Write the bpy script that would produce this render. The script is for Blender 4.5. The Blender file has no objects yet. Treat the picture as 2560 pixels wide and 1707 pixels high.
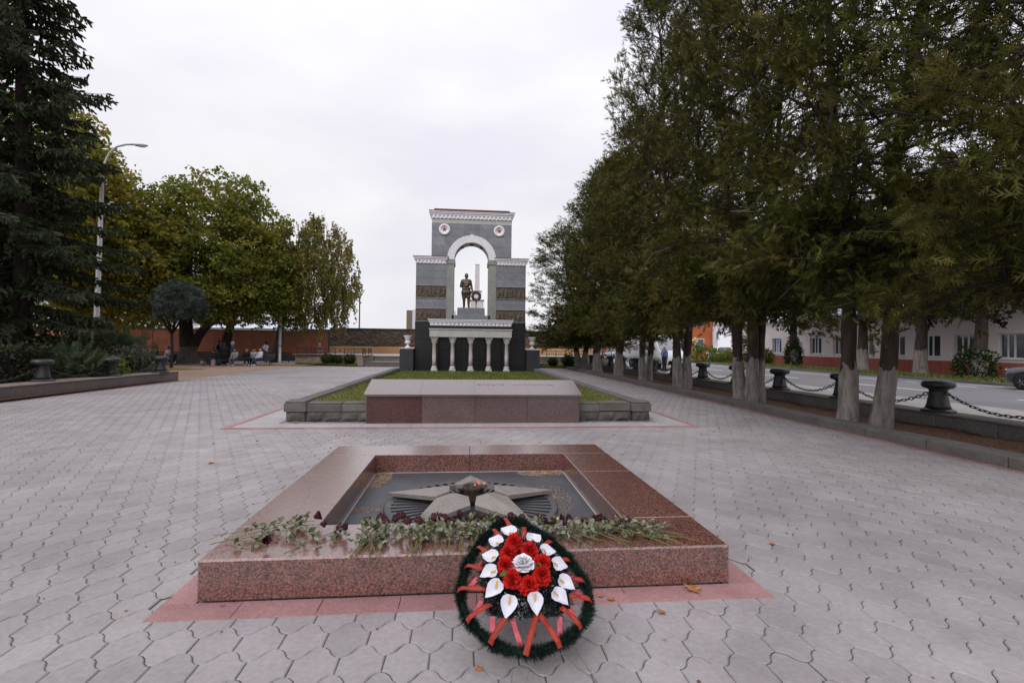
import bpy, math, random
import numpy as np
from mathutils import Matrix, Vector, Euler

scene = bpy.context.scene
COL = scene.collection
PI = math.pi
RS = np.random.RandomState(7)
random.seed(7)

# ------------------------------------------------------------------ camera, sky, sun, exposure
cam_data = bpy.data.cameras.new("camera")
cam_data.sensor_width = 36.0
cam_data.sensor_fit = 'HORIZONTAL'
cam_data.lens = 36.0 * 1233.0 / 2560.0
cam_data.clip_start = 0.05
cam_data.clip_end = 2000.0
cam = bpy.data.objects.new("camera", cam_data)
COL.objects.link(cam)
CAM_R = (Matrix.Rotation(math.radians(-5.62), 3, 'Z') @ Matrix.Rotation(math.radians(90.51), 3, 'X')
         @ Matrix.Rotation(math.radians(0.69), 3, 'Z'))
cam.location = (0, 0, 1.65)
cam.rotation_euler = CAM_R.to_euler()
scene.camera = cam
scene.view_settings.view_transform = 'Standard'
scene.view_settings.look = 'None'
scene.view_settings.gamma = 1.0
scene.view_settings.exposure = 0.0
scene.view_settings.use_curve_mapping = False
scene.cycles.max_bounces = 4
scene.cycles.diffuse_bounces = 2
scene.cycles.glossy_bounces = 2
scene.cycles.transmission_bounces = 3
scene.cycles.transparent_max_bounces = 6

SUN_EL, SUN_AZ = math.radians(44), math.radians(205)      # azimuth clockwise from +Y: behind the camera, to the left
world = bpy.data.worlds.new("World")
scene.world = world
world.use_nodes = True
wn, wl = world.node_tree.nodes, world.node_tree.links
wn.clear()
w_out = wn.new('ShaderNodeOutputWorld')
w_bg = wn.new('ShaderNodeBackground')
w_bg.inputs['Strength'].default_value = 0.1
w_sky = wn.new('ShaderNodeTexSky')
w_sky.sky_type = 'NISHITA'
w_sky.sun_disc = False
w_sky.sun_elevation = SUN_EL
w_sky.sun_rotation = SUN_AZ
w_co = wn.new('ShaderNodeTexCoord')
w_sep = wn.new('ShaderNodeSeparateXYZ')
wl.new(w_co.outputs['Generated'], w_sep.inputs[0])
w_map = wn.new('ShaderNodeMapping')
w_map.inputs['Scale'].default_value = (1.0, 1.0, 2.6)
w_map.inputs['Rotation'].default_value = (0.25, 0.35, 0.6)
wl.new(w_co.outputs['Generated'], w_map.inputs[0])
w_noi = wn.new('ShaderNodeTexNoise')
w_noi.inputs['Scale'].default_value = 2.1
w_noi.inputs['Detail'].default_value = 4.0
w_noi.inputs['Roughness'].default_value = 0.5
wl.new(w_map.outputs[0], w_noi.inputs['Vector'])
w_ramp = wn.new('ShaderNodeValToRGB')
w_ramp.color_ramp.elements[0].position = 0.36
w_ramp.color_ramp.elements[0].color = (0.845, 0.83, 0.925, 1)
w_ramp.color_ramp.elements[1].position = 0.66
w_ramp.color_ramp.elements[1].color = (1.0, 0.985, 1.0, 1)
wl.new(w_noi.outputs['Fac'], w_ramp.inputs[0])
w_gr = wn.new('ShaderNodeMapRange')                       # an overcast sky is brighter overhead than at the horizon
w_gr.inputs['From Min'].default_value = 0.0
w_gr.inputs['From Max'].default_value = 1.0
w_gr.inputs['To Min'].default_value = 9.45
w_gr.inputs['To Max'].default_value = 16.5
w_pow = wn.new('ShaderNodeMath'); w_pow.operation = 'POWER'; w_pow.inputs[1].default_value = 2.2
w_abs = wn.new('ShaderNodeMath'); w_abs.operation = 'MAXIMUM'; w_abs.inputs[1].default_value = 0.0
wl.new(w_sep.outputs['Z'], w_abs.inputs[0])
wl.new(w_abs.outputs[0], w_pow.inputs[0])
wl.new(w_pow.outputs[0], w_gr.inputs['Value'])
w_mul = wn.new('ShaderNodeVectorMath')
w_mul.operation = 'SCALE'
wl.new(w_ramp.outputs['Color'], w_mul.inputs[0])
wl.new(w_gr.outputs['Result'], w_mul.inputs['Scale'])
w_mix = wn.new('ShaderNodeMix')
w_mix.data_type = 'RGBA'
w_mix.inputs['Factor'].default_value = 0.95
wl.new(w_sky.outputs[0], w_mix.inputs['A'])
wl.new(w_mul.outputs[0], w_mix.inputs['B'])
wl.new(w_mix.outputs['Result'], w_bg.inputs['Color'])
wl.new(w_bg.outputs[0], w_out.inputs[0])

sun_data = bpy.data.lights.new("sun", 'SUN')
sun_data.energy = 1.2
sun_data.angle = math.radians(28)
sun_data.color = (1.0, 0.97, 0.93)
sun = bpy.data.objects.new("sun", sun_data)
COL.objects.link(sun)
sdir = Vector((math.sin(SUN_AZ) * math.cos(SUN_EL), math.cos(SUN_AZ) * math.cos(SUN_EL), math.sin(SUN_EL)))
sun.rotation_euler = sdir.to_track_quat('Z', 'Y').to_euler()
sun.location = (0, 0, 30)

# ------------------------------------------------------------------ helpers: objects
def link(o, parent=None):
    COL.objects.link(o)
    if parent is not None:
        o.parent = parent
    return o

def tag(o, label=None, cat=None, group=None, kind=None):
    if label: o['label'] = label
    if cat: o['category'] = cat
    if group: o['group'] = group
    if kind: o['kind'] = kind
    return o

def thing(name, label, cat, loc=(0, 0, 0), rz=0.0, group=None):
    o = bpy.data.objects.new(name, None)
    o.empty_display_size = 0.2
    o.location = loc
    o.rotation_euler = (0, 0, rz)
    COL.objects.link(o)
    return tag(o, label, cat, group)

def dup(o, parent=None):
    c = o.copy()
    COL.objects.link(c)
    c.parent = parent
    for ch in list(o.children):
        dup(ch, c)
    return c

def mesh_np(name, V, faces, mats, midx=None, smooth=False):
    """V (n,3); faces: list of int arrays (m,k), k constant for each array."""
    me = bpy.data.meshes.new(name)
    V = np.asarray(V, dtype=np.float32)
    me.vertices.add(len(V))
    me.vertices.foreach_set('co', V.ravel())
    faces = [np.asarray(f, dtype=np.int32) for f in faces if len(f)]
    nl = sum(f.size for f in faces)
    nf = sum(len(f) for f in faces)
    me.loops.add(nl)
    me.polygons.add(nf)
    me.loops.foreach_set('vertex_index', np.concatenate([f.ravel() for f in faces]))
    tot = np.concatenate([np.full(len(f), f.shape[1], dtype=np.int32) for f in faces])
    start = np.concatenate([[0], np.cumsum(tot)[:-1]]).astype(np.int32)
    me.polygons.foreach_set('loop_start', start)
    try:
        me.polygons.foreach_set('loop_total', tot)
    except Exception:
        pass
    if midx is not None:
        me.polygons.foreach_set('material_index', np.asarray(midx, dtype=np.int32))
    me.polygons.foreach_set('use_smooth', np.full(nf, bool(smooth)))
    for m in (mats if isinstance(mats, (list, tuple)) else [mats]):
        me.materials.append(m)
    me.update(calc_edges=True)
    return me

class MB:
    def __init__(s):
        s.v, s.f, s.m = [], [], []
    def add(s, verts, faces, mi=0):
        o = len(s.v)
        s.v.extend([tuple(map(float, p)) for p in verts])
        s.f.extend([tuple(i + o for i in f) for f in faces])
        s.m.extend([mi] * len(faces))
        return s
    def box(s, x0, x1, y0, y1, z0, z1, c=0.0, mi=0):
        if c <= 0:
            v = [(x, y, z) for z in (z0, z1) for y in (y0, y1) for x in (x0, x1)]
            return s.add(v, [(0, 2, 3, 1), (4, 5, 7, 6), (0, 1, 5, 4), (2, 6, 7, 3), (0, 4, 6, 2), (1, 3, 7, 5)], mi)
        v, idx = [], {}
        X, Y, Z = (x0, x1), (y0, y1), (z0, z1)
        for i in (0, 1):
            for j in (0, 1):
                for k in (0, 1):
                    sx, sy, sz = (1, -1)[i], (1, -1)[j], (1, -1)[k]
                    idx[(i, j, k, 0)] = len(v); v.append((X[i], Y[j] + sy * c, Z[k] + sz * c))
                    idx[(i, j, k, 1)] = len(v); v.append((X[i] + sx * c, Y[j], Z[k] + sz * c))
                    idx[(i, j, k, 2)] = len(v); v.append((X[i] + sx * c, Y[j] + sy * c, Z[k]))
        fs = []
        def q(a, b, cc, d): fs.append((idx[a], idx[b], idx[cc], idx[d]))
        q((0,0,0,0),(0,0,1,0),(0,1,1,0),(0,1,0,0)); q((1,0,0,0),(1,1,0,0),(1,1,1,0),(1,0,1,0))
        q((0,0,0,1),(1,0,0,1),(1,0,1,1),(0,0,1,1)); q((0,1,0,1),(0,1,1,1),(1,1,1,1),(1,1,0,1))
        q((0,0,0,2),(0,1,0,2),(1,1,0,2),(1,0,0,2)); q((0,0,1,2),(1,0,1,2),(1,1,1,2),(0,1,1,2))
        for i in (0, 1):
            for j in (0, 1): q((i,j,0,0),(i,j,0,1),(i,j,1,1),(i,j,1,0))
            for k in (0, 1): q((i,0,k,0),(i,0,k,2),(i,1,k,2),(i,1,k,0))
        for j in (0, 1):
            for k in (0, 1): q((0,j,k,1),(0,j,k,2),(1,j,k,2),(1,j,k,1))
        for i in (0, 1):
            for j in (0, 1):
                for k in (0, 1): fs.append((idx[(i,j,k,0)], idx[(i,j,k,1)], idx[(i,j,k,2)]))
        return s.add(v, fs, mi)
    def prism(s, poly, z0, z1, axis='z', mi=0):
        n = len(poly)
        def P(a, b, h):
            return (a, b, h) if axis == 'z' else ((a, h, b) if axis == 'y' else (h, a, b))
        v = [P(a, b, z0) for a, b in poly] + [P(a, b, z1) for a, b in poly]
        f = [tuple(range(n))[::-1], tuple(range(n, 2 * n))] + [(i, (i + 1) % n, n + (i + 1) % n, n + i) for i in range(n)]
        return s.add(v, f, mi)
    def lathe(s, prof, n=16, c=(0, 0), mi=0, sx=1.0, sy=1.0):
        v = []
        for r, z in prof:
            for k in range(n):
                a = 2 * PI * k / n
                v.append((c[0] + r * sx * math.cos(a), c[1] + r * sy * math.sin(a), z))
        m = len(prof)
        f = [(i * n + k, i * n + (k + 1) % n, (i + 1) * n + (k + 1) % n, (i + 1) * n + k) for i in range(m - 1) for k in range(n)]
        f.append(tuple(range(n))[::-1]); f.append(tuple(range((m - 1) * n, m * n)))
        return s.add(v, f, mi)
    def tube(s, pts, r, n=6, mi=0, caps=True):
        V, F, C = tube_np(np.asarray(pts, float), np.broadcast_to(np.asarray(r, float), (len(pts),)), n)
        s.add(V, [tuple(q) for q in F], mi)
        if caps:
            o = len(s.v) - len(V)
            s.f.append(tuple(range(o, o + n))[::-1]); s.m.append(mi)
            s.f.append(tuple(range(o + len(V) - n, o + len(V)))); s.m.append(mi)
        return s
    def ball(s, c, r, n=10, m=7, mi=0):
        rx, ry, rz = (r, r, r) if np.isscalar(r) else r
        v = []
        for i in range(1, m):
            t = PI * i / m
            for k in range(n):
                a = 2 * PI * k / n
                v.append((c[0] + rx * math.sin(t) * math.cos(a), c[1] + ry * math.sin(t) * math.sin(a), c[2] + rz * math.cos(t)))
        v += [(c[0], c[1], c[2] + rz), (c[0], c[1], c[2] - rz)]
        f = [(i * n + k, (i + 1) * n + k, (i + 1) * n + (k + 1) % n, i * n + (k + 1) % n) for i in range(m - 2) for k in range(n)]
        t, b = len(v) - 2, len(v) - 1
        f += [(t, k, (k + 1) % n) for k in range(n)] + [(b, (m - 2) * n + (k + 1) % n, (m - 2) * n + k) for k in range(n)]
        return s.add(v, f, mi)
    def mesh(s, name, mats, smooth=False):
        me = bpy.data.meshes.new(name)
        me.from_pydata(s.v, [], s.f)
        for m in (mats if isinstance(mats, (list, tuple)) else [mats]):
            me.materials.append(m)
        if any(s.m):
            me.polygons.foreach_set('material_index', s.m)
        if smooth:
            me.polygons.foreach_set('use_smooth', [True] * len(s.f))
        me.update()
        return me
    def build(s, name, mats, parent=None, smooth=False, loc=(0, 0, 0)):
        o = bpy.data.objects.new(name, s.mesh(name, mats, smooth))
        o.location = loc
        return link(o, parent)

def tube_np(pts, r, n):
    m = len(pts)
    t = np.gradient(pts, axis=0)
    t /= np.maximum(np.linalg.norm(t, axis=1, keepdims=True), 1e-9)
    ref = np.array([0.0, 0.0, 1.0]) if abs(t[0][2]) < 0.9 else np.array([1.0, 0.0, 0.0])
    a = np.cross(t, ref)
    a /= np.maximum(np.linalg.norm(a, axis=1, keepdims=True), 1e-9)
    b = np.cross(t, a)
    ang = 2 * PI * np.arange(n) / n
    V = pts[:, None, :] + r[:, None, None] * (np.cos(ang)[None, :, None] * a[:, None, :] + np.sin(ang)[None, :, None] * b[:, None, :])
    i = np.arange(m - 1)[:, None] * n
    k = np.arange(n)[None, :]
    k2 = (k + 1) % n
    F = np.stack([i + k2, i + k, i + n + k, i + n + k2], axis=-1).reshape(-1, 4)
    return V.reshape(-1, 3), F, n

def tubes_mesh(name, branches, n, m):
    Vs, Fs, o = [], [], 0
    for pts, r in branches:
        V, F, _ = tube_np(np.asarray(pts, float), np.asarray(r, float), n)
        Vs.append(V); Fs.append(F + o); o += len(V)
    return mesh_np(name, np.concatenate(Vs), [np.concatenate(Fs)], m, smooth=True)

def frames(d, up=None, roll=None):
    """Rotation matrices (n,3,3) whose local +Y is d and local +Z leans to up."""
    d = d / np.maximum(np.linalg.norm(d, axis=1, keepdims=True), 1e-9)
    if up is None:
        up = np.tile(np.array([0.0, 0.0, 1.0]), (len(d), 1))
    x = np.cross(d, up)
    ln = np.linalg.norm(x, axis=1, keepdims=True)
    x = np.where(ln < 1e-4, np.array([[1.0, 0, 0]]), x / np.maximum(ln, 1e-9))
    z = np.cross(x, d)
    if roll is not None:
        c, s = np.cos(roll)[:, None], np.sin(roll)[:, None]
        x, z = x * c + z * s, z * c - x * s
    return np.stack([x, d, z], axis=-1)

def inst_arrays(tv, tf, pos, rot, sc):
    n, k = len(pos), len(tv)
    tv = np.asarray(tv, float)
    sc = np.asarray(sc, float)
    if sc.ndim == 1:
        sc = sc[:, None, None]
    else:
        sc = sc[:, None, :]
    V = np.einsum('nij,nkj->nki', rot, tv[None] * sc) + pos[:, None, :]
    off = (np.arange(n) * k)[:, None, None]
    return V.reshape(-1, 3), [(np.asarray(f)[None] + off).reshape(-1, len(f[0])) for f in tf]

def inst_mesh(name, tv, tf, pos, rot, sc, m, smooth=False):
    V, F = inst_arrays(tv, tf, pos, rot, sc)
    return mesh_np(name, V, F, m, smooth=smooth)

def inst_multi(name, sets, mats, smooth=False):
    Vs, Fs, Ms, o = [], [], [], 0
    for tv, tf, pos, rot, sc, mi in sets:
        V, F = inst_arrays(tv, tf, pos, rot, sc)
        for f in F:
            Fs.append(f + o); Ms.append(np.full(len(f), mi, dtype=np.int32))
        Vs.append(V); o += len(V)
    return mesh_np(name, np.concatenate(Vs), Fs, mats, midx=np.concatenate(Ms), smooth=smooth)

def obj(name, me, parent=None, loc=(0, 0, 0), rot=(0, 0, 0), sc=(1, 1, 1)):
    o = bpy.data.objects.new(name, me)
    o.location, o.rotation_euler, o.scale = loc, rot, sc
    return link(o, parent)

# ------------------------------------------------------------------ helpers: materials
class NT:
    def __init__(s, name):
        s.mat = bpy.data.materials.new(name)
        s.mat.use_nodes = True
        s.n, s.l = s.mat.node_tree.nodes, s.mat.node_tree.links
        s.bsdf = s.n['Principled BSDF']
        s.out = s.n['Material Output']
    def new(s, t, **kw):
        nd = s.n.new(t)
        for k, v in kw.items():
            if k in nd.inputs.keys(): nd.inputs[k].default_value = v
            else: setattr(nd, k, v)
        return nd
    def math(s, op, a, b=None, c=None):
        nd = s.n.new('ShaderNodeMath'); nd.operation = op
        for i, v in enumerate((a, b, c)):
            if v is None: continue
            if hasattr(v, 'is_output'): s.l.new(v, nd.inputs[i])
            else: nd.inputs[i].default_value = v
        return nd.outputs[0]
    def pos(s, scale=(1, 1, 1), obj=False):
        if obj: src = s.n.new('ShaderNodeTexCoord').outputs['Object']
        else: src = s.n.new('ShaderNodeNewGeometry').outputs['Position']
        if tuple(scale) == (1, 1, 1): return src
        mp = s.n.new('ShaderNodeMapping'); mp.inputs['Scale'].default_value = scale
        s.l.new(src, mp.inputs[0]); return mp.outputs[0]
    def noise(s, vec, scale, detail=4, rough=0.55):
        nd = s.new('ShaderNodeTexNoise', Scale=scale, Detail=detail, Roughness=rough)
        s.l.new(vec, nd.inputs['Vector']); return nd.outputs['Fac']
    def ramp(s, fac, stops, interp='LINEAR'):
        nd = s.n.new('ShaderNodeValToRGB'); r = nd.color_ramp; r.interpolation = interp
        while len(r.elements) < len(stops): r.elements.new(0.5)
        for e, (p, c) in zip(r.elements, stops):
            e.position = p; e.color = (*c, 1) if len(c) == 3 else c
        s.l.new(fac, nd.inputs[0]); return nd.outputs['Color']
    def mix(s, fac, a, b, blend='MIX'):
        nd = s.n.new('ShaderNodeMix'); nd.data_type = 'RGBA'; nd.blend_type = blend
        for key, v in (('Factor', fac), ('A', a), ('B', b)):
            if hasattr(v, 'is_output'): s.l.new(v, nd.inputs[key])
            elif key == 'Factor': nd.inputs[key].default_value = v
            else: nd.inputs[key].default_value = (*v, 1)
        return nd.outputs['Result']
    def bump(s, h, strength=0.3, dist=0.01):
        nd = s.new('ShaderNodeBump', Strength=strength, Distance=dist)
        s.l.new(h, nd.inputs['Height']); s.l.new(nd.outputs[0], s.bsdf.inputs['Normal']); return nd
    def rnd(s):
        g = s.n.new('ShaderNodeNewGeometry'); oi = s.n.new('ShaderNodeObjectInfo')
        return s.math('FRACT', s.math('ADD', g.outputs['Random Per Island'], oi.outputs['Random']))
    def color(s, c):
        if hasattr(c, 'is_output'): s.l.new(c, s.bsdf.inputs['Base Color'])
        else: s.bsdf.inputs['Base Color'].default_value = (*c, 1)
    def set(s, rough=0.6, spec=0.4, metal=0.0, coat=0.0):
        b = s.bsdf.inputs
        if hasattr(rough, 'is_output'): s.l.new(rough, b['Roughness'])
        else: b['Roughness'].default_value = rough
        b['Specular IOR Level'].default_value = spec
        b['Metallic'].default_value = metal
        b['Coat Weight'].default_value = coat
        return s.mat

def stains(t, col):
    """Broad damp and dirt patches, scuffs and small dark drips with shapes of their own."""
    p = t.pos()
    a = t.ramp(t.noise(p, 0.33, 4, 0.6), [(0.34, (0.80, 0.79, 0.79)), (0.62, (1.04, 1.04, 1.04))])
    col = t.mix(1.0, col, a, 'MULTIPLY')
    b = t.ramp(t.noise(p, 1.4, 6, 0.75), [(0.36, (0.86, 0.855, 0.85)), (0.50, (1, 1, 1))])
    col = t.mix(0.8, col, b, 'MULTIPLY')
    v = t.new('ShaderNodeTexVoronoi', Scale=2.3); t.l.new(p, v.inputs['Vector'])
    d = t.math('ADD', v.outputs['Distance'], t.math('MULTIPLY', t.noise(p, 25, 3), 0.06))
    sp = t.ramp(d, [(0.055, (0.55, 0.54, 0.53)), (0.085, (1, 1, 1))])
    return t.mix(0.8, col, sp, 'MULTIPLY')

def M(name, c1, c2=None, scale=6.0, rough=0.65, spec=0.35, metal=0.0, bump=0.0, bscale=60.0, bdist=0.004, var=0.0, stretch=(1, 1, 1), fine=0.0, coat=0.0, lo=0.3, hi=0.7, stain=False):
    t = NT(name)
    p = t.pos(stretch)
    c2 = c2 or c1
    col = t.ramp(t.noise(p, scale, 5), [(lo, c1), (hi, c2)])
    if fine:
        f = t.noise(p, scale * 14, 3)
        col = t.mix(fine, col, t.ramp(f, [(0.3, tuple(x * 0.45 for x in c1)), (0.7, tuple(min(1, x * 1.5) for x in c2))]))
    if var:
        v = t.math('MULTIPLY_ADD', t.rnd(), 2 * var, 1 - var)
        nd = t.n.new('ShaderNodeVectorMath'); nd.operation = 'SCALE'
        t.l.new(col, nd.inputs[0]); t.l.new(v, nd.inputs['Scale']); col = nd.outputs[0]
    if stain: col = stains(t, col)
    t.color(col)
    if bump:
        t.bump(t.noise(p, bscale, 4), bump, bdist)
    return t.set(rough, spec, metal, coat)

def granite(name, stops, scale=110.0, rough=0.3, spec=0.5, bump=0.0, big=0.25, var=0.0, coat=0.0):
    t = NT(name)
    p = t.pos()
    v = t.new('ShaderNodeTexVoronoi', Scale=scale); t.l.new(p, v.inputs['Vector'])
    sp = t.n.new('ShaderNodeSeparateColor'); t.l.new(v.outputs['Color'], sp.inputs[0])
    n2 = t.noise(p, scale * 0.35, 3)
    f = t.math('ADD', t.math('MULTIPLY', sp.outputs[0], 0.62), t.math('MULTIPLY', n2, 0.38))
    col = t.ramp(f, stops)
    n3 = t.noise(p, 1.7, 4)
    col = t.mix(big, col, t.ramp(n3, [(0.3, (0.25, 0.25, 0.25)), (0.7, (1, 1, 1))]), 'MULTIPLY')
    if var:
        vv = t.math('MULTIPLY_ADD', t.rnd(), 2 * var, 1 - var)
        nd = t.n.new('ShaderNodeVectorMath'); nd.operation = 'SCALE'
        t.l.new(col, nd.inputs[0]); t.l.new(vv, nd.inputs['Scale']); col = nd.outputs[0]
    t.color(col)
    r = t.math('MULTIPLY_ADD', n2, 0.18, rough - 0.09)
    if bump: t.bump(n2, bump, 0.002)
    t.bsdf.inputs['Coat Roughness'].default_value = 0.26; t.bsdf.inputs['Coat IOR'].default_value = 1.7
    return t.set(r, spec, 0.0, coat)

def leafmat(name, cols, clump=0.9, transl=0.35, rough=0.6, spec=0.25):
    t = NT(name)
    nz = t.noise(t.pos(), clump, 3)
    f = t.math('ADD', t.math('MULTIPLY', t.rnd(), 0.5), t.math('MULTIPLY', t.math('MULTIPLY_ADD', nz, 2.2, -0.6), 0.5))
    n = len(cols)
    col = t.ramp(f, [((i + 0.5) / n, c) for i, c in enumerate(cols)])
    t.color(col)
    t.set(rough, spec)
    tr = t.n.new('ShaderNodeBsdfTranslucent'); t.l.new(col, tr.inputs['Color'])
    mx = t.n.new('ShaderNodeMixShader'); mx.inputs[0].default_value = transl
    t.l.new(t.bsdf.outputs[0], mx.inputs[1]); t.l.new(tr.outputs[0], mx.inputs[2])
    t.l.new(mx.outputs[0], t.out.inputs['Surface'])
    return t.mat

def bark(name, c1, c2, wash=None, washz=1.3, scale=9.0):
    t = NT(name)
    p = t.pos((1, 1, 0.22))
    n = t.noise(p, scale, 6, 0.65)
    col = t.ramp(n, [(0.3, c1), (0.7, c2)])
    if wash:
        sep = t.n.new('ShaderNodeSeparateXYZ'); t.l.new(t.pos(), sep.inputs[0])
        edge = t.math('ADD', sep.outputs['Z'], t.math('MULTIPLY', t.noise(t.pos((1, 1, .35)), 7.0, 5, .7), 0.9))
        fz = t.math('LESS_THAN', edge, washz + 0.45)
        wc = t.ramp(n, [(0.3, tuple(x * 0.35 for x in wash)), (0.55, wash)])
        col = t.mix(fz, col, wc)
    t.color(col)
    t.bump(n, 1.0, 0.05)
    return t.set(0.9, 0.15)

MAT = {}
# ------------------------------------------------------------------ materials
MAT['paver'] = M('paver_concrete', (0.285, 0.260, 0.267), (0.352, 0.325, 0.333), scale=2.2, rough=0.62, spec=0.4, var=0.07, bump=0.25, bscale=260, bdist=0.002, fine=0.16, stain=True)
MAT['red_tile'] = M('red_concrete_tile', (0.30, 0.148, 0.15), (0.375, 0.215, 0.215), scale=3.5, rough=0.7, var=0.1, bump=0.2, bscale=220, bdist=0.002, fine=0.25, stain=True)
MAT['grey_slab'] = M('grey_concrete_slab', (0.32, 0.30, 0.31), (0.40, 0.38, 0.385), scale=2.5, rough=0.7, var=0.06, bump=0.2, bscale=200, bdist=0.002, fine=0.15)
MAT['red_granite'] = granite('red_granite', [(0.20, (0.034, 0.021, 0.019)), (0.36, (0.095, 0.038, 0.031)), (0.52, (0.185, 0.068, 0.051)), (0.70, (0.25, 0.10, 0.077)), (0.88, (0.33, 0.17, 0.138))], scale=115, rough=0.24, spec=1.0, big=0.25, coat=0.8)
MAT['plum_granite'] = granite('plum_granite', [(0.2, (0.038, 0.018, 0.018)), (0.5, (0.10, 0.046, 0.045)), (0.78, (0.15, 0.08, 0.078)), (0.9, (0.33, 0.25, 0.25))], scale=140, rough=0.22, spec=1.0, big=0.35, var=0.08, coat=0.6)
MAT['red_wine_granite'] = granite('wine_red_granite', [(0.2, (0.045, 0.017, 0.017)), (0.5, (0.10, 0.038, 0.036)), (0.85, (0.15, 0.066, 0.06))], scale=100, rough=0.25, spec=0.5, big=0.5)
MAT['lettering'] = M('letter_paint', (0.20, 0.14, 0.15), rough=0.5)
MAT['kerb_stone'] = M('kerb_stone', (0.075, 0.07, 0.066), (0.15, 0.138, 0.126), scale=4, rough=0.85, var=0.14, bump=0.5, bscale=60, bdist=0.006, fine=0.35)
MAT['rock_face'] = M('rock_faced_stone', (0.05, 0.046, 0.043), (0.135, 0.122, 0.11), scale=6, rough=0.9, var=0.2, bump=0.8, bscale=25, bdist=0.02, fine=0.35)
MAT['dark_wall'] = M('dark_granite_kerb', (0.07, 0.066, 0.064), (0.16, 0.148, 0.14), scale=1.6, rough=0.6, var=0.12, bump=0.25, bscale=90, bdist=0.003, fine=0.3)
MAT['left_wall'] = M('brown_granite_wall', (0.085, 0.07, 0.064), (0.15, 0.125, 0.115), scale=1.3, rough=0.5, var=0.12, bump=0.15, bscale=90, bdist=0.003, fine=0.3)
MAT['left_cap'] = M('brown_granite_capping', (0.17, 0.135, 0.12), (0.24, 0.195, 0.175), scale=3, rough=0.6, var=0.08, fine=0.3)
MAT['soil'] = M('soil_with_needles', (0.055, 0.03, 0.018), (0.15, 0.075, 0.04), scale=5, rough=0.95, bump=1.0, bscale=55, bdist=0.02, fine=0.5)
MAT['earth'] = M('dry_earth', (0.13, 0.11, 0.09), (0.2, 0.18, 0.14), scale=0.6, rough=0.95, bump=0.4, bscale=20, fine=0.3)
MAT['asphalt'] = M('asphalt', (0.15, 0.148, 0.158), (0.205, 0.20, 0.212), scale=0.5, rough=0.8, spec=0.4, bump=0.4, bscale=180, bdist=0.003, fine=0.15)
MAT['apron'] = M('pale_street_paving', (0.30, 0.275, 0.26), (0.40, 0.37, 0.355), scale=0.9, rough=0.8, fine=0.25, stretch=(1, 0.25, 1))
MAT['white_line'] = M('road_marking_paint', (0.6, 0.6, 0.6), (0.78, 0.78, 0.78), scale=4, rough=0.7)
MAT['tan_paving'] = None
MAT['lawn_base'] = M('lawn_thatch', (0.075, 0.085, 0.018), (0.17, 0.15, 0.045), scale=1.6, rough=0.95, bump=0.6, bscale=70, bdist=0.02, fine=0.4)
MAT['dead_lawn'] = M('leaf_strewn_grass', (0.085, 0.08, 0.02), (0.2, 0.13, 0.04), scale=3, rough=0.95, bump=0.6, bscale=50, bdist=0.02, fine=0.5)
MAT['iron'] = M('black_painted_iron', (0.012, 0.013, 0.014), (0.028, 0.03, 0.032), scale=9, rough=0.42, spec=0.5, bump=0.25, bscale=120, bdist=0.002)
MAT['dark_metal'] = M('dark_steel', (0.02, 0.02, 0.021), (0.035, 0.035, 0.036), scale=6, rough=0.5)
MAT['galv'] = M('galvanised_steel', (0.42, 0.42, 0.46), (0.55, 0.55, 0.58), scale=3, rough=0.42, spec=0.5, metal=0.35)

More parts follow.
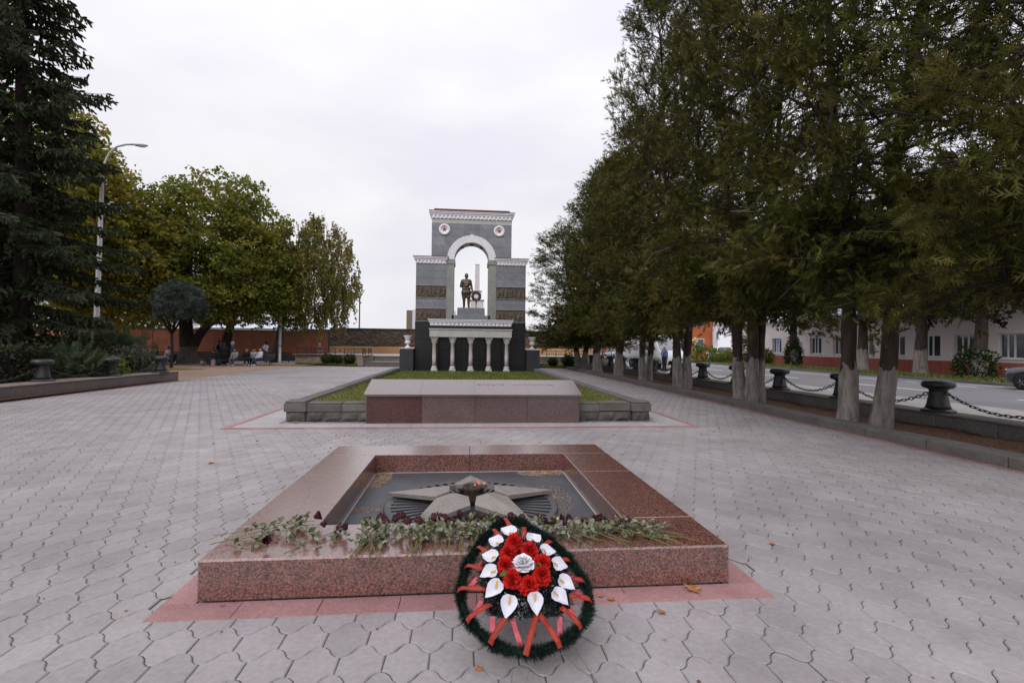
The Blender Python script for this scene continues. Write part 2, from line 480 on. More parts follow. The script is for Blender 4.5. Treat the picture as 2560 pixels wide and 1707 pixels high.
def wave_paving(name):
    """The wave pavers drawn by the material, for rows too far off to tell apart; same lattice as the built pavers."""
    t = NT(name)
    sep = t.n.new('ShaderNodeSeparateXYZ'); t.l.new(t.pos(), sep.inputs[0])
    x = t.math('ADD', sep.outputs['X'], 0.274)
    y = t.math('DIVIDE', t.math('SUBTRACT', sep.outputs['Y'], 2.742), PAV_P)
    ph = t.math('MULTIPLY', x, 2 * PI / PAV_W)
    k = t.math('ROUND', y)
    cs = t.math('COSINE', t.math('ADD', ph, t.math('MULTIPLY', k, PI)))
    w = t.math('MULTIPLY', t.math('MULTIPLY', t.math('SIGN', cs), t.math('POWER', t.math('ABSOLUTE', cs), 0.72)), PAV_A / PAV_P)
    d1 = t.math('ABSOLUTE', t.math('SUBTRACT', t.math('SUBTRACT', y, k), w))
    d1 = t.math('MULTIPLY', d1, PAV_P)
    row = t.math('FLOOR', t.math('ADD', k, t.math('SUBTRACT', t.math('SUBTRACT', y, k), w)))
    xs = t.math('ADD', t.math('DIVIDE', x, PAV_W), t.math('MULTIPLY', row, 0.5))
    fx = t.math('ABSOLUTE', t.math('SUBTRACT', xs, t.math('ROUND', xs)))
    d2 = t.math('MULTIPLY', fx, PAV_W)
    d = t.math('MINIMUM', d1, d2)
    joint = t.ramp(t.math('MULTIPLY', d, 50.0), [(0.14, (1, 1, 1)), (0.50, (0, 0, 0))])
    cmb = t.n.new('ShaderNodeCombineXYZ')
    t.l.new(t.math('FLOOR', xs), cmb.inputs[0]); t.l.new(row, cmb.inputs[1])
    wn_ = t.n.new('ShaderNodeTexWhiteNoise'); t.l.new(cmb.outputs[0], wn_.inputs['Vector'])
    p = t.pos()
    col = t.ramp(t.noise(p, 2.2, 5), [(0.3, (0.285, 0.260, 0.267)), (0.7, (0.352, 0.325, 0.333))])
    f = t.noise(p, 30, 3)
    col = t.mix(0.16, col, t.ramp(f, [(0.3, (0.15, 0.14, 0.145)), (0.7, (0.6, 0.58, 0.59))]))
    v = t.math('MULTIPLY_ADD', wn_.outputs['Value'], 0.15, 0.925)
    nd = t.n.new('ShaderNodeVectorMath'); nd.operation = 'SCALE'
    t.l.new(col, nd.inputs[0]); t.l.new(v, nd.inputs['Scale'])
    col = t.mix(joint, stains(t, nd.outputs[0]), (0.085, 0.076, 0.074))
    t.color(col)
    t.bump(t.math('MINIMUM', t.math('MULTIPLY', d, 40.0), 0.5), 0.5, 0.01)
    return t.set(0.62, 0.4)

PAV_W, PAV_P, PAV_A = 0.2345, 0.2345, 0.050
MAT['wave_paving'] = wave_paving('wave_paving')

def brickmat(name, c1, c2, mortar, scale, bw=0.5, bh=0.25, ax='xz', rough=0.85, msize=0.02):
    t = NT(name)
    sep = t.n.new('ShaderNodeSeparateXYZ'); t.l.new(t.pos(obj=True), sep.inputs[0])
    cmb = t.n.new('ShaderNodeCombineXYZ')
    t.l.new(sep.outputs['XYZ'.index(ax[0].upper())], cmb.inputs[0]); t.l.new(sep.outputs['XYZ'.index(ax[1].upper())], cmb.inputs[1])
    b = t.new('ShaderNodeTexBrick', Scale=scale)
    b.inputs['Brick Width'].default_value = bw; b.inputs['Row Height'].default_value = bh
    b.inputs['Mortar Size'].default_value = msize
    b.inputs['Color1'].default_value = (*c1, 1); b.inputs['Color2'].default_value = (*c2, 1); b.inputs['Mortar'].default_value = (*mortar, 1)
    t.l.new(cmb.outputs[0], b.inputs['Vector'])
    n = t.noise(t.pos(), 1.3, 5)
    col = t.mix(0.45, b.outputs['Color'], t.ramp(n, [(0.3, (0.45, 0.42, 0.4)), (0.7, (1.25, 1.2, 1.15))]), 'MULTIPLY')
    t.color(col)
    t.bump(b.outputs['Fac'], -0.4, 0.01)
    return t.set(rough, 0.2)

MAT['tan_paving'] = brickmat('tan_brick_paving', (0.36, 0.245, 0.19), (0.43, 0.31, 0.245), (0.26, 0.19, 0.15), 1.0, 0.3, 0.15, 'xy')
MAT['brick'] = brickmat('red_brick', (0.33, 0.075, 0.036), (0.42, 0.115, 0.05), (0.34, 0.18, 0.12), 1.0, 0.26, 0.075, 'xz')
MAT['brick_plinth'] = M('grey_plinth_render', (0.07, 0.068, 0.07), (0.11, 0.105, 0.105), scale=2, rough=0.9)

# ------------------------------------------------------------------ the setting
def sheet(name, poly, z, m, kind='structure'):
    mb = MB(); mb.add([(x, y, z) for x, y in poly], [tuple(range(len(poly)))])
    return tag(mb.build(name, m), kind=kind)

def rect(x0, x1, y0, y1): return [(x0, y0), (x1, y0), (x1, y1), (x0, y1)]

sheet('ground', rect(-500, 500, -400, 900), -0.06, MAT['earth'])
plaza = sheet('plaza', [(-12.2, -12), (7.75, -12), (7.6, 37.2), (-11.5, 37.2), (-12.4, 31), (-12.05, 22.3)], -0.011, MAT['wave_paving'])
tan_path = sheet('brick_path', [(-12.05, 22.3), (-12.4, 31), (-11.5, 37.2), (-40, 36.2), (-40, 22.3)], -0.006, MAT['tan_paving'])
verge = sheet('verge', [(-11.5, 37.2), (-11.5, 40.0), (-40, 39.2), (-40, 36.2)], -0.002, MAT['dead_lawn'])
back_path = sheet('back_path', [(-11.5, 40.0), (-11.5, 50), (-42, 50), (-42, 39.2)], -0.007, MAT['grey_slab'])
sheet('left_bed', [(-12.1, -10), (-12.05, 22.3), (-30, 22.3), (-30, -10)], 0.06, MAT['soil'])

# wave pavers
WAVE = lambda a: math.copysign(abs(math.cos(a)) ** 0.72, math.cos(a))
NS = 11
xs_ = np.linspace(0, 1, NS)
bot = [(-PAV_W / 2 + PAV_W * s, -PAV_P / 2 + PAV_A * WAVE(2 * PI * s)) for s in xs_]
top = [(PAV_W / 2 - PAV_W * s, PAV_P / 2 - PAV_A * WAVE(2 * PI * s)) for s in xs_]
out_l = bot + top
def inset(poly, d):
    n = len(poly); r = []
    for i in range(n):
        a, b, c = np.array(poly[i - 1]), np.array(poly[i]), np.array(poly[(i + 1) % n])
        e1, e2 = b - a, c - b
        n1 = np.array([-e1[1], e1[0]]) / np.linalg.norm(e1); n2 = np.array([-e2[1], e2[0]]) / np.linalg.norm(e2)
        m = n1 + n2; m /= max(np.linalg.norm(m), 1e-6)
        r.append(tuple(b + m * d / max(m @ n1, 0.35)))
    return r
o1, o2 = inset(out_l, 0.0021), inset(out_l, 0.0085)
nO = len(o1)
tile_v = [(x, y, -0.0070) for x, y in o1] + [(x, y, 0.0) for x, y in o2]
tile_q = [(i, (i + 1) % nO, nO + (i + 1) % nO, nO + i) for i in range(nO)]
tile_n = [tuple(range(nO, 2 * nO))]
tile_me = mesh_np('paver', tile_v, [tile_q, tile_n], MAT['paver'])
FL = (-1.66, 1.88, 3.31, 6.87)           # flame surround outer footprint
RB = 0.205
tiles = []
for k in range(-9, 31):
    yc = 2.742 + (k + 0.5) * PAV_P
    for j in range(-60, 40):
        xc = -0.274 + (j + 0.5 - (k % 2) * 0.5) * PAV_W
        if not (-1.05 * max(yc, 1.2) - 1.6 < xc < min(7.62, 1.45 * max(yc, 1) + 1.8)): continue
        if yc > 9.86: continue
        if FL[0] - RB - 0.02 < xc < FL[1] + RB + 0.02 and FL[2] - RB < yc < FL[3] + RB: continue
        tiles.append((xc, yc))
Rt = CAM_R.transposed()
def in_view(x, y, z=0.0):
    p = Rt @ Vector((x, y, z - 1.65))
    if p.z > -0.1: return False
    return abs(p.x / -p.z) < 1.04 and abs(p.y / -p.z) < 0.70
vis = sorted([t for t in tiles if in_view(*t)], key=lambda t: t[0] ** 2 + t[1] ** 2)
near = set(vis[:300])
for (xc, yc) in vis[:300]:
    o = obj('paver', tile_me, plaza, (xc, yc, RS.uniform(-0.0012, 0.0012)), (RS.normal(0, 0.006), RS.normal(0, 0.006), RS.normal(0, 0.008)))
rest = np.array([t for t in tiles if t not in near])
n = len(rest)
rots = np.array([Euler((RS.normal(0, .006), RS.normal(0, .006), RS.normal(0, .008))).to_matrix() for _ in range(n)])
pm = inst_mesh('paver_field', tile_v, [tile_q, tile_n], np.c_[rest, RS.uniform(-0.0012, 0.0012, n)], rots, np.ones(n), MAT['paver'])
tag(obj('paver_field', pm, plaza), kind='stuff')

def strip_tiles(parent, name, x0, y0, x1, y1, width, m, ln=0.5, z0=-0.02, z1=0.004, gap=0.004, lateral=0.0):
    """Slabs laid end to end from (x0,y0) to (x1,y1), their width to the left of that direction."""
    L = math.hypot(x1 - x0, y1 - y0); k = max(1, round(L / ln)); a = math.atan2(y1 - y0, x1 - x0); s = L / k
    me = MB().box(gap / 2, s - gap / 2, gap / 2, width - gap / 2, z0, z1, c=0.003).mesh(name, m)
    for i in range(k):
        obj(name, me, parent, (x0 + math.cos(a) * s * i, y0 + math.sin(a) * s * i, RS.uniform(-0.001, 0.001)), (0, 0, a))
# red border of the flame surround
strip_tiles(plaza, 'border_tile', FL[0] - RB, FL[2] - RB, FL[1] + RB, FL[2] - RB, RB, MAT['red_tile'])
strip_tiles(plaza, 'border_tile', FL[1], FL[3] + 0.002, FL[1], FL[2], RB, MAT['red_tile'])
strip_tiles(plaza, 'border_tile', FL[0] - RB, FL[3] + 0.002, FL[0] - RB, FL[2], RB, MAT['red_tile'])
strip_tiles(plaza, 'border_tile', FL[0] - RB, FL[3] + 0.004, FL[1] + RB, FL[3] + 0.004, RB, MAT['red_tile'])
# red line round the lawn and grey slabs inside it
strip_tiles(plaza, 'border_tile', -4.61, 9.93, 4.96, 9.93, 0.13, MAT['red_tile'], ln=0.5)
strip_tiles(plaza, 'border_tile', -4.48, 10.06, -4.48, 27.5, 0.13, MAT['red_tile'], ln=1.0)
strip_tiles(plaza, 'border_tile', 4.96, 10.06, 4.96, 27.5, 0.13, MAT['red_tile'], ln=1.0)
for i in range(19):
    strip_tiles(plaza, 'edging_slab', -4.47 + i * 0.49, 10.065, -4.47 + (i + 1) * 0.49, 10.065, 0.44, MAT['grey_slab'], ln=0.49)
strip_tiles(plaza, 'edging_slab', -3.74, 10.51, -3.74, 27.5, 0.72, MAT['grey_slab'], ln=0.5)
strip_tiles(plaza, 'edging_slab', 4.82, 10.51, 4.82, 27.5, 0.55, MAT['grey_slab'], ln=0.5)
# red line along the kerb of the tree strip and along the left wall
strip_tiles(plaza, 'border_tile', 7.73, -1.0, 7.62, 36.5, 0.14, MAT['red_tile'], ln=1.5)
strip_tiles(plaza, 'border_tile', -12.02, 22.2, -12.5, 6.0, 0.14, MAT['red_tile'], ln=1.5)

# ---- tree strip: kerb, soil, low wall
kerb = tag(bpy.data.objects.new('kerb', None), kind='structure'); COL.objects.link(kerb)
km = MB().box(0, 0.42, 0.003, 1.247, -0.04, 0.17, c=0.02).mesh('kerb_stone', MAT['kerb_stone'])
for i in range(30):
    y = -1.2 + 1.25 * i
    obj('kerb_stone', km, kerb, (7.73 - 0.0028 * y, y, RS.uniform(-0.006, 0.006)), (RS.normal(0, .006), RS.normal(0, .008), 0.0028 + RS.normal(0, .003)))
# soil with litter: gently uneven
gx, gy = np.meshgrid(np.linspace(8.0, 9.9, 14), np.linspace(-2, 37.5, 160))
gz = 0.08 + 0.03 * np.sin(gx * 3.1 + gy * 1.7) * np.sin(gy * 2.3) + RS.normal(0, 0.008, gx.shape)
idx = np.arange(gx.size).reshape(gx.shape)
q = np.stack([idx[:-1, :-1], idx[:-1, 1:], idx[1:, 1:], idx[1:, :-1]], -1).reshape(-1, 4)
tag(obj('tree_bed', mesh_np('tree_bed', np.c_[gx.ravel(), gy.ravel(), gz.ravel()], [q], MAT['soil'], smooth=True)), kind='structure')
litter_n = 5200
lp = np.c_[RS.uniform(8.1, 9.75, litter_n), RS.uniform(2, 30, litter_n) ** 1.0, RS.uniform(0.09, 0.125, litter_n)]
tv = [(-0.5, -1, 0), (0.5, -1, 0.1), (0.6, 1, 0), (-0.4, 1, 0.25)]
MAT['litter'] = leafmat('needle_litter', [(0.05, 0.025, 0.012), (0.13, 0.06, 0.025), (0.22, 0.11, 0.05), (0.30, 0.19, 0.10)], clump=3, transl=0.05)
dirs = np.c_[RS.normal(size=litter_n), RS.normal(size=litter_n), RS.normal(0, .25, litter_n)]
lm = inst_mesh('needle_litter', tv, [[(0, 1, 2, 3)]], lp, frames(dirs), np.c_[RS.uniform(.004, .013, litter_n), RS.uniform(.012, .04, litter_n), RS.uniform(.01, .03, litter_n)], MAT['litter'])
tag(obj('needle_litter', lm), 'brown fallen needles and twigs on the soil under the conifers', 'litter', kind='stuff')

low_wall = thing('low_wall', 'low dark stone wall carrying the chained bollards along the street', 'wall', (0, 0, 0))
wm = MB().box(0, 0.55, 0.002, 1.198, -0.05, 0.33, c=0.012).mesh('wall_block', MAT['dark_wall'])
cm = MB().box(-0.03, 0.58, 0.0015, 1.1985, 0.331, 0.372, c=0.008).mesh('capping_stone', MAT['kerb_stone'])
for i in range(34):
    y = -1.5 + 1.2 * i
    obj('wall_block', wm, low_wall, (9.72 + RS.normal(0, .003), y, 0)); obj('capping_stone', cm, low_wall, (9.72, y, RS.normal(0, .002)))

# ---- street
sheet('street_apron', rect(10.2, 15.75, -10, 60), -0.008, MAT['apron'])
road = sheet('road', rect(15.75, 26.2, -40, 140), -0.012, MAT['asphalt'])
sheet('side_road', rect(-60, 60, 82, 96), -0.020, MAT['asphalt'])
def marking(x0, x1, y0, y1):
    MB().box(x0, x1, y0, y1, -0.012, -0.006).build('lane_marking', MAT['white_line'], road)
marking(23.75, 23.95, -20, 14); marking(23.75, 23.95, 24.5, 130)
for y in np.arange(14.6, 24, 3.1): marking(23.77, 23.93, y, y + 1.4)
for y in np.arange(-10, 130, 8.4): marking(19.2, 19.36, y + 3.2, y + 8.6 if y < 20 else y + 6.5)
for y in np.arange(8, 24, 3.2): marking(25.2, 25.3, y, y + 2.2)
far_kerb = tag(bpy.data.objects.new('far_kerb', None), kind='structure'); COL.objects.link(far_kerb)
fk = MB().box(0, 0.2, 0.004, 1.996, -0.05, 0.13, c=0.015).mesh('kerb_stone', MAT['kerb_stone'])
for i in range(50): obj('kerb_stone', fk, far_kerb, (26.2, 6 + 2.0 * i, 0))
sheet('far_verge', rect(26.38, 29.6, -20, 130), 0.10, MAT['lawn_base'])
sheet('far_pavement', rect(29.6, 32.4, -20, 130), 0.095, MAT['grey_slab'])
# ------------------------------------------------------------------ flame surround
fs = thing('flame_surround', 'low square frame of red granite blocks around the eternal flame', 'monument', ((FL[0] + FL[1]) / 2, (FL[2] + FL[3]) / 2, 0))
cx, cy = fs.location.x, fs.location.y
IN = (-1.07, 1.30, 3.90, 6.30)
def slab(name, x0, x1, y0, y1, z0, z1, m, parent, c=0.006, rel=(0, 0)):
    return MB().box(x0 - rel[0], x1 - rel[0], y0 - rel[1], y1 - rel[1], z0, z1, c=c).build(name, m, parent)
R0 = (cx, cy)
g = 0.0015
slab('granite_slab', FL[0], FL[1], FL[2], IN[2] - g, 0.004, 0.27, MAT['red_granite'], fs, 0.012, R0)
for (y0, y1) in ((IN[2] + g, 5.38 - g), (5.38 + g, IN[3] - g)):
    slab('granite_slab', FL[0], IN[0], y0, y1, 0.004, 0.27, MAT['red_granite'], fs, 0.006, R0)
    slab('granite_slab', IN[1], FL[1], y0, y1, 0.004, 0.27, MAT['red_granite'], fs, 0.006, R0)
slab('granite_slab', FL[0], 0.10 - g, IN[3] + g, FL[3], 0.004, 0.27, MAT['red_granite'], fs, 0.006, R0)
slab('granite_slab', 0.10 + g, FL[1], IN[3] + g, FL[3], 0.004, 0.27, MAT['red_granite'], fs, 0.006, R0)
MAT['pit_floor'] = M('slate_floor', (0.032, 0.034, 0.041), (0.07, 0.071, 0.08), scale=2.4, rough=0.5, spec=0.4, bump=0.2, bscale=50, fine=0.25)
MAT['grit'] = M('rusty_sand', (0.20, 0.10, 0.055), (0.38, 0.30, 0.23), scale=14, rough=0.95, bump=0.6, bscale=200)
slab('pit_floor', IN[0] + 0.001, IN[1] - 0.001, IN[2] + 0.001, IN[3] - 0.001, 0.0, 0.045, MAT['pit_floor'], fs, 0, R0)
# pale dried joint along the foot of the pit walls
for (x0, x1, y0, y1) in ((IN[0] + .002, IN[0] + .02, IN[2] + .02, IN[3] - .02), (IN[1] - .02, IN[1] - .002, IN[2] + .02, IN[3] - .02), (IN[0] + .02, IN[1] - .02, IN[3] - .02, IN[3] - .002)):
    slab('mortar_joint', x0, x1, y0, y1, 0.044, 0.050, MAT['grey_slab'], fs, 0.002, R0)
# sand and rust drifted into the corners
def drift(cx_, cy_, rx, ry, n, seed):
    r = np.random.RandomState(seed)
    ang = r.uniform(0, 2 * PI, n); rad = np.sqrt(r.uniform(0, 1, n)) ** 1.4
    p = np.c_[cx_ + rx * rad * np.cos(ang), cy_ + ry * rad * np.sin(ang), np.full(n, 0.047)]
    p = p[(p[:, 0] > IN[0] + .02) & (p[:, 0] < IN[1] - .02) & (p[:, 1] < IN[3] - .02)]
    tv = [(-1, -1, 0), (1, -0.8, 0), (0.7, 1, 0), (0, 0, 0.9)]
    return p, tv
dr = np.concatenate([drift(-1.0, 6.05, .16, .42, 1500, 1)[0], drift(1.05, 6.2, .36, .16, 1300, 2)[0], drift(1.0, 5.2, .16, .5, 380, 4)[0], drift(-0.95, 4.9, .2, .08, 160, 5)[0]])
nn = len(dr)
gm = inst_mesh('drifted_sand', [(-1, -1, 0), (1, -.8, 0), (.6, 1, 0), (0, 0, .9)], [[(0, 1, 3), (1, 2, 3), (2, 0, 3)]], dr, frames(np.c_[RS.normal(size=nn), RS.normal(size=nn), np.zeros(nn)]), RS.uniform(.003, .009, nn), MAT['grit'])
tag(obj('drifted_sand', gm), 'rusty sand drifted into the corners of the flame pit', 'sand', kind='stuff')

# grille with radial slots
SC = (0.105, 4.97)
grille = thing('floor_grille', 'round black iron grille with radial slots under the star', 'grille', (SC[0], SC[1], 0.045))
mb = MB()
nsl = 48
RO, RI, RC = 0.86, 0.80, 0.40
for i in range(nsl):                                       # bars between slots
    a0, a1 = 2 * PI * (i + 0.24) / nsl, 2 * PI * (i + 0.76) / nsl
    poly = [(RC * math.cos(a0), RC * math.sin(a0)), (RI * math.cos(a0), RI * math.sin(a0)), (RI * math.cos(a1), RI * math.sin(a1)), (RC * math.cos(a1), RC * math.sin(a1))]
    me_b = MB().prism(poly, 0.001, 0.024)
    me_b.build('grille_bar', MAT['grille'] if 'grille' in MAT else MAT.setdefault('grille', M('dark_cast_iron', (0.028, 0.03, 0.034), (0.06, 0.06, 0.066), scale=5, rough=0.42, spec=0.5, bump=.2, bscale=90)), grille)
mb.lathe([(RI - .006, 0.0), (RI - .006, 0.024), (RO - .01, 0.026), (RO, 0.018), (RO, 0.0)], 72)
mb.build('outer_ring', MAT['grille'], grille, smooth=False)
MB().lathe([(0.001, 0.002), (RC, 0.002), (RC + .006, 0.024), (0.001, 0.024)], 40).build('hub_plate', MAT['grille'], grille)
MB().lathe([(0.001, 0.0005), (RI - 0.004, 0.0005), (RI - 0.004, 0.0008), (0.001, 0.0008)], 48).build('slot_bed', M('soot', (0.008, 0.008, 0.009), (0.02, 0.02, 0.02), rough=0.9), grille)

# star
MAT['star'] = M('weathered_bronze', (0.165, 0.145, 0.132), (0.26, 0.235, 0.215), scale=4.5, rough=0.55, spec=0.45, bump=0.35, bscale=70, bdist=0.004, fine=0.3, var=0.05)
star = thing('memorial_star', 'five pointed weathered bronze star lying on the iron grille', 'star', (SC[0], SC[1], 0.072))
RT, RN = 0.93, 0.37
for i in range(5):
    a = PI / 2 + i * 2 * PI / 5
    def P(r, da, z): return (r * math.cos(a + da), r * math.sin(a + da), z)
    w = PI / 5
    tip, n1, n2 = (RT, 0, 0.035), (RN, w - 0.055, 0.10), (RN, -w + 0.055, 0.10)
    i1, i2 = (0.225, w - 0.17, 0.135), (0.225, -w + 0.17, 0.135)
    rid = (0.24, 0, 0.155)
    th = 0.042
    tops = [tip, n1, i1, rid, i2, n2]
    v = [P(r, d, z) for r, d, z in tops] + [P(r * 0.995, d, max(0.001, z - th)) for r, d, z in tops]
    f = [(0, 1, 3), (1, 2, 3), (0, 3, 5), (5, 3, 4)]
    f = [(0, 3, 1), (1, 3, 2), (0, 5, 3), (5, 4, 3)]
    nT = 6
    f += [(i_, (i_ + 1) % nT, nT + (i_ + 1) % nT, nT + i_) for i_ in range(nT)]
    f += [(nT + 0, nT + 1, nT + 3), (nT + 1, nT + 2, nT + 3), (nT + 0, nT + 3, nT + 5), (nT + 5, nT + 3, nT + 4)]
    MB().add(v, f).build('star_point', MAT['star'], star)
burner = thing('gas_burner', 'sooty iron burner bowl in the middle of the star', 'burner', (SC[0], SC[1], 0.070))
burner.scale = (.76, .76, .86)
MAT['rust'] = M('rusty_iron', (0.03, 0.022, 0.02), (0.085, 0.045, 0.03), scale=10, rough=0.75, bump=.4, bscale=60)
MB().lathe([(0.10, 0.0), (0.105, 0.06), (0.112, 0.15), (0.128, 0.175), (0.128, 0.20), (0.112, 0.205), (0.10, 0.16), (0.02, 0.13)], 24).build('bowl', MAT['rust'], burner, smooth=True)
MB().lathe([(0.02, 0.13), (0.045, 0.14), (0.04, 0.19), (0.025, 0.205), (0.005, 0.21)], 12).build('nozzle', MAT['dark_metal'], burner, smooth=True)
# flame
t = NT('gas_flame')
t.n.remove(t.bsdf)
em = t.n.new('ShaderNodeEmission'); em.inputs['Color'].default_value = (1.0, 0.24, 0.06, 1); em.inputs['Strength'].default_value = 1.3
tp = t.n.new('ShaderNodeBsdfTransparent')
lw = t.n.new('ShaderNodeLayerWeight'); lw.inputs['Blend'].default_value = 0.4
mx = t.n.new('ShaderNodeMixShader')
t.l.new(t.math('MULTIPLY_ADD', lw.outputs['Facing'], 0.4, 0.35), mx.inputs[0])
t.l.new(tp.outputs[0], mx.inputs[1]); t.l.new(em.outputs[0], mx.inputs[2]); t.l.new(mx.outputs[0], t.out.inputs['Surface'])
fl = thing('gas_flame', 'small thin orange gas flame flickering over the burner bowl', 'flame', (SC[0], SC[1], 0.235))
fl.scale = (.8, .8, .8)
for (x, y, z, h, r, lean) in ((0.03, 0.01, 0.0, 0.045, 0.010, 0.3), (0.085, 0.0, 0.02, 0.085, 0.006, -0.35), (0.15, -0.01, 0.03, 0.03, 0.011, 0.4)):
    pts = [(x + lean * h * s * s + 0.006 * math.sin(9 * s + x * 90), y, z + h * s) for s in np.linspace(0, 1, 7)]
    MB().tube(pts, [r * q_ for q_ in (0.35, 0.8, 1, 0.85, 0.6, 0.3, 0.03)], 7).build('flame_tongue', t.mat, fl, smooth=True)

# ------------------------------------------------------------------ memorial slab with sloping lid
ms = thing('memorial_slab', 'long plum granite block with a sloping lid in front of the lawn', 'monument', (0.26, 10.9, 0))
x0, x1 = -1.98, 2.50
ex = np.linspace(x0, x1, 5)
for i in range(4):
    MB().box(ex[i] + .002 - .26, ex[i + 1] - .002 - .26, 10.50 - 10.9, 11.3 - 10.9, 0.0, 0.575, c=0.004).build('front_panel', MAT['plum_granite'] if i else MAT['red_wine_granite'], ms)
for sx in (x0 - .018, x1 - .002):
    MB().box(sx - .26, sx + .02 - .26, 10.503 - 10.9, 11.29 - 10.9, 0.0, 0.57, c=0.003).build('side_panel', MAT['plum_granite'], ms)
lx = np.linspace(x0 - .06, x1 + .06, 5)
LF, LB = (10.44, 0.615), (11.36, 0.865)
for i in range(4):
    a, b = lx[i] + .0015 - .26, lx[i + 1] - .0015 - .26
    ya, yb = LF[0] - 10.9, LB[0] - 10.9
    c_ = 0.006
    prof = [(ya, LF[1] - .045), (ya, LF[1] - c_), (ya + c_, LF[1]), (yb - c_, LB[1]), (yb, LB[1] - c_), (yb, 0.50)]
    MB().prism(prof, a, b, axis='x').build('lid_slab', MAT['plum_granite'], ms)
def text_mesh(body, size, m, name, ext=0.0):
    cu = bpy.data.curves.new(name, 'FONT'); cu.body = body; cu.size = size; cu.extrude = ext; cu.align_x = 'CENTER'; cu.align_y = 'CENTER'
    tmp = bpy.data.objects.new(name, cu); COL.objects.link(tmp)
    bpy.context.view_layer.update()
    me = bpy.data.meshes.new_from_object(tmp.evaluated_get(bpy.context.evaluated_depsgraph_get()))
    bpy.data.objects.remove(tmp, do_unlink=True)
    me.materials.clear(); me.materials.append(m)
    return me
sl = math.atan2(LB[1] - LF[1], LB[0] - LF[0])
try:
    for body, xx in (("БУДЬТЕ", 0.62), ("ДОСТОЙНЫ", 1.58)):
        me = text_mesh(body, 0.135, MAT['lettering'], 'lettering')
        yy = 11.03
        obj('lettering', me, ms, (xx - 0.26, yy - 10.9, LF[1] + (yy - LF[0]) * math.tan(sl) + 0.0022), (sl, 0, 0), (1.15, 1, 1))
except Exception as e:
    print('text', e)

# ------------------------------------------------------------------ lawn and its stone kerb
lk = thing('lawn_kerb', 'low weathered stone kerb with rock faced blocks around the lawn', 'kerb', (0.25, 10.8, 0))
KX0, KX1 = -3.74, 4.24
def rock(w, d, h, seed):
    r = np.random.RandomState(seed)
    nx, nz = 5, 4
    v, idm = [], {}
    for i in range(nx):
        for k in range(nz):
            edge = i in (0, nx - 1) or k in (0, nz - 1)
            idm[(i, k)] = len(v)
            v.append((w * i / (nx - 1), (0.0 if edge else -r.uniform(.02, .055)), h * k / (nz - 1)))
    f = [(idm[(i, k)], idm[(i + 1, k)], idm[(i + 1, k + 1)], idm[(i, k + 1)]) for i in range(nx - 1) for k in range(nz - 1)]
    b = len(v)
    v += [(0, d, 0), (w, d, 0), (w, d, h), (0, d, h)]
    c00, c10, c11, c01 = idm[(0, 0)], idm[(nx - 1, 0)], idm[(nx - 1, nz - 1)], idm[(0, nz - 1)]
    f += [(b, b + 1, b + 2, b + 3)[::-1], (c01, *[idm[(i, nz - 1)] for i in range(1, nx - 1)], c11, b + 2, b + 3), (c10, b + 1, b + 2, c11, *[idm[(nx - 1, k)] for k in range(nz - 2, 0, -1)]), (c00, *[idm[(0, k)] for k in range(1, nz - 1)], c01, b + 3, b)]
    return MB().add(v, f).mesh('rock_block', MAT['rock_face'])
rocks = [rock(0.36, 0.34, 0.20, s) for s in range(5)]
rail = MB().box(0.002, 0.718, 0, 0.36, 0.205, 0.36, c=0.012).box(0.012, 0.708, 0.03, 0.33, 0.358, 0.40, c=0.015).mesh('kerb_rail', MAT['kerb_stone'])
corner = MB().box(0, 0.46, 0, 0.46, 0.205, 0.39, c=0.012).box(0.02, 0.44, 0.02, 0.44, 0.388, 0.44, c=0.02).mesh('corner_block', MAT['kerb_stone'])
def kerb_run(xa, ya, ang, n_):
    for i in range(n_):
        ox, oy = math.cos(ang) * i * .72, math.sin(ang) * i * .72
        obj('kerb_rail', rail, lk, (xa + ox - .25, ya + oy - 10.8, RS.normal(0, .004)), (RS.normal(0, .006), 0, ang + RS.normal(0, .004)))
    for i in range(n_ * 2):
        ox, oy = math.cos(ang) * i * .36, math.sin(ang) * i * .36
        obj('rock_block', rocks[RS.randint(5)], lk, (xa + ox - .25 - math.sin(ang) * .02, ya + oy - 10.8 + math.cos(ang) * .02, 0), (0, 0, ang))
kerb_run(-3.28, 10.80, 0, 2); kerb_run(2.33, 10.80, 0, 2)
kerb_run(KX1, 11.24, PI / 2, 22); kerb_run(KX0, 11.24 + 22 * .72, -PI / 2, 22)
for (xa, ya) in ((KX0, 10.78), (KX1 - .46, 10.78)):
    obj('corner_block', corner, lk, (xa - .25, ya - 10.8, 0))
    for a_, ox, oy in ((0, 0.05, 0.04), (PI / 2, 0.42, 0.05), (-PI / 2, 0.04, 0.41)):
        obj('rock_block', rocks[RS.randint(5)], lk, (xa + ox - .25, ya + oy - 10.8, 0), (0, 0, a_))
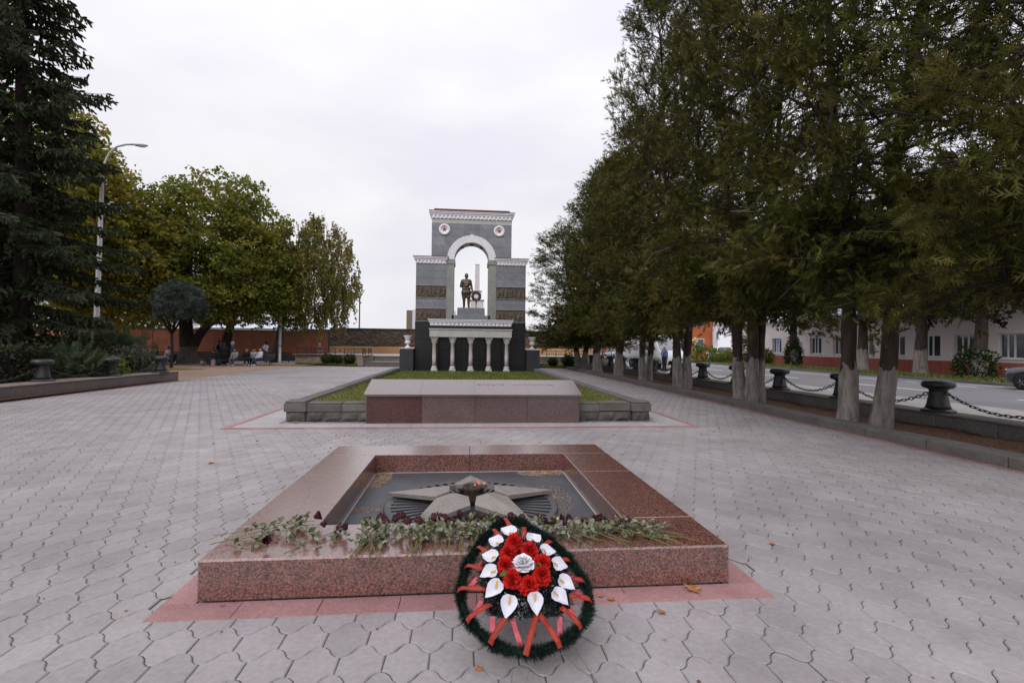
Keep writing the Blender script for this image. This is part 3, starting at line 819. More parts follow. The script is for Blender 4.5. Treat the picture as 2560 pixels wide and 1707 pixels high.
# lawn: base sheet and blades
lawn = MB()
LZ = lambda y: 0.36 - 0.011 * (y - 11)
lawn.add([(KX0 + .2, 11.0, LZ(11)), (KX1 - .2, 11.0, LZ(11)), (KX1 - .2, 27.6, LZ(27.6)), (KX0 + .2, 27.6, LZ(27.6))], [(0, 1, 2, 3)])
tag(lawn.build('lawn', MAT['lawn_base']), kind='structure')
MAT['grass'] = leafmat('grass_blade', [(0.055, 0.085, 0.012), (0.10, 0.14, 0.02), (0.16, 0.19, 0.035), (0.26, 0.22, 0.08)], clump=1.2, transl=0.3)
def grass(name, x0, x1, y0, y1, n_, zf, h=(.03, .075), w=.006, label='', seed=1, excl=None):
    r = np.random.RandomState(seed)
    p = np.c_[r.uniform(x0, x1, n_), r.uniform(y0, y1, n_)]
    if excl is not None: p = p[~excl(p[:, 0], p[:, 1])]
    n_ = len(p)
    p = np.c_[p, zf(p[:, 1])]
    d = np.c_[r.normal(0, .45, n_), r.normal(0, .45, n_), np.ones(n_)]
    s = r.uniform(h[0], h[1], n_)
    me = inst_mesh(name, [(-1, 0, 0), (1, 0, 0), (0.6, 0.6, 0.15), (-0.4, 0.6, 0.15), (0.1, 1.0, 0.45)], [[(0, 1, 2, 3)], [(3, 2, 4)]], p, frames(d, np.c_[r.normal(size=n_), r.normal(size=n_), np.zeros(n_)]), np.c_[np.full(n_, w), s, s], MAT['grass'])
    return tag(obj(name, me), label, 'grass', kind='stuff')
grass('grass', KX0 + .3, KX1 - .3, 11.1, 16, 19000, lambda y: 0.36 - 0.011 * (y - 11) - .004, label='short yellowing grass of the lawn behind the granite slab', seed=3, excl=lambda x, y: (x > -1.4) & (x < 2.0) & (y < 13))
grass('grass', KX0 + .3, KX1 - .3, 16, 27.6, 16000, lambda y: 0.36 - 0.011 * (y - 11) - .004, h=(.05, .11), w=.012, label='short green grass in front of the monument columns', seed=4)
# ------------------------------------------------------------------ bodies grown from tapered capsules into one continuous surface
def caps_mesh(caps, n=12):
    Vs, Fs, o = [], [], 0
    for p0, p1, r0, r1, mi in caps:
        p0, p1 = np.array(p0, float), np.array(p1, float)
        d = p1 - p0; L = np.linalg.norm(d); d = d / L if L > 1e-6 else np.array([0, 0, 1.0])
        if L <= 1e-6: p1 = p0 + d * 1e-4
        pts, rr = [], []
        for a in (89.0, 60.0, 30.0, 0.0): pts.append(p0 - d * r0 * math.sin(math.radians(a))); rr.append(max(r0 * math.cos(math.radians(a)), 1e-4))
        for a in (0.0, 30.0, 60.0, 89.0): pts.append(p1 + d * r1 * math.sin(math.radians(a))); rr.append(max(r1 * math.cos(math.radians(a)), 1e-4))
        ref = np.array([0, 0, 1.0]) if abs(d[2]) < 0.9 else np.array([1.0, 0, 0])
        x = np.cross(d, ref); x /= np.linalg.norm(x); y = np.cross(d, x)
        ang = 2 * PI * np.arange(n) / n
        V = np.concatenate([p[None] + r * (np.cos(ang)[:, None] * x + np.sin(ang)[:, None] * y) for p, r in zip(pts, rr)])
        m = len(pts)
        F = [(i * n + k, i * n + (k + 1) % n, (i + 1) * n + (k + 1) % n, (i + 1) * n + k) for i in range(m - 1) for k in range(n)]
        F = [tuple(q_) for q_ in F]
        Vs.append(V); Fs += [tuple(i + o for i in f) for f in F] + [tuple(range(o + n))[o:][::-1], tuple(range(o + (m - 1) * n, o + m * n))]
        o += len(V)
    return np.concatenate(Vs), Fs

def body_mesh(name, caps, mats, voxel, smooth_it=3):
    V, F = caps_mesh(caps)
    me = bpy.data.meshes.new(name); me.from_pydata([tuple(v) for v in V], [], F); me.update()
    tmp = bpy.data.objects.new(name, me); COL.objects.link(tmp)
    rm = tmp.modifiers.new('r', 'REMESH'); rm.mode = 'VOXEL'; rm.voxel_size = voxel
    sm = tmp.modifiers.new('s', 'SMOOTH'); sm.iterations = smooth_it; sm.factor = 0.5
    bpy.context.view_layer.update()
    res = bpy.data.meshes.new_from_object(tmp.evaluated_get(bpy.context.evaluated_depsgraph_get()))
    bpy.data.objects.remove(tmp, do_unlink=True)
    res.name = name
    res.materials.clear()
    for m in mats: res.materials.append(m)
    nf = len(res.polygons)
    c = np.zeros(nf * 3, dtype=np.float32); res.polygons.foreach_get('center', c); c = c.reshape(-1, 3)
    best, bi = np.full(nf, 1e9), np.zeros(nf, dtype=np.int32)
    for p0, p1, r0, r1, mi in caps:
        p0, p1 = np.array(p0), np.array(p1); d = p1 - p0; L2 = max(d @ d, 1e-9)
        tt = np.clip(((c - p0) @ d) / L2, 0, 1)
        dist = np.linalg.norm(c - p0 - tt[:, None] * d, axis=1) - (r0 + (r1 - r0) * tt)
        upd = dist < best; best[upd] = dist[upd]; bi[upd] = mi
    res.polygons.foreach_set('material_index', bi)
    res.polygons.foreach_set('use_smooth', np.ones(nf, dtype=bool))
    res.update()
    return res

def fingers(w, d, side, up, s, mi):
    """Five finger capsules from wrist-end w along d; side and up are unit vectors."""
    w, d, side, up = map(np.array, (w, d, side, up))
    out = [(w - d * .03 * s, w + d * .035 * s, .02 * s, .024 * s, mi)]
    for k, (o, l) in enumerate(((-.022, .052), (-.007, .062), (.008, .058), (.022, .045))):
        b = w + d * .045 * s + side * o * s
        mid = b + d * l * .55 * s + up * .004 * s
        out += [(b, mid, .0085 * s, .008 * s, mi), (mid, mid + d * l * .5 * s - up * .014 * s, .008 * s, .0065 * s, mi)]
    b = w + side * -.026 * s
    out.append((b, b + d * .045 * s - side * .022 * s, .0095 * s, .0075 * s, mi))
    return out

# ------------------------------------------------------------------ the monument
MAT['marble'] = None
def marble(name, c1, c2, vein, var=0.12):
    t = NT(name)
    p = t.pos((1, 1, 1))
    n = t.noise(p, 1.6, 6, 0.6)
    wv = t.new('ShaderNodeTexWave', Scale=0.9, Distortion=9.0, Detail=4.0); wv.inputs['Detail Scale'].default_value = 1.6
    mp = t.n.new('ShaderNodeMapping'); mp.inputs['Rotation'].default_value = (0, 0.8, 0.3); t.l.new(p, mp.inputs[0]); t.l.new(mp.outputs[0], wv.inputs['Vector'])
    col = t.ramp(n, [(0.3, c1), (0.7, c2)])
    vf = t.ramp(wv.outputs['Fac'], [(0.93, (0, 0, 0)), (0.995, (0.3, 0.3, 0.3))])
    col = t.mix(vf, col, vein)
    f = t.noise(p, 26, 4); col = t.mix(0.3, col, t.ramp(f, [(0.3, tuple(x * .6 for x in c1)), (0.7, tuple(x * 1.3 for x in c2))]))
    v = t.math('MULTIPLY_ADD', t.rnd(), 2 * var, 1 - var)
    nd = t.n.new('ShaderNodeVectorMath'); nd.operation = 'SCALE'
    t.l.new(col, nd.inputs[0]); t.l.new(v, nd.inputs['Scale']); t.color(nd.outputs[0])
    return t.set(0.38, 0.45)
MAT['marble'] = marble('grey_marble', (0.15, 0.155, 0.178), (0.255, 0.26, 0.29), (0.42, 0.42, 0.44))
MAT['green_stone'] = M('pale_green_stone', (0.37, 0.38, 0.36), (0.48, 0.488, 0.465), scale=2.5, rough=0.55, var=0.06, fine=0.2)
MAT['jamb_stone'] = M('jamb_stone', (0.20, 0.205, 0.195), (0.31, 0.31, 0.295), scale=2.0, rough=0.6, var=0.06, fine=0.2, stretch=(1, 1, .4))
MAT['plaster'] = M('white_painted_plaster', (0.78, 0.76, 0.82), (0.87, 0.85, 0.90), scale=3, rough=0.75, fine=0.06)
MAT['black_granite'] = granite('black_granite', [(0.2, (0.006, 0.006, 0.007)), (0.6, (0.015, 0.014, 0.016)), (0.9, (0.035, 0.033, 0.037))], scale=90, rough=0.25, spec=0.4, big=0.3, var=0.15)
MAT['blue_granite'] = granite('blue_black_granite', [(0.2, (0.016, 0.016, 0.021)), (0.6, (0.036, 0.036, 0.046)), (0.9, (0.075, 0.075, 0.09))], scale=70, rough=0.4, spec=0.4, big=0.3)
MAT['relief'] = M('bronze_relief', (0.06, 0.044, 0.032), (0.135, 0.10, 0.072), scale=5, rough=0.55, spec=0.4, bump=.4, bscale=30, bdist=.01)
MAT['bronze'] = M('statue_bronze', (0.065, 0.048, 0.035), (0.16, 0.12, 0.09), scale=3.2, rough=0.42, spec=0.5, metal=0.45, bump=.2, bscale=40)
MAT['column_stone'] = M('column_stone', (0.47, 0.435, 0.41), (0.60, 0.565, 0.54), scale=5, rough=0.7, fine=0.2, bump=.15)
MAT['red_roof'] = M('rusty_red_sheet', (0.12, 0.02, 0.02), (0.24, 0.06, 0.055), scale=3, rough=0.6, fine=.4)
MAT['red_star'] = M('red_enamel', (0.27, 0.05, 0.03), (0.34, 0.085, 0.05), scale=8, rough=0.5)
MAT['gold'] = M('dull_gold', (0.17, 0.10, 0.055), (0.24, 0.15, 0.08), scale=8, rough=0.5)

XC, YF = 0.44, 30.5
mon = thing('memorial_arch', 'tall grey marble memorial arch with white cornices, bronze reliefs and five columns', 'monument', (XC, YF, 0))
def mbox(name, x0, x1, y0, y1, z0, z1, m, c=0.0, parent=None, smooth=False):
    return MB().box(x0, x1, y0, y1, z0, z1, c=c).build(name, m, parent or mon)
D = 1.2                                                        # depth of the arch
SPR, AR, AO = 6.92, 1.065, 1.50
HW, HL = 2.46, 3.375
# core behind the cladding: two legs and an arched head
coreM = MAT['marble']
mbox('core', -HL + .03, -AR - .02, 0.04, D - .03, 0.1, 6.62, coreM); mbox('core', AR + .02, HL - .03, 0.04, D - .03, 0.1, 6.62, coreM)
mb = MB()
na = 24
arc = [(AR * math.cos(a), SPR + AR * math.sin(a)) for a in np.linspace(PI, 0, na)]
outl = [(-HW + .03, 6.6)] + [(-AR, 6.6)] + arc + [(AR, 6.6), (HW - .03, 6.6), (HW - .03, 9.36), (-HW + .03, 9.36)]
v, f = [], []
zz = [(x, z) for x, z in [(-AR, 6.6)] + arc + [(AR, 6.6)]]
for yy in (0.04, D - .03):
    for x, z in zz: v.append((x, yy, z))
    for x, z in zz: v.append((max(-HW + .03, min(HW - .03, x * 3.2 if abs(x) > .35 else x * 3.2)), yy, 9.36 if abs(x) < AR * .97 else z if z > 6.7 else 6.6))
N2 = len(zz)
o2_ = 2 * N2
for i in range(N2 - 1):
    f += [(i, i + 1, N2 + i + 1, N2 + i), (o2_ + i + 1, o2_ + i, o2_ + N2 + i, o2_ + N2 + i + 1), (i + 1, i, o2_ + i, o2_ + i + 1), (N2 + i, N2 + i + 1, o2_ + N2 + i + 1, o2_ + N2 + i)]
MB().add(v, f).build('arch_head', MAT['green_stone'], mon)
# marble panels on the head, both faces
rows = [6.62, 7.15, 7.75, 8.35, 8.82, 9.13]
def arch_x(z, R=AO - .12):
    return math.sqrt(max(0.0, R * R - (z - SPR) ** 2)) if SPR <= z < SPR + R else (R if z < SPR else 0.0)
for yy0, yy1 in ((0.0, 0.05), (D - .05, D)):
    for r0_, r1_ in zip(rows[:-1], rows[1:]):
        gp = 0.003
        if r0_ >= SPR + AO - .14:
            xs = np.linspace(-HW, HW, 6)
            for a, b in zip(xs[:-1], xs[1:]): mbox('marble_panel', a + gp, b - gp, yy0, yy1, r0_ + gp, r1_ - gp, MAT['marble'], .003)
        else:
            zs = np.linspace(r0_ + gp, r1_ - gp, 5)
            xin = [arch_x(z) for z in zs]
            full = min(xin) < 0.02
            split = -1.62 if max(xin) < 1.5 else None
            for sgn in (-1, 1):
                segs = [(-HW, split), (split, None)] if (split and max(xin) < 1.35) else [(-HW, None)]
                for a, b in segs:
                    if b is not None:
                        mbox('marble_panel', min(sgn * (a + gp), sgn * (b - gp)), max(sgn * (a + gp), sgn * (b - gp)), yy0, yy1, r0_ + gp, r1_ - gp, MAT['marble'], .003)
                    else:
                        poly = [(sgn * (a + gp), r1_ - gp), (sgn * (a + gp), r0_ + gp)] + [(-sgn * -1 * -max(x_, .004) * 1.0, z) for x_, z in zip(xin, zs)]
                        poly = [(sgn * (a + gp), r1_ - gp), (sgn * (a + gp), r0_ + gp)] + [(sgn * -max(x_, .004), z) for x_, z in zip(xin, zs)]
                        if sgn < 0: poly = poly[::-1]
                        MB().prism(poly, yy0, yy1, axis='y').build('marble_panel', MAT['marble'], mon)
# side faces of the head
for sx in (-HW, HW - .05):
    for r0_, r1_ in zip(rows[:-1], rows[1:]): mbox('marble_panel', sx, sx + .05, 0.052, D - .052, r0_ + .003, r1_ - .003, MAT['marble'], .003)
for k in range(4): mbox('band_stone', -HW + k * HW / 2 + .002, -HW + (k + 1) * HW / 2 - .002, 0.0, D, 9.133, 9.40, MAT['green_stone'], .004)
def cornice(xa, xb, ya, yb, z0, z1, nd, name='cornice'):
    c = mbox(name, xa - .03, xb + .03, ya - .04, yb + .04, z0, z0 + (z1 - z0) * .42, MAT['plaster'], .006)
    h = z1 - z0
    MB().box(xa - .09, xb + .09, ya - .10, yb + .10, z0 + h * .42, z0 + h * .62, c=.012).box(xa - .13, xb + .13, ya - .15, yb + .15, z0 + h * .622, z0 + h * .80, c=.012).box(xa - .17, xb + .17, ya - .19, yb + .19, z0 + h * .802, z0 + h * .94, c=.01).build('cornice_moulding', MAT['plaster'], mon)
    MB().box(xa - .185, xb + .185, ya - .205, yb + .205, z0 + h * .942, z1).build('flashing', MAT['dark_metal'], mon)
    w = (xb - xa) / nd
    dm = MB().box(-w * .27, w * .27, -.055, 0.0, 0, h * .34, c=.006).mesh('dentil', MAT['plaster'])
    for i in range(nd): obj('dentil', dm, mon, (xa + w * (i + .5), ya - .038, z0 + h * .075))
cornice(-HW, HW, 0, D, 9.402, 9.88, 20)
MB().box(-HW + .12, HW - .12, .08, D - .08, 9.89, 10.05, c=.02).build('parapet', MAT['red_roof'], mon)
# archivolt: white voussoirs
nv = 25
for i in range(nv):
    a0, a1 = PI * i / nv + .004, PI * (i + 1) / nv - .004
    am = (a0 + a1) / 2
    pts = [(AR * math.cos(a0), SPR + AR * math.sin(a0)), (AO * math.cos(a0), SPR + AO * math.sin(a0)), (AO * math.cos(am) * 1.004, SPR + AO * 1.004 * math.sin(am)), (AO * math.cos(a1), SPR + AO * math.sin(a1)), (AR * math.cos(a1), SPR + AR * math.sin(a1))]
    if i == nv // 2: pts = [(x * (1.035 if abs(x) ** 2 + (z - SPR) ** 2 > 1.5 else 1), SPR + (z - SPR) * (1.035 if abs(x) ** 2 + (z - SPR) ** 2 > 1.5 else 1)) for x, z in pts]
    MB().prism(pts, -.055, .001, axis='y').build('voussoir', MAT['plaster'], mon)
for dz in (-.62, 0, .62):
    MB().box(-.12 + dz, .12 + dz, .45, .6, SPR + math.sqrt(AR * AR - dz * dz) - .075, SPR + math.sqrt(AR * AR - dz * dz) - .005).build('soffit_lamp', MAT['dark_metal'], mon)
# legs: jambs, panels, reliefs, dark base
for sgn in (-1, 1):
    def bx(name, a, b, y0, y1, z0, z1, m, c=.003):
        mbox(name, min(sgn * a, sgn * b), max(sgn * a, sgn * b), y0, y1, z0, z1, m, c)
    for z0, z1 in zip((3.1, 4.4, 5.6), (4.4, 5.6, 6.62)): bx('jamb_stone', AR - .001, AR + .47, -.02, D + .02, z0 + .002, z1 - .002, MAT['jamb_stone'])
    bx('jamb_cap', AR - .06, AR + .45, -.06, D + .06, 6.623, 6.91, MAT['jamb_stone'], .02)
    for z0, z1 in ((5.29, 5.75), (5.75, 6.2), (6.2, 6.62), (3.88, 4.2), (4.2, 4.53)):
        bx('marble_panel', AR + .473, HL, 0.0, .05, z0 + .003, z1 - .003, MAT['marble'])
        bx('marble_panel', AR + .473, HL, D - .05, D, z0 + .003, z1 - .003, MAT['marble'])
        bx('marble_panel', HL - .05, HL, .052, D - .052, z0 + .003, z1 - .003, MAT['marble'])
    for z0, z1 in ((4.545, 5.275), (3.115, 3.865)):
        xa, xb = AR + .475, HL
        r = np.random.RandomState(int(z0 * 10) + sgn + 5)
        nx, nz = 66, 27
        X, Z = np.meshgrid(np.linspace(0, xb - xa, nx), np.linspace(0, z1 - z0, nz))
        Hh = np.zeros_like(X)
        nfig = 7
        for k in range(nfig):
            fx = (k + .5 + r.uniform(-.25, .25)) * (xb - xa) / nfig; hz = r.uniform(.44, .58)
            def cap(x0_, z0_, x1_, z1_, rad, hgt):
                dx, dz = x1_ - x0_, z1_ - z0_; L2 = dx * dx + dz * dz + 1e-9
                tt = np.clip(((X - x0_) * dx + (Z - z0_) * dz) / L2, 0, 1)
                dd = np.hypot(X - x0_ - tt * dx, Z - z0_ - tt * dz)
                return hgt * np.sqrt(np.maximum(0, 1 - (dd / rad) ** 2))
            for args in ((fx, hz, fx + .001, hz, .065, .07), (fx, hz - .1, fx + r.uniform(-.1, .1), hz - .3, .085, .06), (fx, hz - .12, fx + r.uniform(-.25, .25), hz - r.uniform(.1, .35), .035, .05), (fx, hz - .3, fx + r.uniform(-.15, .15), .05, .05, .045), (fx, hz - .3, fx + r.uniform(-.15, .15), .05, .05, .045)):
                Hh = np.maximum(Hh, cap(*args))
        Hh += r.normal(0, .004, Hh.shape)
        Hh[0] = Hh[-1] = Hh[:, 0] = Hh[:, -1] = 0
        V = np.c_[(sgn * (xa + X)).ravel(), (-.01 - Hh).ravel(), (z0 + Z).ravel()]
        ii = np.arange(nx * nz).reshape(nz, nx)
        qd = np.stack([ii[:-1, :-1], ii[:-1, 1:], ii[1:, 1:], ii[1:, :-1]], -1).reshape(-1, 4)
        if sgn < 0: qd = qd[:, ::-1]
        obj('relief_panel', mesh_np('relief_panel', V, [qd], MAT['relief'], smooth=True), mon)
        bx('relief_back', xa, xb, -.009, .05, z0, z1, MAT['relief'], .002)
        bx('relief_back', HL - .05, HL + .002, .052, D - .03, z0, z1, MAT['relief'], .002)
        bx('relief_ledge', xa - .002, xb + .025, -.06, .03, z1 + .001, z1 + .022, MAT['green_stone'], .004); bx('relief_ledge', xa - .002, xb + .025, -.06, .03, z0 - .023, z0 - .001, MAT['green_stone'], .004)
    z = 0.1
    for h in (.62, .62, .62, .60, .53):
        for a, b in ((1.1, 2.2), (2.2, HL + .02)): bx('granite_panel', a + .002, b - .002, -.03, .05, z + .002, z + h - .002, MAT['black_granite'], .004)
        bx('granite_panel', HL - .03, HL + .021, .052, D, z + .002, z + h - .002, MAT['black_granite'], .004)
        z += h
    cor_a, cor_b = (-HL, -AR - .52) if sgn < 0 else (AR + .52, HL)
    cornice(cor_a, cor_b, 0, D, 6.622, 7.06, 8)
    # medallion
    mz, mx_ = 8.74, sgn * 1.685
    prof = [(.20, 0), (.335, 0), (.35, .03), (.335, .07), (.28, .09), (.22, .07), (.20, .02)]
    m_ = MB().lathe(prof, 32); m_.v = [(x + mx_, -z_, y + mz) for x, y, z_ in m_.v]; m_.build('medallion_ring', MAT['plaster'], mon, smooth=True)
    m_ = MB().lathe([(.001, .004), (.205, .004), (.205, .012), (.001, .012)], 24); m_.v = [(x + mx_, -z_, y + mz) for x, y, z_ in m_.v]; m_.build('medallion_disc', MAT['gold'], mon)
    sp = [(mx_ + (.165 if k % 2 == 0 else .07) * math.sin(k * PI / 5), mz + (.165 if k % 2 == 0 else .07) * math.cos(k * PI / 5)) for k in range(10)]
    MB().prism(sp, -.03, -.013, axis='y').build('medallion_star', MAT['red_star'], mon)
# recess behind the columns and the portico
for k in range(4):
    a, b = -1.1 + k * .55, -1.1 + (k + 1) * .55
    for z0, z1 in ((.1, .72), (.72, 1.34), (1.34, 1.96), (1.96, 2.6)): mbox('granite_panel', a + .002, b - .002, 0.0, .05, z0 + .002, z1 - .002, MAT['black_granite'], .004)
mbox('core', -1.1, 1.1, .051, D - .03, .1, 3.1, MAT['black_granite'])
PY = -1.05                                                     # front of the portico
for sx in (-2.42, 1.92): mbox('side_wall', sx, sx + .5, -.55, -.032, .1, 2.12, MAT['black_granite'], .004)
mbox('beam', -2.44, 2.44, PY, -.035, 2.13, 2.56, MAT['green_stone'], .006)
mbox('beam_ledge', -2.48, 2.48, PY - .05, -.035, 2.562, 2.625, MAT['green_stone'], .01)
mbox('frieze', -2.40, 2.40, PY + .05, -.035, 2.627, 2.80, MAT['black_granite'], .004)
c = mbox('cornice', -2.42, 2.42, PY + .03, -.03, 2.802, 2.96, MAT['plaster'], .006)
MB().box(-2.47, 2.47, PY - .06, -.03, 2.962, 3.05, c=.012).box(-2.51, 2.51, PY - .11, -.03, 3.052, 3.13, c=.012).box(-2.55, 2.55, PY - .15, -.03, 3.132, 3.19, c=.01).build('cornice_moulding', MAT['plaster'], mon)
mbox('flashing', -2.56, 2.56, PY - .16, -.03, 3.192, 3.205, MAT['dark_metal'])
dm = MB().box(-.085, .085, -.07, 0, 0, .14, c=.008).mesh('dentil', MAT['plaster'])
for i in range(20): obj('dentil', dm, mon, (-2.42 + 4.84 * (i + .5) / 20, PY + .032, 2.81))
# columns
col_parts = {
    'plinth': MB().box(-.2, .2, -.2, .2, .1, .16, c=.008).mesh('plinth', MAT['column_stone']),
    'column_base': MB().lathe([(.2, .161), (.205, .2), (.185, .235), (.165, .25), (.16, .29), (.175, .31), (.165, .34), (.135, .37), (.125, .40)], 20).mesh('column_base', MAT['column_stone'], True),
    'shaft': MB().lathe([(.122, .401), (.122, .9), (.112, 1.74), (.128, 1.75), (.128, 1.775), (.112, 1.785)], 20).mesh('shaft', MAT['column_stone'], True),
}
cap = MB().lathe([(.112, 1.786), (.118, 1.85), (.135, 1.95), (.165, 2.04), (.15, 2.06)], 16)
for k in range(8):
    a = 2 * PI * k / 8
    for (r_, z_, h_) in ((.125, 1.79, .13), (.14, 1.87, .13)):
        aa = a + (0 if h_ and z_ < 1.8 else PI / 8)
        ca, sa = math.cos(aa), math.sin(aa)
        cap.tube([(r_ * ca, r_ * sa, z_), ((r_ + .012) * ca, (r_ + .012) * sa, z_ + h_ * .6), ((r_ + .05) * ca, (r_ + .05) * sa, z_ + h_), ((r_ + .06) * ca, (r_ + .06) * sa, z_ + h_ * .85)], [.034, .034, .022, .012], 5)
for sx in (-1, 1):
    for sy in (-1, 1):
        cap.tube([(sx * .10, sy * .10, 1.93), (sx * .15, sy * .15, 2.03), (sx * .19, sy * .19, 2.06), (sx * .205, sy * .205, 2.03), (sx * .185, sy * .185, 2.01)], [.025, .03, .034, .03, .02], 6)
cap.box(-.19, .19, -.19, .19, 2.07, 2.125, c=.012)
cap.ball((0, -.19, 2.06), .03, 8, 6)
col_parts['capital'] = cap.mesh('capital', MAT['column_stone'], False)
for k in range(5):
    for nm, me in col_parts.items(): obj(nm, me, mon, (-2.16 + 1.08 * k, -.80, 0))
# base steps
mbox('base_step', -3.75, 3.75, -1.65, D + .4, -.05, .1, MAT['blue_granite'], .01)
for sx in (-4.35, 3.752): mbox('base_step', sx, sx + .6, -1.2, D + .2, -.05, .085, MAT['blue_granite'], .01)
# pedestals at the sides
for sgn in (-1, 1):
    a, b = (sgn * 3.40, sgn * 4.2)
    mbox('side_pedestal', min(a, b), max(a, b), -.75, .55, .087, 1.40, MAT['blue_granite'], .006)
    mbox('pedestal_cap', min(a, b) - .03, max(a, b) + .03, -.78, .58, 1.402, 1.45, MAT['green_stone'], .01)
# statue plinth
mbox('plinth_tier', -1.19, 1.19, -.02, 1.1, 3.101, 3.5, MAT['marble'], .01)
mbox('plinth_tier', -.85, .85, .08, 1.0, 3.502, 3.75, MAT['marble'], .008); mbox('plinth_tier', -.84, .84, .09, .99, 3.752, 3.97, MAT['marble'], .008)

# urns
MAT['urn'] = M('white_stone', (0.62, 0.60, 0.60), (0.76, 0.74, 0.74), scale=4, rough=0.65, fine=.12)
up = [(.20, 0), (.2, .04), (.15, .075), (.08, .13), (.065, .19), (.085, .23), (.155, .27), (.185, .33), (.18, .37), (.14, .40), (.145, .46), (.175, .58), (.225, .68), (.25, .71), (.255, .74), (.22, .75), (.18, .72), (.02, .68)]
MAT['urn_weathered'] = M('weathered_white_stone', (0.42, 0.40, 0.385), (0.58, 0.56, 0.55), scale=4, rough=0.7, fine=.2)
for xx, lab, mm in ((-3.80, 'clean white stone urn on the pedestal beside the terrace steps', 'urn'), (3.80, 'weathered grey white stone urn on the pedestal towards the conifers', 'urn_weathered')):
    u = thing('garden_urn', lab, 'urn', (XC + xx, YF - .1, 1.452), 0, 'urns beside the arch')
    m_ = MB().lathe(up[:6], 20); m_.build('urn_foot', MAT[mm], u, True)
    m_ = MB().lathe(up[5:11], 28); m_.v = [(x * (1 + .04 * math.cos(14 * math.atan2(y, x))), y * (1 + .04 * math.cos(14 * math.atan2(y, x))), z) for x, y, z in m_.v]; m_.build('urn_belly', MAT[mm], u, True)
    MB().lathe(up[10:], 28).build('urn_bowl', MAT[mm], u, True)

# statue: soldier in belted tunic, breeches and boots, one hand on a wreath
statue = thing('bronze_statue', 'bronze soldier statue in belted tunic resting a hand on a wreath', 'statue', (0.13, YF + .42, 3.972))
S = 2.14
def s_(*p): return tuple(S * q_ for q_ in p)
cp = []
def C(p0, p1, r0, r1): cp.append((s_(*p0), s_(*p1), S * r0, S * r1, 0))
# front of the figure is -y (towards the plaza)
C((-.05, .0, .50), (.05, .0, .50), .078, .078); C((0, 0, .52), (0, .005, .68), .075, .092)
C((-.055, 0, .72), (.055, 0, .72), .082, .082); C((-.055, -.03, .73), (.055, -.03, .73), .062, .062); C((-.095, 0, .80), (.095, 0, .80), .045, .045)
C((-.06, .0, .56), (.06, .0, .56), .066, .066)                                   # waist
C((-.055, -.01, .455), (.055, -.01, .455), .094, .094); C((-.06, 0, .40), (-.03, 0, .40), .082, .082); C((.06, 0, .40), (.03, 0, .40), .082, .082)   # tunic skirt
C((0, 0, .82), (.004, -.012, .89), .036, .034)
C((.006, -.012, .925), (.008, -.012, .95), .054, .052); C((.014, -.032, .90), (.016, -.036, .898), .036, .034); C((.03, -.066, .922), (.032, -.07, .915), .012, .012)
C((.006, -.002, .965), (.0, .008, .955), .052, .052); C((-.047, -.01, .925), (-.047, -.008, .93), .014, .014); C((.054, -.004, .925), (.054, -.002, .93), .014, .014)
for sx, kx, ax in ((-1, -.062, -.058), (1, .070, .076)):
    C((sx * .05, 0, .46), (kx, -.012, .30), .076, .06); C((sx * .062, .0, .40), (kx * 1.1, -.01, .34), .075, .06)
    C((kx, -.012, .285), (ax, .0, .09), .048, .036); C((ax, 0, .27), (ax, 0, .235), .045, .046); C((ax, .008, .09), (ax, .008, .04), .034, .034)
    C((ax, .01, .022), (ax + sx * .018, -.09, .018), .028, .024)
# bent arm across the body
C((-.115, .0, .79), (-.155, .01, .635), .044, .038); C((-.155, .01, .63), (-.045, -.085, .64), .037, .026)
cp += fingers(s_(-.03, -.094, .642), (.97, -.1, .1), (0, -.1, 1), (0, -1, 0), S * 0.95, 0)
# arm down to the wreath
C((.115, .0, .79), (.155, .005, .62), .042, .034); C((.155, .005, .62), (.185, -.03, .475), .033, .024)
cp += fingers(s_(.19, -.035, .465), (.1, -.12, -.98), (1, 0, .1), (0, -1, 0), S * 0.95, 0)
# belt, collar, knife-edge folds
C((-.07, -.045, .565), (.07, -.045, .565), .045, .045); C((-.06, -.06, .52), (.0, -.085, .44), .014, .01); C((.06, -.06, .52), (.0, -.085, .44), .014, .01)
C((-.02, -.088, .60), (-.015, -.1, .72), .012, .012); C((-.06, -.085, .71), (-.03, -.09, .70), .022, .022); C((.06, -.085, .71), (.03, -.09, .70), .022, .022)
obj('soldier', body_mesh('soldier', cp, [MAT['bronze']], .022, 2), statue)
wr = MB()
wc = (.62, -.12, .74)
rng = random.Random(3)
for k in range(44):
    a = 2 * PI * k / 44
    for q_ in range(3):
        b = a + rng.uniform(-.05, .05); rr = .215 + (q_ - 1) * .045
        p = np.array([wc[0] + rr * math.cos(b), wc[1] - .03 * (1 - abs(q_ - 1)) + rng.uniform(-.015, .015), wc[2] + rr * math.sin(b)])
        tdir = np.array([-math.sin(b), 0, math.cos(b)]); out_ = np.array([math.cos(b), -.5, math.sin(b)]) * (q_ - 1 + .2)
        e = p + tdir * .10 + out_ * .035
        wr.tube([p, (p + e) / 2, e], [.022, .03, .008], 4)
ring = [(wc[0] + .215 * math.cos(a), wc[1] + .01, wc[2] + .215 * math.sin(a)) for a in np.linspace(0, 2 * PI, 33)]
wr.tube(ring, .062, 8)
wr.tube([(wc[0] + .02, wc[1] - .04, .52), (wc[0], wc[1] - .05, .34), (wc[0] + .03, wc[1] - .05, .20)], [.06, .055, .012], 6); wr.tube([(wc[0] - .07, wc[1] - .04, .54), (wc[0] - .01, wc[1] - .05, .36)], [.05, .03], 6); wr.tube([(wc[0] + .11, wc[1] - .04, .54), (wc[0] + .02, wc[1] - .05, .38)], [.05, .03], 6)
wr.build('bronze_wreath', MAT['bronze'], statue, smooth=False)
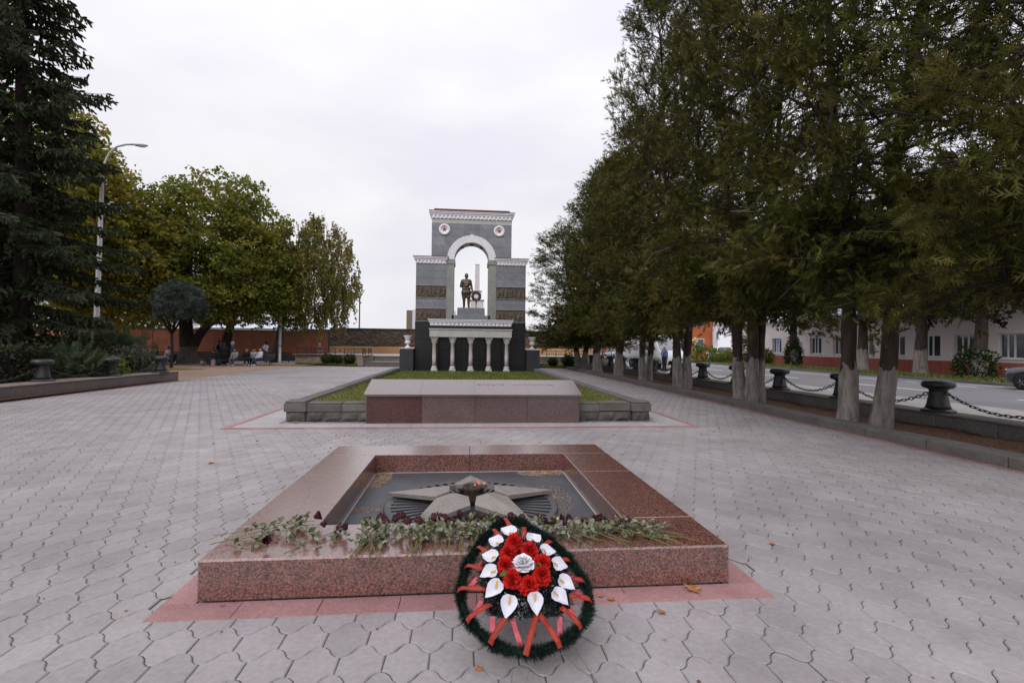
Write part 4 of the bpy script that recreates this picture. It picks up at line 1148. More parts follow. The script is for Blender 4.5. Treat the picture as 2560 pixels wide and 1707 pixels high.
MB().tube([(wc[0], wc[1] + .03, 0), (wc[0], wc[1] + .03, .55)], .03, 6).build('wreath_stand', MAT['bronze'], statue)

# obelisk far behind the arch
ob = thing('obelisk', 'slim pale obelisk on a stepped base seen through the arch', 'obelisk', (1.83, 70, 0))
MAT['pale_stone'] = M('pale_pink_stone', (0.56, 0.52, 0.53), (0.66, 0.62, 0.63), scale=1.5, rough=0.7)
MB().box(-.9, .9, -.9, .9, 0, 7.9, c=.02).build('pedestal', MAT['pale_stone'], ob)
MB().box(-1.0, 1.0, -1.0, 1.0, 7.902, 8.05, c=.02).build('ledge', MAT['jamb_stone'], ob)
MB().box(-.6, .6, -.6, .6, 8.052, 9.25, c=.02).build('pedestal', MAT['pale_stone'], ob)
MB().box(-.68, .68, -.68, .68, 9.252, 9.34, c=.02).build('ledge', MAT['jamb_stone'], ob)
MB().add([(x * (.34 if z < 12 else .30), y * (.34 if z < 12 else .30), z) for z in (9.342, 13.0) for x, y in ((-1, -1), (1, -1), (1, 1), (-1, 1))], [(0, 1, 5, 4), (1, 2, 6, 5), (2, 3, 7, 6), (3, 0, 4, 7), (4, 5, 6, 7), (3, 2, 1, 0)]).build('shaft', MAT['pale_stone'], ob)
MB().box(-.31, .31, -.31, .31, 13.002, 13.1, c=.01).build('shaft_cap', MAT['jamb_stone'], ob)
# ------------------------------------------------------------------ bollards and chains
bol_parts = [('bollard_base', MB().lathe([(.30, 0), (.30, .035), (.255, .06), (.225, .07)], 24).mesh('bollard_base', MAT['iron'], True)),
             ('bollard_body', MB().lathe([(.225, .071), (.20, .14), (.17, .30), (.155, .42), (.16, .46), (.19, .485)], 24).mesh('bollard_body', MAT['iron'], True)),
             ('bollard_cap', MB().lathe([(.19, .486), (.255, .50), (.285, .54), (.288, .585), (.27, .63), (.225, .66), (.12, .672), (.01, .675)], 24).mesh('bollard_cap', MAT['iron'], True)),
             ('chain_eye', MB().tube([(.13 + .05 * math.cos(a), .05 * math.sin(a) * 0, .40 + .05 * math.sin(a)) for a in np.linspace(0, 2 * PI, 9)], .012, 5).mesh('chain_eye', MAT['iron'], True))]
def bollard(x, y, z, label, group, rz=0.0, s=1.0):
    b = thing('mooring_bollard', label, 'bollard', (x, y, z), rz, group)
    b.scale = (s, s, s)
    for nm, me in bol_parts: obj(nm, me, b)
    return b
lk_pts = []
for k in range(8):
    a = 2 * PI * k / 8
    lk_pts.append((.030 * math.cos(a) * 1.0, .030 * math.sin(a) + (.028 if math.sin(a) > .1 else -.028 if math.sin(a) < -.1 else 0), 0))
ctr = lk_pts + [lk_pts[0]]
link_me = None
def link_mesh():
    V, F = [], []
    n, m = 8, 3
    for i, p in enumerate(lk_pts):
        d = np.array([p[0], p[1] * .5, 0]); d /= np.linalg.norm(d)
        for k in range(m):
            a = 2 * PI * k / m
            V.append(tuple(np.array(p) + .0125 * (math.cos(a) * d + math.sin(a) * np.array([0, 0, 1.0]))))
    for i in range(n):
        for k in range(m):
            F.append((i * m + k, i * m + (k + 1) % m, ((i + 1) % n) * m + (k + 1) % m, ((i + 1) % n) * m + k))
    return MB().add(V, F).mesh('chain_link', MAT['iron'], True)
link_me = link_mesh()
def chain(p0, p1, sag, label, group, built=True):
    p0, p1 = np.array(p0, float), np.array(p1, float)
    c = thing('chain', label, 'chain', tuple((p0 + p1) / 2 - np.array([0, 0, sag])), 0, group)
    o = np.array(c.location)
    s = np.linspace(0, 1, 60)
    pts = p0[None] + (p1 - p0)[None] * s[:, None]; pts[:, 2] -= sag * 4 * s * (1 - s)
    L = np.concatenate([[0], np.cumsum(np.linalg.norm(np.diff(pts, axis=0), axis=1))])
    n_ = int(L[-1] / .092)
    at = (np.arange(n_) + .5) * L[-1] / n_
    P_ = np.stack([np.interp(at, L, pts[:, i]) for i in range(3)], 1)
    T_ = np.stack([np.interp(at + .02, L, pts[:, i]) - np.interp(at - .02, L, pts[:, i]) for i in range(3)], 1)
    fr = frames(T_, roll=np.where(np.arange(n_) % 2 == 0, .5, .5 + PI / 2))
    for i in range(n_):
        q_ = Matrix(fr[i].tolist()).to_euler()
        obj('chain_link', link_me, c, tuple(P_[i] - o), q_)
RBX = 10.0
rby = [6.8, 9.5, 12.15, 14.75, 17.2, 19.8, 22.6, 25.2, 27.7, 30.2, 32.8, 35.4, 37.9]
rname = ['out of frame', 'first', 'second', 'third', 'fourth', 'fifth', 'sixth', 'seventh', 'eighth', 'ninth', 'tenth', 'eleventh', 'twelfth']
for i, y in enumerate(rby):
    if i == 0: continue
    bollard(RBX, y, .372, 'black iron mooring bollard on the street wall, %s counted from the photo\'s right edge' % rname[i], 'bollards along the street', PI / 2, 1.0)
for i in range(len(rby) - 1):
    lab = 'black iron chain hanging off the photo\'s right edge from the first bollard' if i == 0 else 'black iron chain hanging between the %s and %s bollards on the street wall' % (rname[i], rname[i + 1])
    chain((RBX, rby[i] + .16, .372 + .42), (RBX, rby[i + 1] - .16, .372 + .42), .33, lab, 'chains along the street')
LBP = [(-13.0, 13.7), (-12.75, 16.36), (-12.5, 18.94), (-12.2, 21.3)]
ln_ = ['', 'largest of three, before the clipped hedge', 'middle of three, before the yellow green shrub', 'on the end of the granite wall']
for i, (x, y) in enumerate(LBP):
    if i: bollard(x, y, .405, 'black iron bollard ' + ln_[i], 'bollards on the planted bed wall', PI / 2 + .08)
lc_ = ['black iron chain before the clipped hedge running out of the frame', 'black iron chain before the feathery green sumac shrub', 'black iron chain before the grey leaved shrub at the wall end']
for i in range(3):
    a, b = LBP[i], LBP[i + 1]; d = np.array(b) - np.array(a); d = d / np.linalg.norm(d) * .16
    chain((a[0] + d[0], a[1] + d[1], .405 + .42), (b[0] - d[0], b[1] - d[1], .405 + .42), .33, lc_[i], 'chains on the planted bed wall')
# the bed wall on the left
bw = thing('bed_wall', 'low polished brown granite wall in front of the clipped hedge', 'wall', (-12.3, 14, 0))
ang = math.atan2(22.3 - 6.0, -12.05 + 12.55)
blk = MB().box(0.002, 1.078, 0.0, .30, 0.0, .355, c=.005).mesh('wall_panel', MAT['left_wall'])
cpm = MB().box(0.001, 1.079, -.03, .75, .357, .405, c=.01).mesh('capping_stone', MAT['left_cap'])
for i in range(15):
    x, y = -12.55 + math.cos(ang) * 1.08 * i, 6.1 + math.sin(ang) * 1.08 * i
    obj('wall_panel', blk, bw, (x + 12.3, y - 14, 0), (0, 0, ang)); obj('capping_stone', cpm, bw, (x + 12.3, y - 14, 0), (0, 0, ang))

# ------------------------------------------------------------------ lamp posts
MAT['lamp_glass'] = M('lamp_glass', (0.7, 0.7, 0.74), (0.78, 0.78, 0.82), rough=0.3)
lamp = thing('street_lamp', 'tall pale steel lamp post with curved arm rising beside the spruce', 'street lamp', (-18.62, 27, 0))
lean = .022
MB().tube([(lean * z * .9, 0, z) for z in (0, 1, 2.5, 5, 7.5, 10.1)], [.14, .14, .13, .115, .10, .085], 12).build('post', MAT['galv'], lamp, smooth=True)
MB().lathe([(.17, 1.55), (.17, 1.68), (.14, 1.72)], 12, (.035, 0)).build('collar', MAT['galv'], lamp)
arm = [(lean * 10.05 * .9, 0, 10.05), (.30, 0, 10.75), (.52, 0, 11.25), (.85, 0, 11.58), (1.3, 0, 11.72), (1.75, 0, 11.74)]
MB().tube(arm, .05, 10).build('lamp_arm', MAT['galv'], lamp, smooth=True)
hd = MB(); hd.ball((2.0, 0, 11.71), (.36, .13, .075), 14, 8); hd.build('lamp_head', MAT['galv'], lamp, smooth=True)
hd = MB(); hd.ball((2.06, 0, 11.66), (.22, .10, .055), 12, 6); hd.build('lamp_lens', MAT['lamp_glass'], lamp, smooth=True)
MB().box(.32, .78, -.12, .02, 8.35, 8.72, c=.02).build('floodlight', MAT['galv'], lamp)
MB().tube([(.2, 0, 8.2), (.5, -.02, 8.25), (.5, -.04, 8.4)], .025, 6).build('floodlight_bracket', MAT['galv'], lamp)
lamp2 = thing('lamp_post', 'thin plain grey metal post beside the birch trunk', 'post', (-14.92, 41.95, 0))
MB().tube([(0, 0, 0), (0, 0, 1.5), (0.02, 0, 5.6)], [.11, .11, .09], 10).build('post', MAT['galv'], lamp2, smooth=True)
MB().tube([(0, 0, 5.6), (.3, 0, 6.0), (.7, 0, 6.05)], .05, 8).build('lamp_arm', MAT['galv'], lamp2, smooth=True)
MB().lathe([(.13, 1.4), (.13, 1.46)], 10).build('collar', MAT['dark_metal'], lamp2)
MAT['brown_pole'] = M('brown_painted_pole', (0.16, 0.12, 0.09), (0.2, 0.16, 0.12), rough=0.6)
lamp3 = thing('lamp_mast', 'slim far brown mast with a forked top beyond the relief wall', 'mast', (-15.4, 75, 0))
MB().tube([(0, 0, 0), (0, 0, 8.5)], [.13, .09], 8).build('post', MAT['brown_pole'], lamp3, smooth=True)
for sx in (-1, 1): MB().tube([(0, 0, 8.4), (sx * .7, 0, 9.7)], .05, 6).build('lamp_arm', MAT['brown_pole'], lamp3)
MB().box(-1.3, -.6, -.1, .1, 9.7, 9.85, c=.03).build('lamp_head', MAT['brown_pole'], lamp3)

# ------------------------------------------------------------------ brick wall, relief wall, terrace
wl_ang = math.atan2(48.6 - 41.0, -12.9 + 42.0)
wl_len = math.hypot(48.6 - 41.0, -12.9 + 42.0)
bwall = thing('brick_wall', 'long red brick garden wall behind the benches and maples', 'wall', (-42, 41, 0), wl_ang)
MB().box(0, wl_len, 0, .4, 0.0, .42).build('plinth', MAT['brick_plinth'], bwall)
MB().box(0, wl_len, .02, .38, .421, 2.72).build('brickwork', MAT['brick'], bwall)
for k in range(7):                                            # recessed-look framed fields built as thin proud borders
    a = 1.2 + k * 4.2
    m_ = MB()
    m_.box(a, a + 2.6, -.015, .019, 2.0, 2.09).box(a, a + .09, -.015, .019, .6, 1.999).box(a + 2.51, a + 2.6, -.015, .019, .6, 1.999)
    m_.build('brick_frame', MAT['brick'], bwall)
for k in range(6): MB().box(.3 + k * 5.2, .42 + k * 5.2, -.03, .019, .422, 2.72).build('pilaster', MAT['brick'], bwall)
MB().box(0, wl_len, -.04, .44, 2.722, 2.80, c=.01).build('coping', MAT['brick_plinth'], bwall)
MAT['ochre'] = M('ochre_render', (0.42, 0.235, 0.11), (0.50, 0.295, 0.15), scale=.8, rough=0.85)
MAT['brown_relief'] = M('brown_wall_relief', (0.055, 0.040, 0.031), (0.115, 0.085, 0.066), scale=1.8, rough=0.8, fine=.25)
rw = thing('relief_wall', 'brown wall of sculpted relief on an ochre base behind the arch', 'wall', (0, 52, 0))
RX0, RX1 = -13.6, 14.5
nx, nz = 420, 40
X, Z = np.meshgrid(np.linspace(RX0, RX1, nx), np.linspace(1.42, 3.2, nz))
Hh = np.zeros_like(X); r = np.random.RandomState(9)
for k in range(420):
    x_, z_, a_, l_ = r.uniform(RX0, RX1), r.uniform(1.48, 3.1), r.uniform(0, PI), r.uniform(.1, .55)
    dx, dz = math.cos(a_) * l_, math.sin(a_) * l_
    tt = np.clip(((X - x_) * dx + (Z - z_) * dz) / (l_ * l_), 0, 1)
    dd = np.hypot(X - x_ - tt * dx, Z - z_ - tt * dz); rad = r.uniform(.05, .16)
    Hh = np.maximum(Hh, r.uniform(.05, .14) * np.sqrt(np.maximum(0, 1 - (dd / rad) ** 2)))
ii = np.arange(nx * nz).reshape(nz, nx)
qd = np.stack([ii[:-1, :-1], ii[:-1, 1:], ii[1:, 1:], ii[1:, :-1]], -1).reshape(-1, 4)
obj('relief_panel', mesh_np('relief_panel', np.c_[X.ravel(), (-.02 - Hh).ravel(), Z.ravel()], [qd], MAT['brown_relief'], smooth=True), rw)
MB().box(RX0, RX1, -.019, .5, 1.42, 3.2).build('relief_backing', MAT['brown_relief'], rw)
MB().box(RX0 - .05, RX1 + .05, -.2, .55, 3.202, 3.28, c=.01).build('coping', MAT['brick_plinth'], rw)
MB().box(RX0, RX1, -.06, .5, 0.0, 1.418).build('base_course', MAT['ochre'], rw)
MB().box(-16.2, RX0 - .002, .4, .9, 0, 3.1).build('end_pier', MAT['brown_relief'], rw)

TZ = .72
terr = sheet('terrace', rect(-13.35, 14.2, 41.3, 51.95), TZ - .02, MAT['grey_slab'])
MAT['stone_block'] = M('sandy_stone_block', (0.20, 0.155, 0.125), (0.30, 0.24, 0.195), scale=4, rough=0.9, var=0.14, bump=.5, bscale=25, bdist=.01, fine=.3)
sb = MB().box(0.004, .416, 0, .25, .003, .147, c=.012).mesh('stone_block', MAT['stone_block'])
sbh = MB().box(0.004, .206, 0, .25, .003, .147, c=.012).mesh('stone_block', MAT['stone_block'])
def block_wall(th, ox, oy, ang_, L, z0, courses):
    n_ = int(round(L / .42))
    for k in range(courses):
        for i in range(n_ + (k % 2)):
            half = k % 2 and i in (0, n_)
            s0 = (0 if not k % 2 else (-.21 if i else 0)) + i * .42
            obj('stone_block', sbh if half else sb, th, (ox + math.cos(ang_) * s0, oy + math.sin(ang_) * s0, z0 + .15 * k), (0, 0, ang_))
pl = thing('planter_wall', 'sandy stone block terrace wall beside the steps with iron railing', 'wall', (-10.5, 40, 0))
block_wall(pl, -13.4 + 10.5, 41.0 - 40, -.055, 5.46, 0, 5)
block_wall(pl, -7.52 + 10.5, 38.2 - 40, PI / 2 - .12, 2.52, 0, 5)
block_wall(pl, -7.95 + 10.5, 38.2 - 40, 0, .42, 0, 5)
MB().box(-13.45 + 10.5, -7.9 + 10.5, .70, 1.35, .752, .79, c=.01).build('capping', MAT['left_cap'], pl)
MB().box(-8.0 + 10.5, -7.28 + 10.5, -1.85, 1.3, .755, .80, c=.01).build('capping', MAT['left_cap'], pl)
pr = thing('planter_wall', 'sandy stone block terrace wall between the arch and the conifers', 'wall', (8.5, 41.0, 0))
block_wall(pr, 5.2 - 8.5, 0, 0, 7.56, 0, 5)
MB().box(5.1 - 8.5, 12.9 - 8.5, -.05, .4, .752, .79, c=.01).build('capping', MAT['left_cap'], pr)
stp = thing('terrace_steps', 'wide grey granite steps up to the relief wall terrace', 'steps', (-5, 37.4, 0))
for k, (y0, z1) in enumerate(((37.3, .16), (37.75, .32), (40.6, .48), (41.0, .66))):
    y1 = (37.75, 40.6, 41.0, 42.0)[k]
    MB().box(-7.25 + 5, 6.2 + 5, y0 - 37.4, y1 - 37.4 - .003, 0, z1, c=.012).build('step', MAT['left_wall'] if k % 2 else MAT['dark_wall'], stp)
# railings
def railing(name, label, x0, y0, x1, y1, z, bays):
    L = math.hypot(x1 - x0, y1 - y0); a = math.atan2(y1 - y0, x1 - x0)
    t_ = thing(name, label, 'railing', (x0, y0, z), a, 'railings on the terrace walls')
    w = L / bays
    post = MB().box(-.025, .025, -.025, .025, 0, .56, c=.005).mesh('post', MAT['iron'])
    for i in range(bays + 1): obj('post', post, t_, (i * w, 0, 0))
    for i in range(bays):
        m_ = MB().box(i * w, (i + 1) * w, -.014, .014, .47, .50).box(i * w, (i + 1) * w, -.014, .014, .12, .15)
        m_.build('rail', MAT['iron'], t_)
        m_ = MB(); k = max(1, int(round(w / .19)))
        if abs(w - .75) < .2 and bays > 1 and i % 3 == 1:
            sp = [(i * w + w / 2 + (.13 if q_ % 2 == 0 else .055) * math.sin(q_ * PI / 5), .31 + (.13 if q_ % 2 == 0 else .055) * math.cos(q_ * PI / 5)) for q_ in range(10)]
            m_.prism(sp, -.012, .012, axis='y')
        else:
            for j in range(k):
                c_ = i * w + (j + .5) * w / k
                m_.tube([(c_ + w / k * .52 * math.cos(b), 0, .31 + .155 * math.sin(b)) for b in np.linspace(0, 2 * PI, 13)], .011, 4, caps=False)
        m_.build('scrollwork', MAT['iron'], t_)
railing('iron_railing', 'long iron railing with a star panel on the terrace wall by the birch', -13.3, 41.1, -8.0, 40.8, .79, 7)
railing('iron_railing', 'short iron railing end beside the terrace steps', -7.6, 38.4, -7.45, 41.0, .80, 3)
railing('iron_railing', 'iron railing with a star panel near the conifers', 5.4, 41.15, 12.6, 41.15, .79, 9)
# ------------------------------------------------------------------ people
MAT['skin'] = M('skin', (0.40, 0.24, 0.175), (0.46, 0.29, 0.215), rough=0.55)
MAT['black_cloth'] = M('black_cloth', (0.010, 0.010, 0.012), (0.02, 0.02, 0.023), scale=12, rough=0.9)
MAT['grey_cloth'] = M('grey_cloth', (0.10, 0.10, 0.11), (0.16, 0.16, 0.17), scale=12, rough=0.9)
MAT['pale_cloth'] = M('pale_grey_cloth', (0.27, 0.25, 0.25), (0.36, 0.34, 0.34), scale=12, rough=0.9)
MAT['white_cloth'] = M('white_cloth', (0.56, 0.56, 0.64), (0.66, 0.66, 0.73), scale=12, rough=0.9)
MAT['jeans'] = M('blue_denim', (0.045, 0.065, 0.12), (0.07, 0.095, 0.17), scale=12, rough=0.9)
MAT['blue_shirt'] = M('blue_shirt', (0.04, 0.10, 0.21), (0.06, 0.14, 0.27), scale=10, rough=0.9)
MAT['hair'] = M('dark_hair', (0.012, 0.009, 0.008), (0.03, 0.022, 0.018), scale=30, rough=0.6)
MAT['maroon'] = M('maroon_cloth', (0.10, 0.035, 0.035), (0.14, 0.05, 0.05), scale=10, rough=0.9)
MAT['pink'] = M('pink_cloth', (0.45, 0.25, 0.26), (0.5, 0.3, 0.31), scale=10, rough=0.9)
MAT['green_cloth'] = M('dark_green_cloth', (0.01, 0.03, 0.02), (0.018, 0.045, 0.03), scale=10, rough=0.9)

def figure(name, label, loc, rz, top, legs, shoes, hairm, h=1.74, sit=False, arms=None, group=None, coat=False, longhair=False, bald=False, headmat=None, tilt=0.0, belly=0.0, lean=0.0, step=0.0, cat='person', sleeve=True):
    """One continuous body; +y is where the figure faces."""
    mats = [MAT['skin'], top, legs, shoes, hairm]
    K, T, B, Sh, Hr = 0, 1, 2, 3, 4
    c = []
    def A(p0, p1, r0, r1, m): c.append((tuple(h * q_ for q_ in p0), tuple(h * q_ for q_ in p1), h * r0, h * r1, m))
    hz = .275 if sit else .53
    dz = hz - .53
    ly = lambda z: lean * (z - .53)
    def U(x, y, z): return (x, y + ly(z), z + dz)
    A(U(-.045, 0, .54), U(.045, 0, .54), .075, .075, T if coat else B)
    A(U(0, 0, .57), U(0, 0, .70), .085, .09, T); A(U(-.055, 0, .745), U(.055, 0, .745), .078, .078, T); A(U(-.1, -.005, .805), U(.1, -.005, .805), .042, .042, T)
    if belly: A(U(-.02, .05, .62), U(.02, .05, .62), .08 + belly, .08 + belly, T)
    hx, hy = math.sin(tilt) * 0, math.sin(tilt) * .07
    A(U(0, 0, .82), U(0, .012 + hy * .5, .885), .034, .032, K)
    A(U(0, .014 + hy, .915), U(0, .018 + hy, .945), .054, .056, K); A(U(0, .035 + hy, .893), U(0, .045 + hy, .893), .034, .03, K)
    A(U(0, .068 + hy, .918), U(0, .075 + hy, .912), .011, .012, K)
    for sx in (-1, 1): A(U(sx * .055, .01 + hy, .92), U(sx * .057, .008 + hy, .928), .013, .012, K)
    if not bald:
        A(U(0, -.008 + hy, .958), U(0, .022 + hy, .972), .062, .054, Hr); A(U(-.02, -.028 + hy, .93), U(.02, -.028 + hy, .905), .05, .042, Hr)
    else: A(U(0, -.025 + hy, .90), U(0, -.02 + hy, .91), .046, .046, Hr)
    if longhair:
        for sx in (-1, 1): A(U(sx * .045, .0 + hy, .93), U(sx * .06, .03, .75), .028, .02, Hr)
        A(U(0, -.045, .93), U(0, -.06, .74), .045, .035, Hr)
    for i, sx in enumerate((-1, 1)):
        st = step * sx
        if sit:
            A((sx * .05, 0, hz), (sx * .065, .25, .29), .066, .05, B); A((sx * .065, .25, .28), (sx * .07, .24 + .03 * sx, .05), .045, .032, B); A((sx * .07, .22, .025), (sx * .075, .33, .02), .028, .024, Sh)
        else:
            A((sx * .048, 0, .53), (sx * .052, .012 + st * .5, .285), .067, .05, B); A((sx * .052, .012 + st * .5, .285), (sx * .055, -.01 + st, .05), .047, .036, B); A((sx * .055, -.015 + st, .026), (sx * .065, .095 + st, .02), .03, .024, Sh)
        el, wr_ = (arms or {}).get(sx, ((sx * .145, -.015, .63), (sx * .14, .05, .49)))
        s0 = U(sx * .112, 0, .80)
        e_, w_ = U(*el), U(*wr_)
        A(s0, e_, .04, .032, T); A(e_, w_, .03, .021, T if sleeve else K)
        if not sleeve: A(s0, tuple((np.array(s0) * .35 + np.array(e_) * .65)), .042, .04, T)
        d = np.array(w_) - np.array(e_); d = d / np.linalg.norm(d)
        sd = np.cross(d, (0.3, 1, .1)); sd /= np.linalg.norm(sd); up_ = np.cross(sd, d)
        c.extend(fingers(np.array(w_) * h + d * .012 * h, d, sd * sx, up_, h / 1.9, K))
    if coat: A(U(-.04, 0, .5), U(.04, 0, .5), .085, .085, T); A((-.04, 0, .16 + dz), (.04, 0, .16 + dz), .10, .10, T) if not sit else None
    o = thing(name, label, cat, loc, rz, group)
    obj('body', body_mesh('body', c, mats, .018 * h / 1.74, 2), o)
    return o
BK, GR, WH = MAT['black_cloth'], MAT['grey_cloth'], MAT['white_cloth']
phone_arms = {1: ((.17, .04, .66), (.075, .07, .90)), -1: ((-.15, -.01, .63), (-.15, .03, .49))}
man = figure('person', 'bald person in blue polo shirt and black trousers phoning beside the white van', (14.55, 34.6, 0), math.radians(196), MAT['blue_shirt'], BK, BK, GR, 1.76, arms=phone_arms, bald=True, belly=.012, sleeve=False)
MB().box(-.006, .006, -.035, .035, -.07, .07, c=.004).build('phone', MAT['dark_metal'], man, loc=(.125, .125, 1.60))
PG = 'people resting under the maples'
lap = {1: ((.13, .06, .63), (.05, .17, .58)), -1: ((-.13, .06, .63), (-.05, .17, .58))}
pocket = {1: ((.15, -.03, .64), (.12, .06, .56)), -1: ((-.15, -.03, .64), (-.12, .06, .56))}
figure('person', 'person in black jacket and grey trousers walking past the brick wall', (-19.85, 42.3, 0), math.radians(-75), BK, GR, WH, MAT['hair'], 1.80, arms=pocket, tilt=.9, step=.09, group=PG)
figure('person', 'person in a long black coat standing with their back against the leaning trunk', (-17.25, 37.6, 0), math.radians(10), BK, BK, WH, MAT['hair'], 1.62, arms=pocket, coat=True, group=PG)
figure('person', 'person in black crouching over bags beside the dark litter bin', (-17.75, 37.4, 0), math.radians(60), BK, BK, GR, MAT['hair'], 1.62, sit=True, arms=lap, lean=.25, group=PG)
figure('person', 'person in blue denim jacket and pale pink cap turned sideways', (-17.1, 38.6, 0), math.radians(-70), MAT['jeans'], BK, WH, MAT['pink'], 1.70, arms=lap, group=PG)
figure('person', 'seated person with long dark hair in a grey hoodie', (-16.45, 37.5, 0), math.radians(172), MAT['pale_cloth'], GR, WH, MAT['hair'], 1.66, sit=True, arms=lap, longhair=True, group=PG)
figure('person', 'seated person in black leaning over a phone on the bench', (-15.65, 37.5, 0), math.radians(205), BK, BK, WH, MAT['hair'], 1.70, sit=True, arms=lap, tilt=.8, lean=.12, group=PG)
figure('person', 'seated person in grey top half hidden behind the one in black', (-15.35, 38.05, 0), math.radians(190), MAT['pale_cloth'], BK, BK, MAT['hair'], 1.66, sit=True, arms=lap, group=PG)
figure('person', 'person in white t-shirt and dark jeans standing before the brick wall', (-16.1, 42.2, 0), math.radians(65), WH, MAT['jeans'], WH, MAT['hair'], 1.76, arms=lap, sleeve=False, group=PG)
figure('person', 'seated person in oversized white sweatshirt and blue jeans', (-14.75, 37.6, 0), math.radians(140), WH, MAT['jeans'], WH, MAT['hair'], 1.72, sit=True, arms=lap, lean=-.1, group=PG)
figure('person', 'seated person in black jacket with white shoulders by the big maple', (-22.9, 41.0, 0), math.radians(170), WH, BK, BK, MAT['hair'], 1.72, sit=True, arms=lap, group=PG)
figure('person', 'seated person in dark clothes behind the thin grey tree stem', (-23.9, 41.0, 0), math.radians(160), BK, BK, BK, MAT['hair'], 1.70, sit=True, arms=lap, group=PG)
figure('person', 'person in pale grey top standing beyond the grey shrub', (-23.3, 36.6, 0), math.radians(150), MAT['pale_cloth'], GR, BK, MAT['hair'], 1.60, arms=lap, group=PG)
figure('person', 'person in white top standing beyond the grey shrub', (-22.6, 36.8, 0), math.radians(190), WH, GR, BK, MAT['hair'], 1.58, arms=lap, group=PG)
figure('person', 'person in maroon top sitting behind the terrace railing', (-11.75, 41.9, TZ - .2), math.radians(200), MAT['maroon'], GR, BK, MAT['hair'], 1.66, sit=True, arms=lap, group=None)

# ------------------------------------------------------------------ benches, bins, bags
MAT['bench_wood'] = M('dark_bench_wood', (0.025, 0.02, 0.018), (0.06, 0.045, 0.038), scale=6, rough=0.6, stretch=(.3, 2, 2))
def bench(loc, rz, label, L=1.9):
    b = thing('park_bench', label, 'bench', loc, rz, 'park benches under the maples')
    for i in range(4): MB().box(-L / 2, L / 2, -.22 + i * .12, -.13 + i * .12, .42, .455, c=.006).build('seat_slat', MAT['bench_wood'], b)
    for i in range(3):
        o = MB().box(-L / 2, L / 2, -.012, .012, -.045, .045, c=.005).build('back_slat', MAT['bench_wood'], b, loc=(0, .275 + i * .03, .56 + i * .13)); o.rotation_euler = (-.2, 0, 0)
    for sx in (-L / 2 + .2, L / 2 - .2):
        MB().box(sx - .025, sx + .025, -.22, -.17, 0, .418).build('leg', MAT['iron'], b); MB().tube([(sx, .2, 0), (sx, .24, .42), (sx, .34, .90)], .025, 6).build('leg', MAT['iron'], b)
        MB().box(sx - .02, sx + .02, -.169, .22, .37, .415).build('seat_bearer', MAT['iron'], b)
bench((-15.45, 37.75, 0), 0, 'park bench carrying the row of seated people near the birch', 3.2)
bench((-23.3, 41.3, 0), 0, 'park bench with two seated people beside the big maple trunk', 2.6)
bench((-15.5, 43.6, 0), .25, 'empty park bench against the brick wall behind the white t-shirt', 1.8)
bench((-21.4, 42.2, 0), .25, 'dark empty park bench against the brick wall beyond the big maple trunk', 1.8)
def bin_(loc, rz, label):
    b = thing('litter_bin', label, 'litter bin', loc, rz, 'litter bins')
    MB().add([(x, y, z) for z, w in ((.10, .18), (.62, .25)) for x, y in ((-w, -w * .8), (w, -w * .8), (w, w * .8), (-w, w * .8))], [(0, 1, 5, 4), (1, 2, 6, 5), (2, 3, 7, 6), (3, 0, 4, 7), (3, 2, 1, 0)]).build('bucket', MAT['dark_metal'], b)
    for sx in (-1, 1):
        MB().tube([(sx * .36, -.1, 0), (sx * .29, 0, .75), (sx * .36, .1, 0)], .02, 6).build('stand', MAT['iron'], b)
    MB().tube([(-.29, 0, .74), (.29, 0, .74)], .018, 6).build('hanger', MAT['iron'], b)
    MB().box(-.27, .27, -.22, .22, .66, .68, c=.006).build('lid', MAT['dark_metal'], b)
bin_((-21.75, 39.3, 0), .2, 'black litter bin on a frame left of the big maple trunk')
bin_((-17.95, 37.0, 0), .1, 'black litter bin on a frame beside the group of people')
bg = thing('shopping_bag', 'pale pink bag standing beside the litter bin', 'bag', (-17.5, 36.6, 0))
MB().add([(x, y, z) for z, w in ((0, .13), (.42, .12)) for x, y in ((-w, -w * .5), (w, -w * .5), (w, w * .5), (-w, w * .5))], [(0, 1, 5, 4), (1, 2, 6, 5), (2, 3, 7, 6), (3, 0, 4, 7), (3, 2, 1, 0), (4, 5, 6, 7)]).build('sack', MAT['pink'], bg)
MB().tube([(-.07, 0, .42), (-.05, 0, .52), (.05, 0, .52), (.07, 0, .42)], .012, 5).build('handle', MAT['pink'], bg)
bp = thing('backpack', 'dark green backpack slumped on the ground by the people', 'backpack', (-17.2, 36.75, 0))
m_ = MB(); m_.ball((0, 0, .25), (.2, .15, .26), 12, 8); m_.build('sack', MAT['green_cloth'], bp, True)
m_ = MB(); m_.ball((0, -.12, .17), (.14, .08, .13), 10, 6); m_.build('pocket', MAT['green_cloth'], bp, True)
# ------------------------------------------------------------------ vehicles
MAT['white_paint'] = M('white_car_paint', (0.62, 0.63, 0.66), (0.70, 0.71, 0.74), scale=1, rough=0.3, spec=0.5, coat=.6)
MAT['silver_paint'] = M('silver_blue_car_paint', (0.28, 0.33, 0.38), (0.33, 0.38, 0.43), scale=1, rough=0.3, spec=0.5, coat=.6)
MAT['dark_paint'] = M('dark_car_paint', (0.012, 0.013, 0.017), (0.022, 0.024, 0.03), scale=1, rough=0.2, spec=0.5, coat=.8)
MAT['blue_paint'] = M('blue_tarpaulin', (0.015, 0.07, 0.33), (0.02, 0.09, 0.40), scale=2, rough=0.6)
MAT['glass'] = M('dark_window_glass', (0.03, 0.034, 0.04), (0.045, 0.05, 0.058), scale=2, rough=0.06, spec=0.9)
MAT['windscreen'] = M('windscreen_glass', (0.22, 0.23, 0.26), (0.30, 0.31, 0.34), scale=1, rough=0.06, spec=0.9)
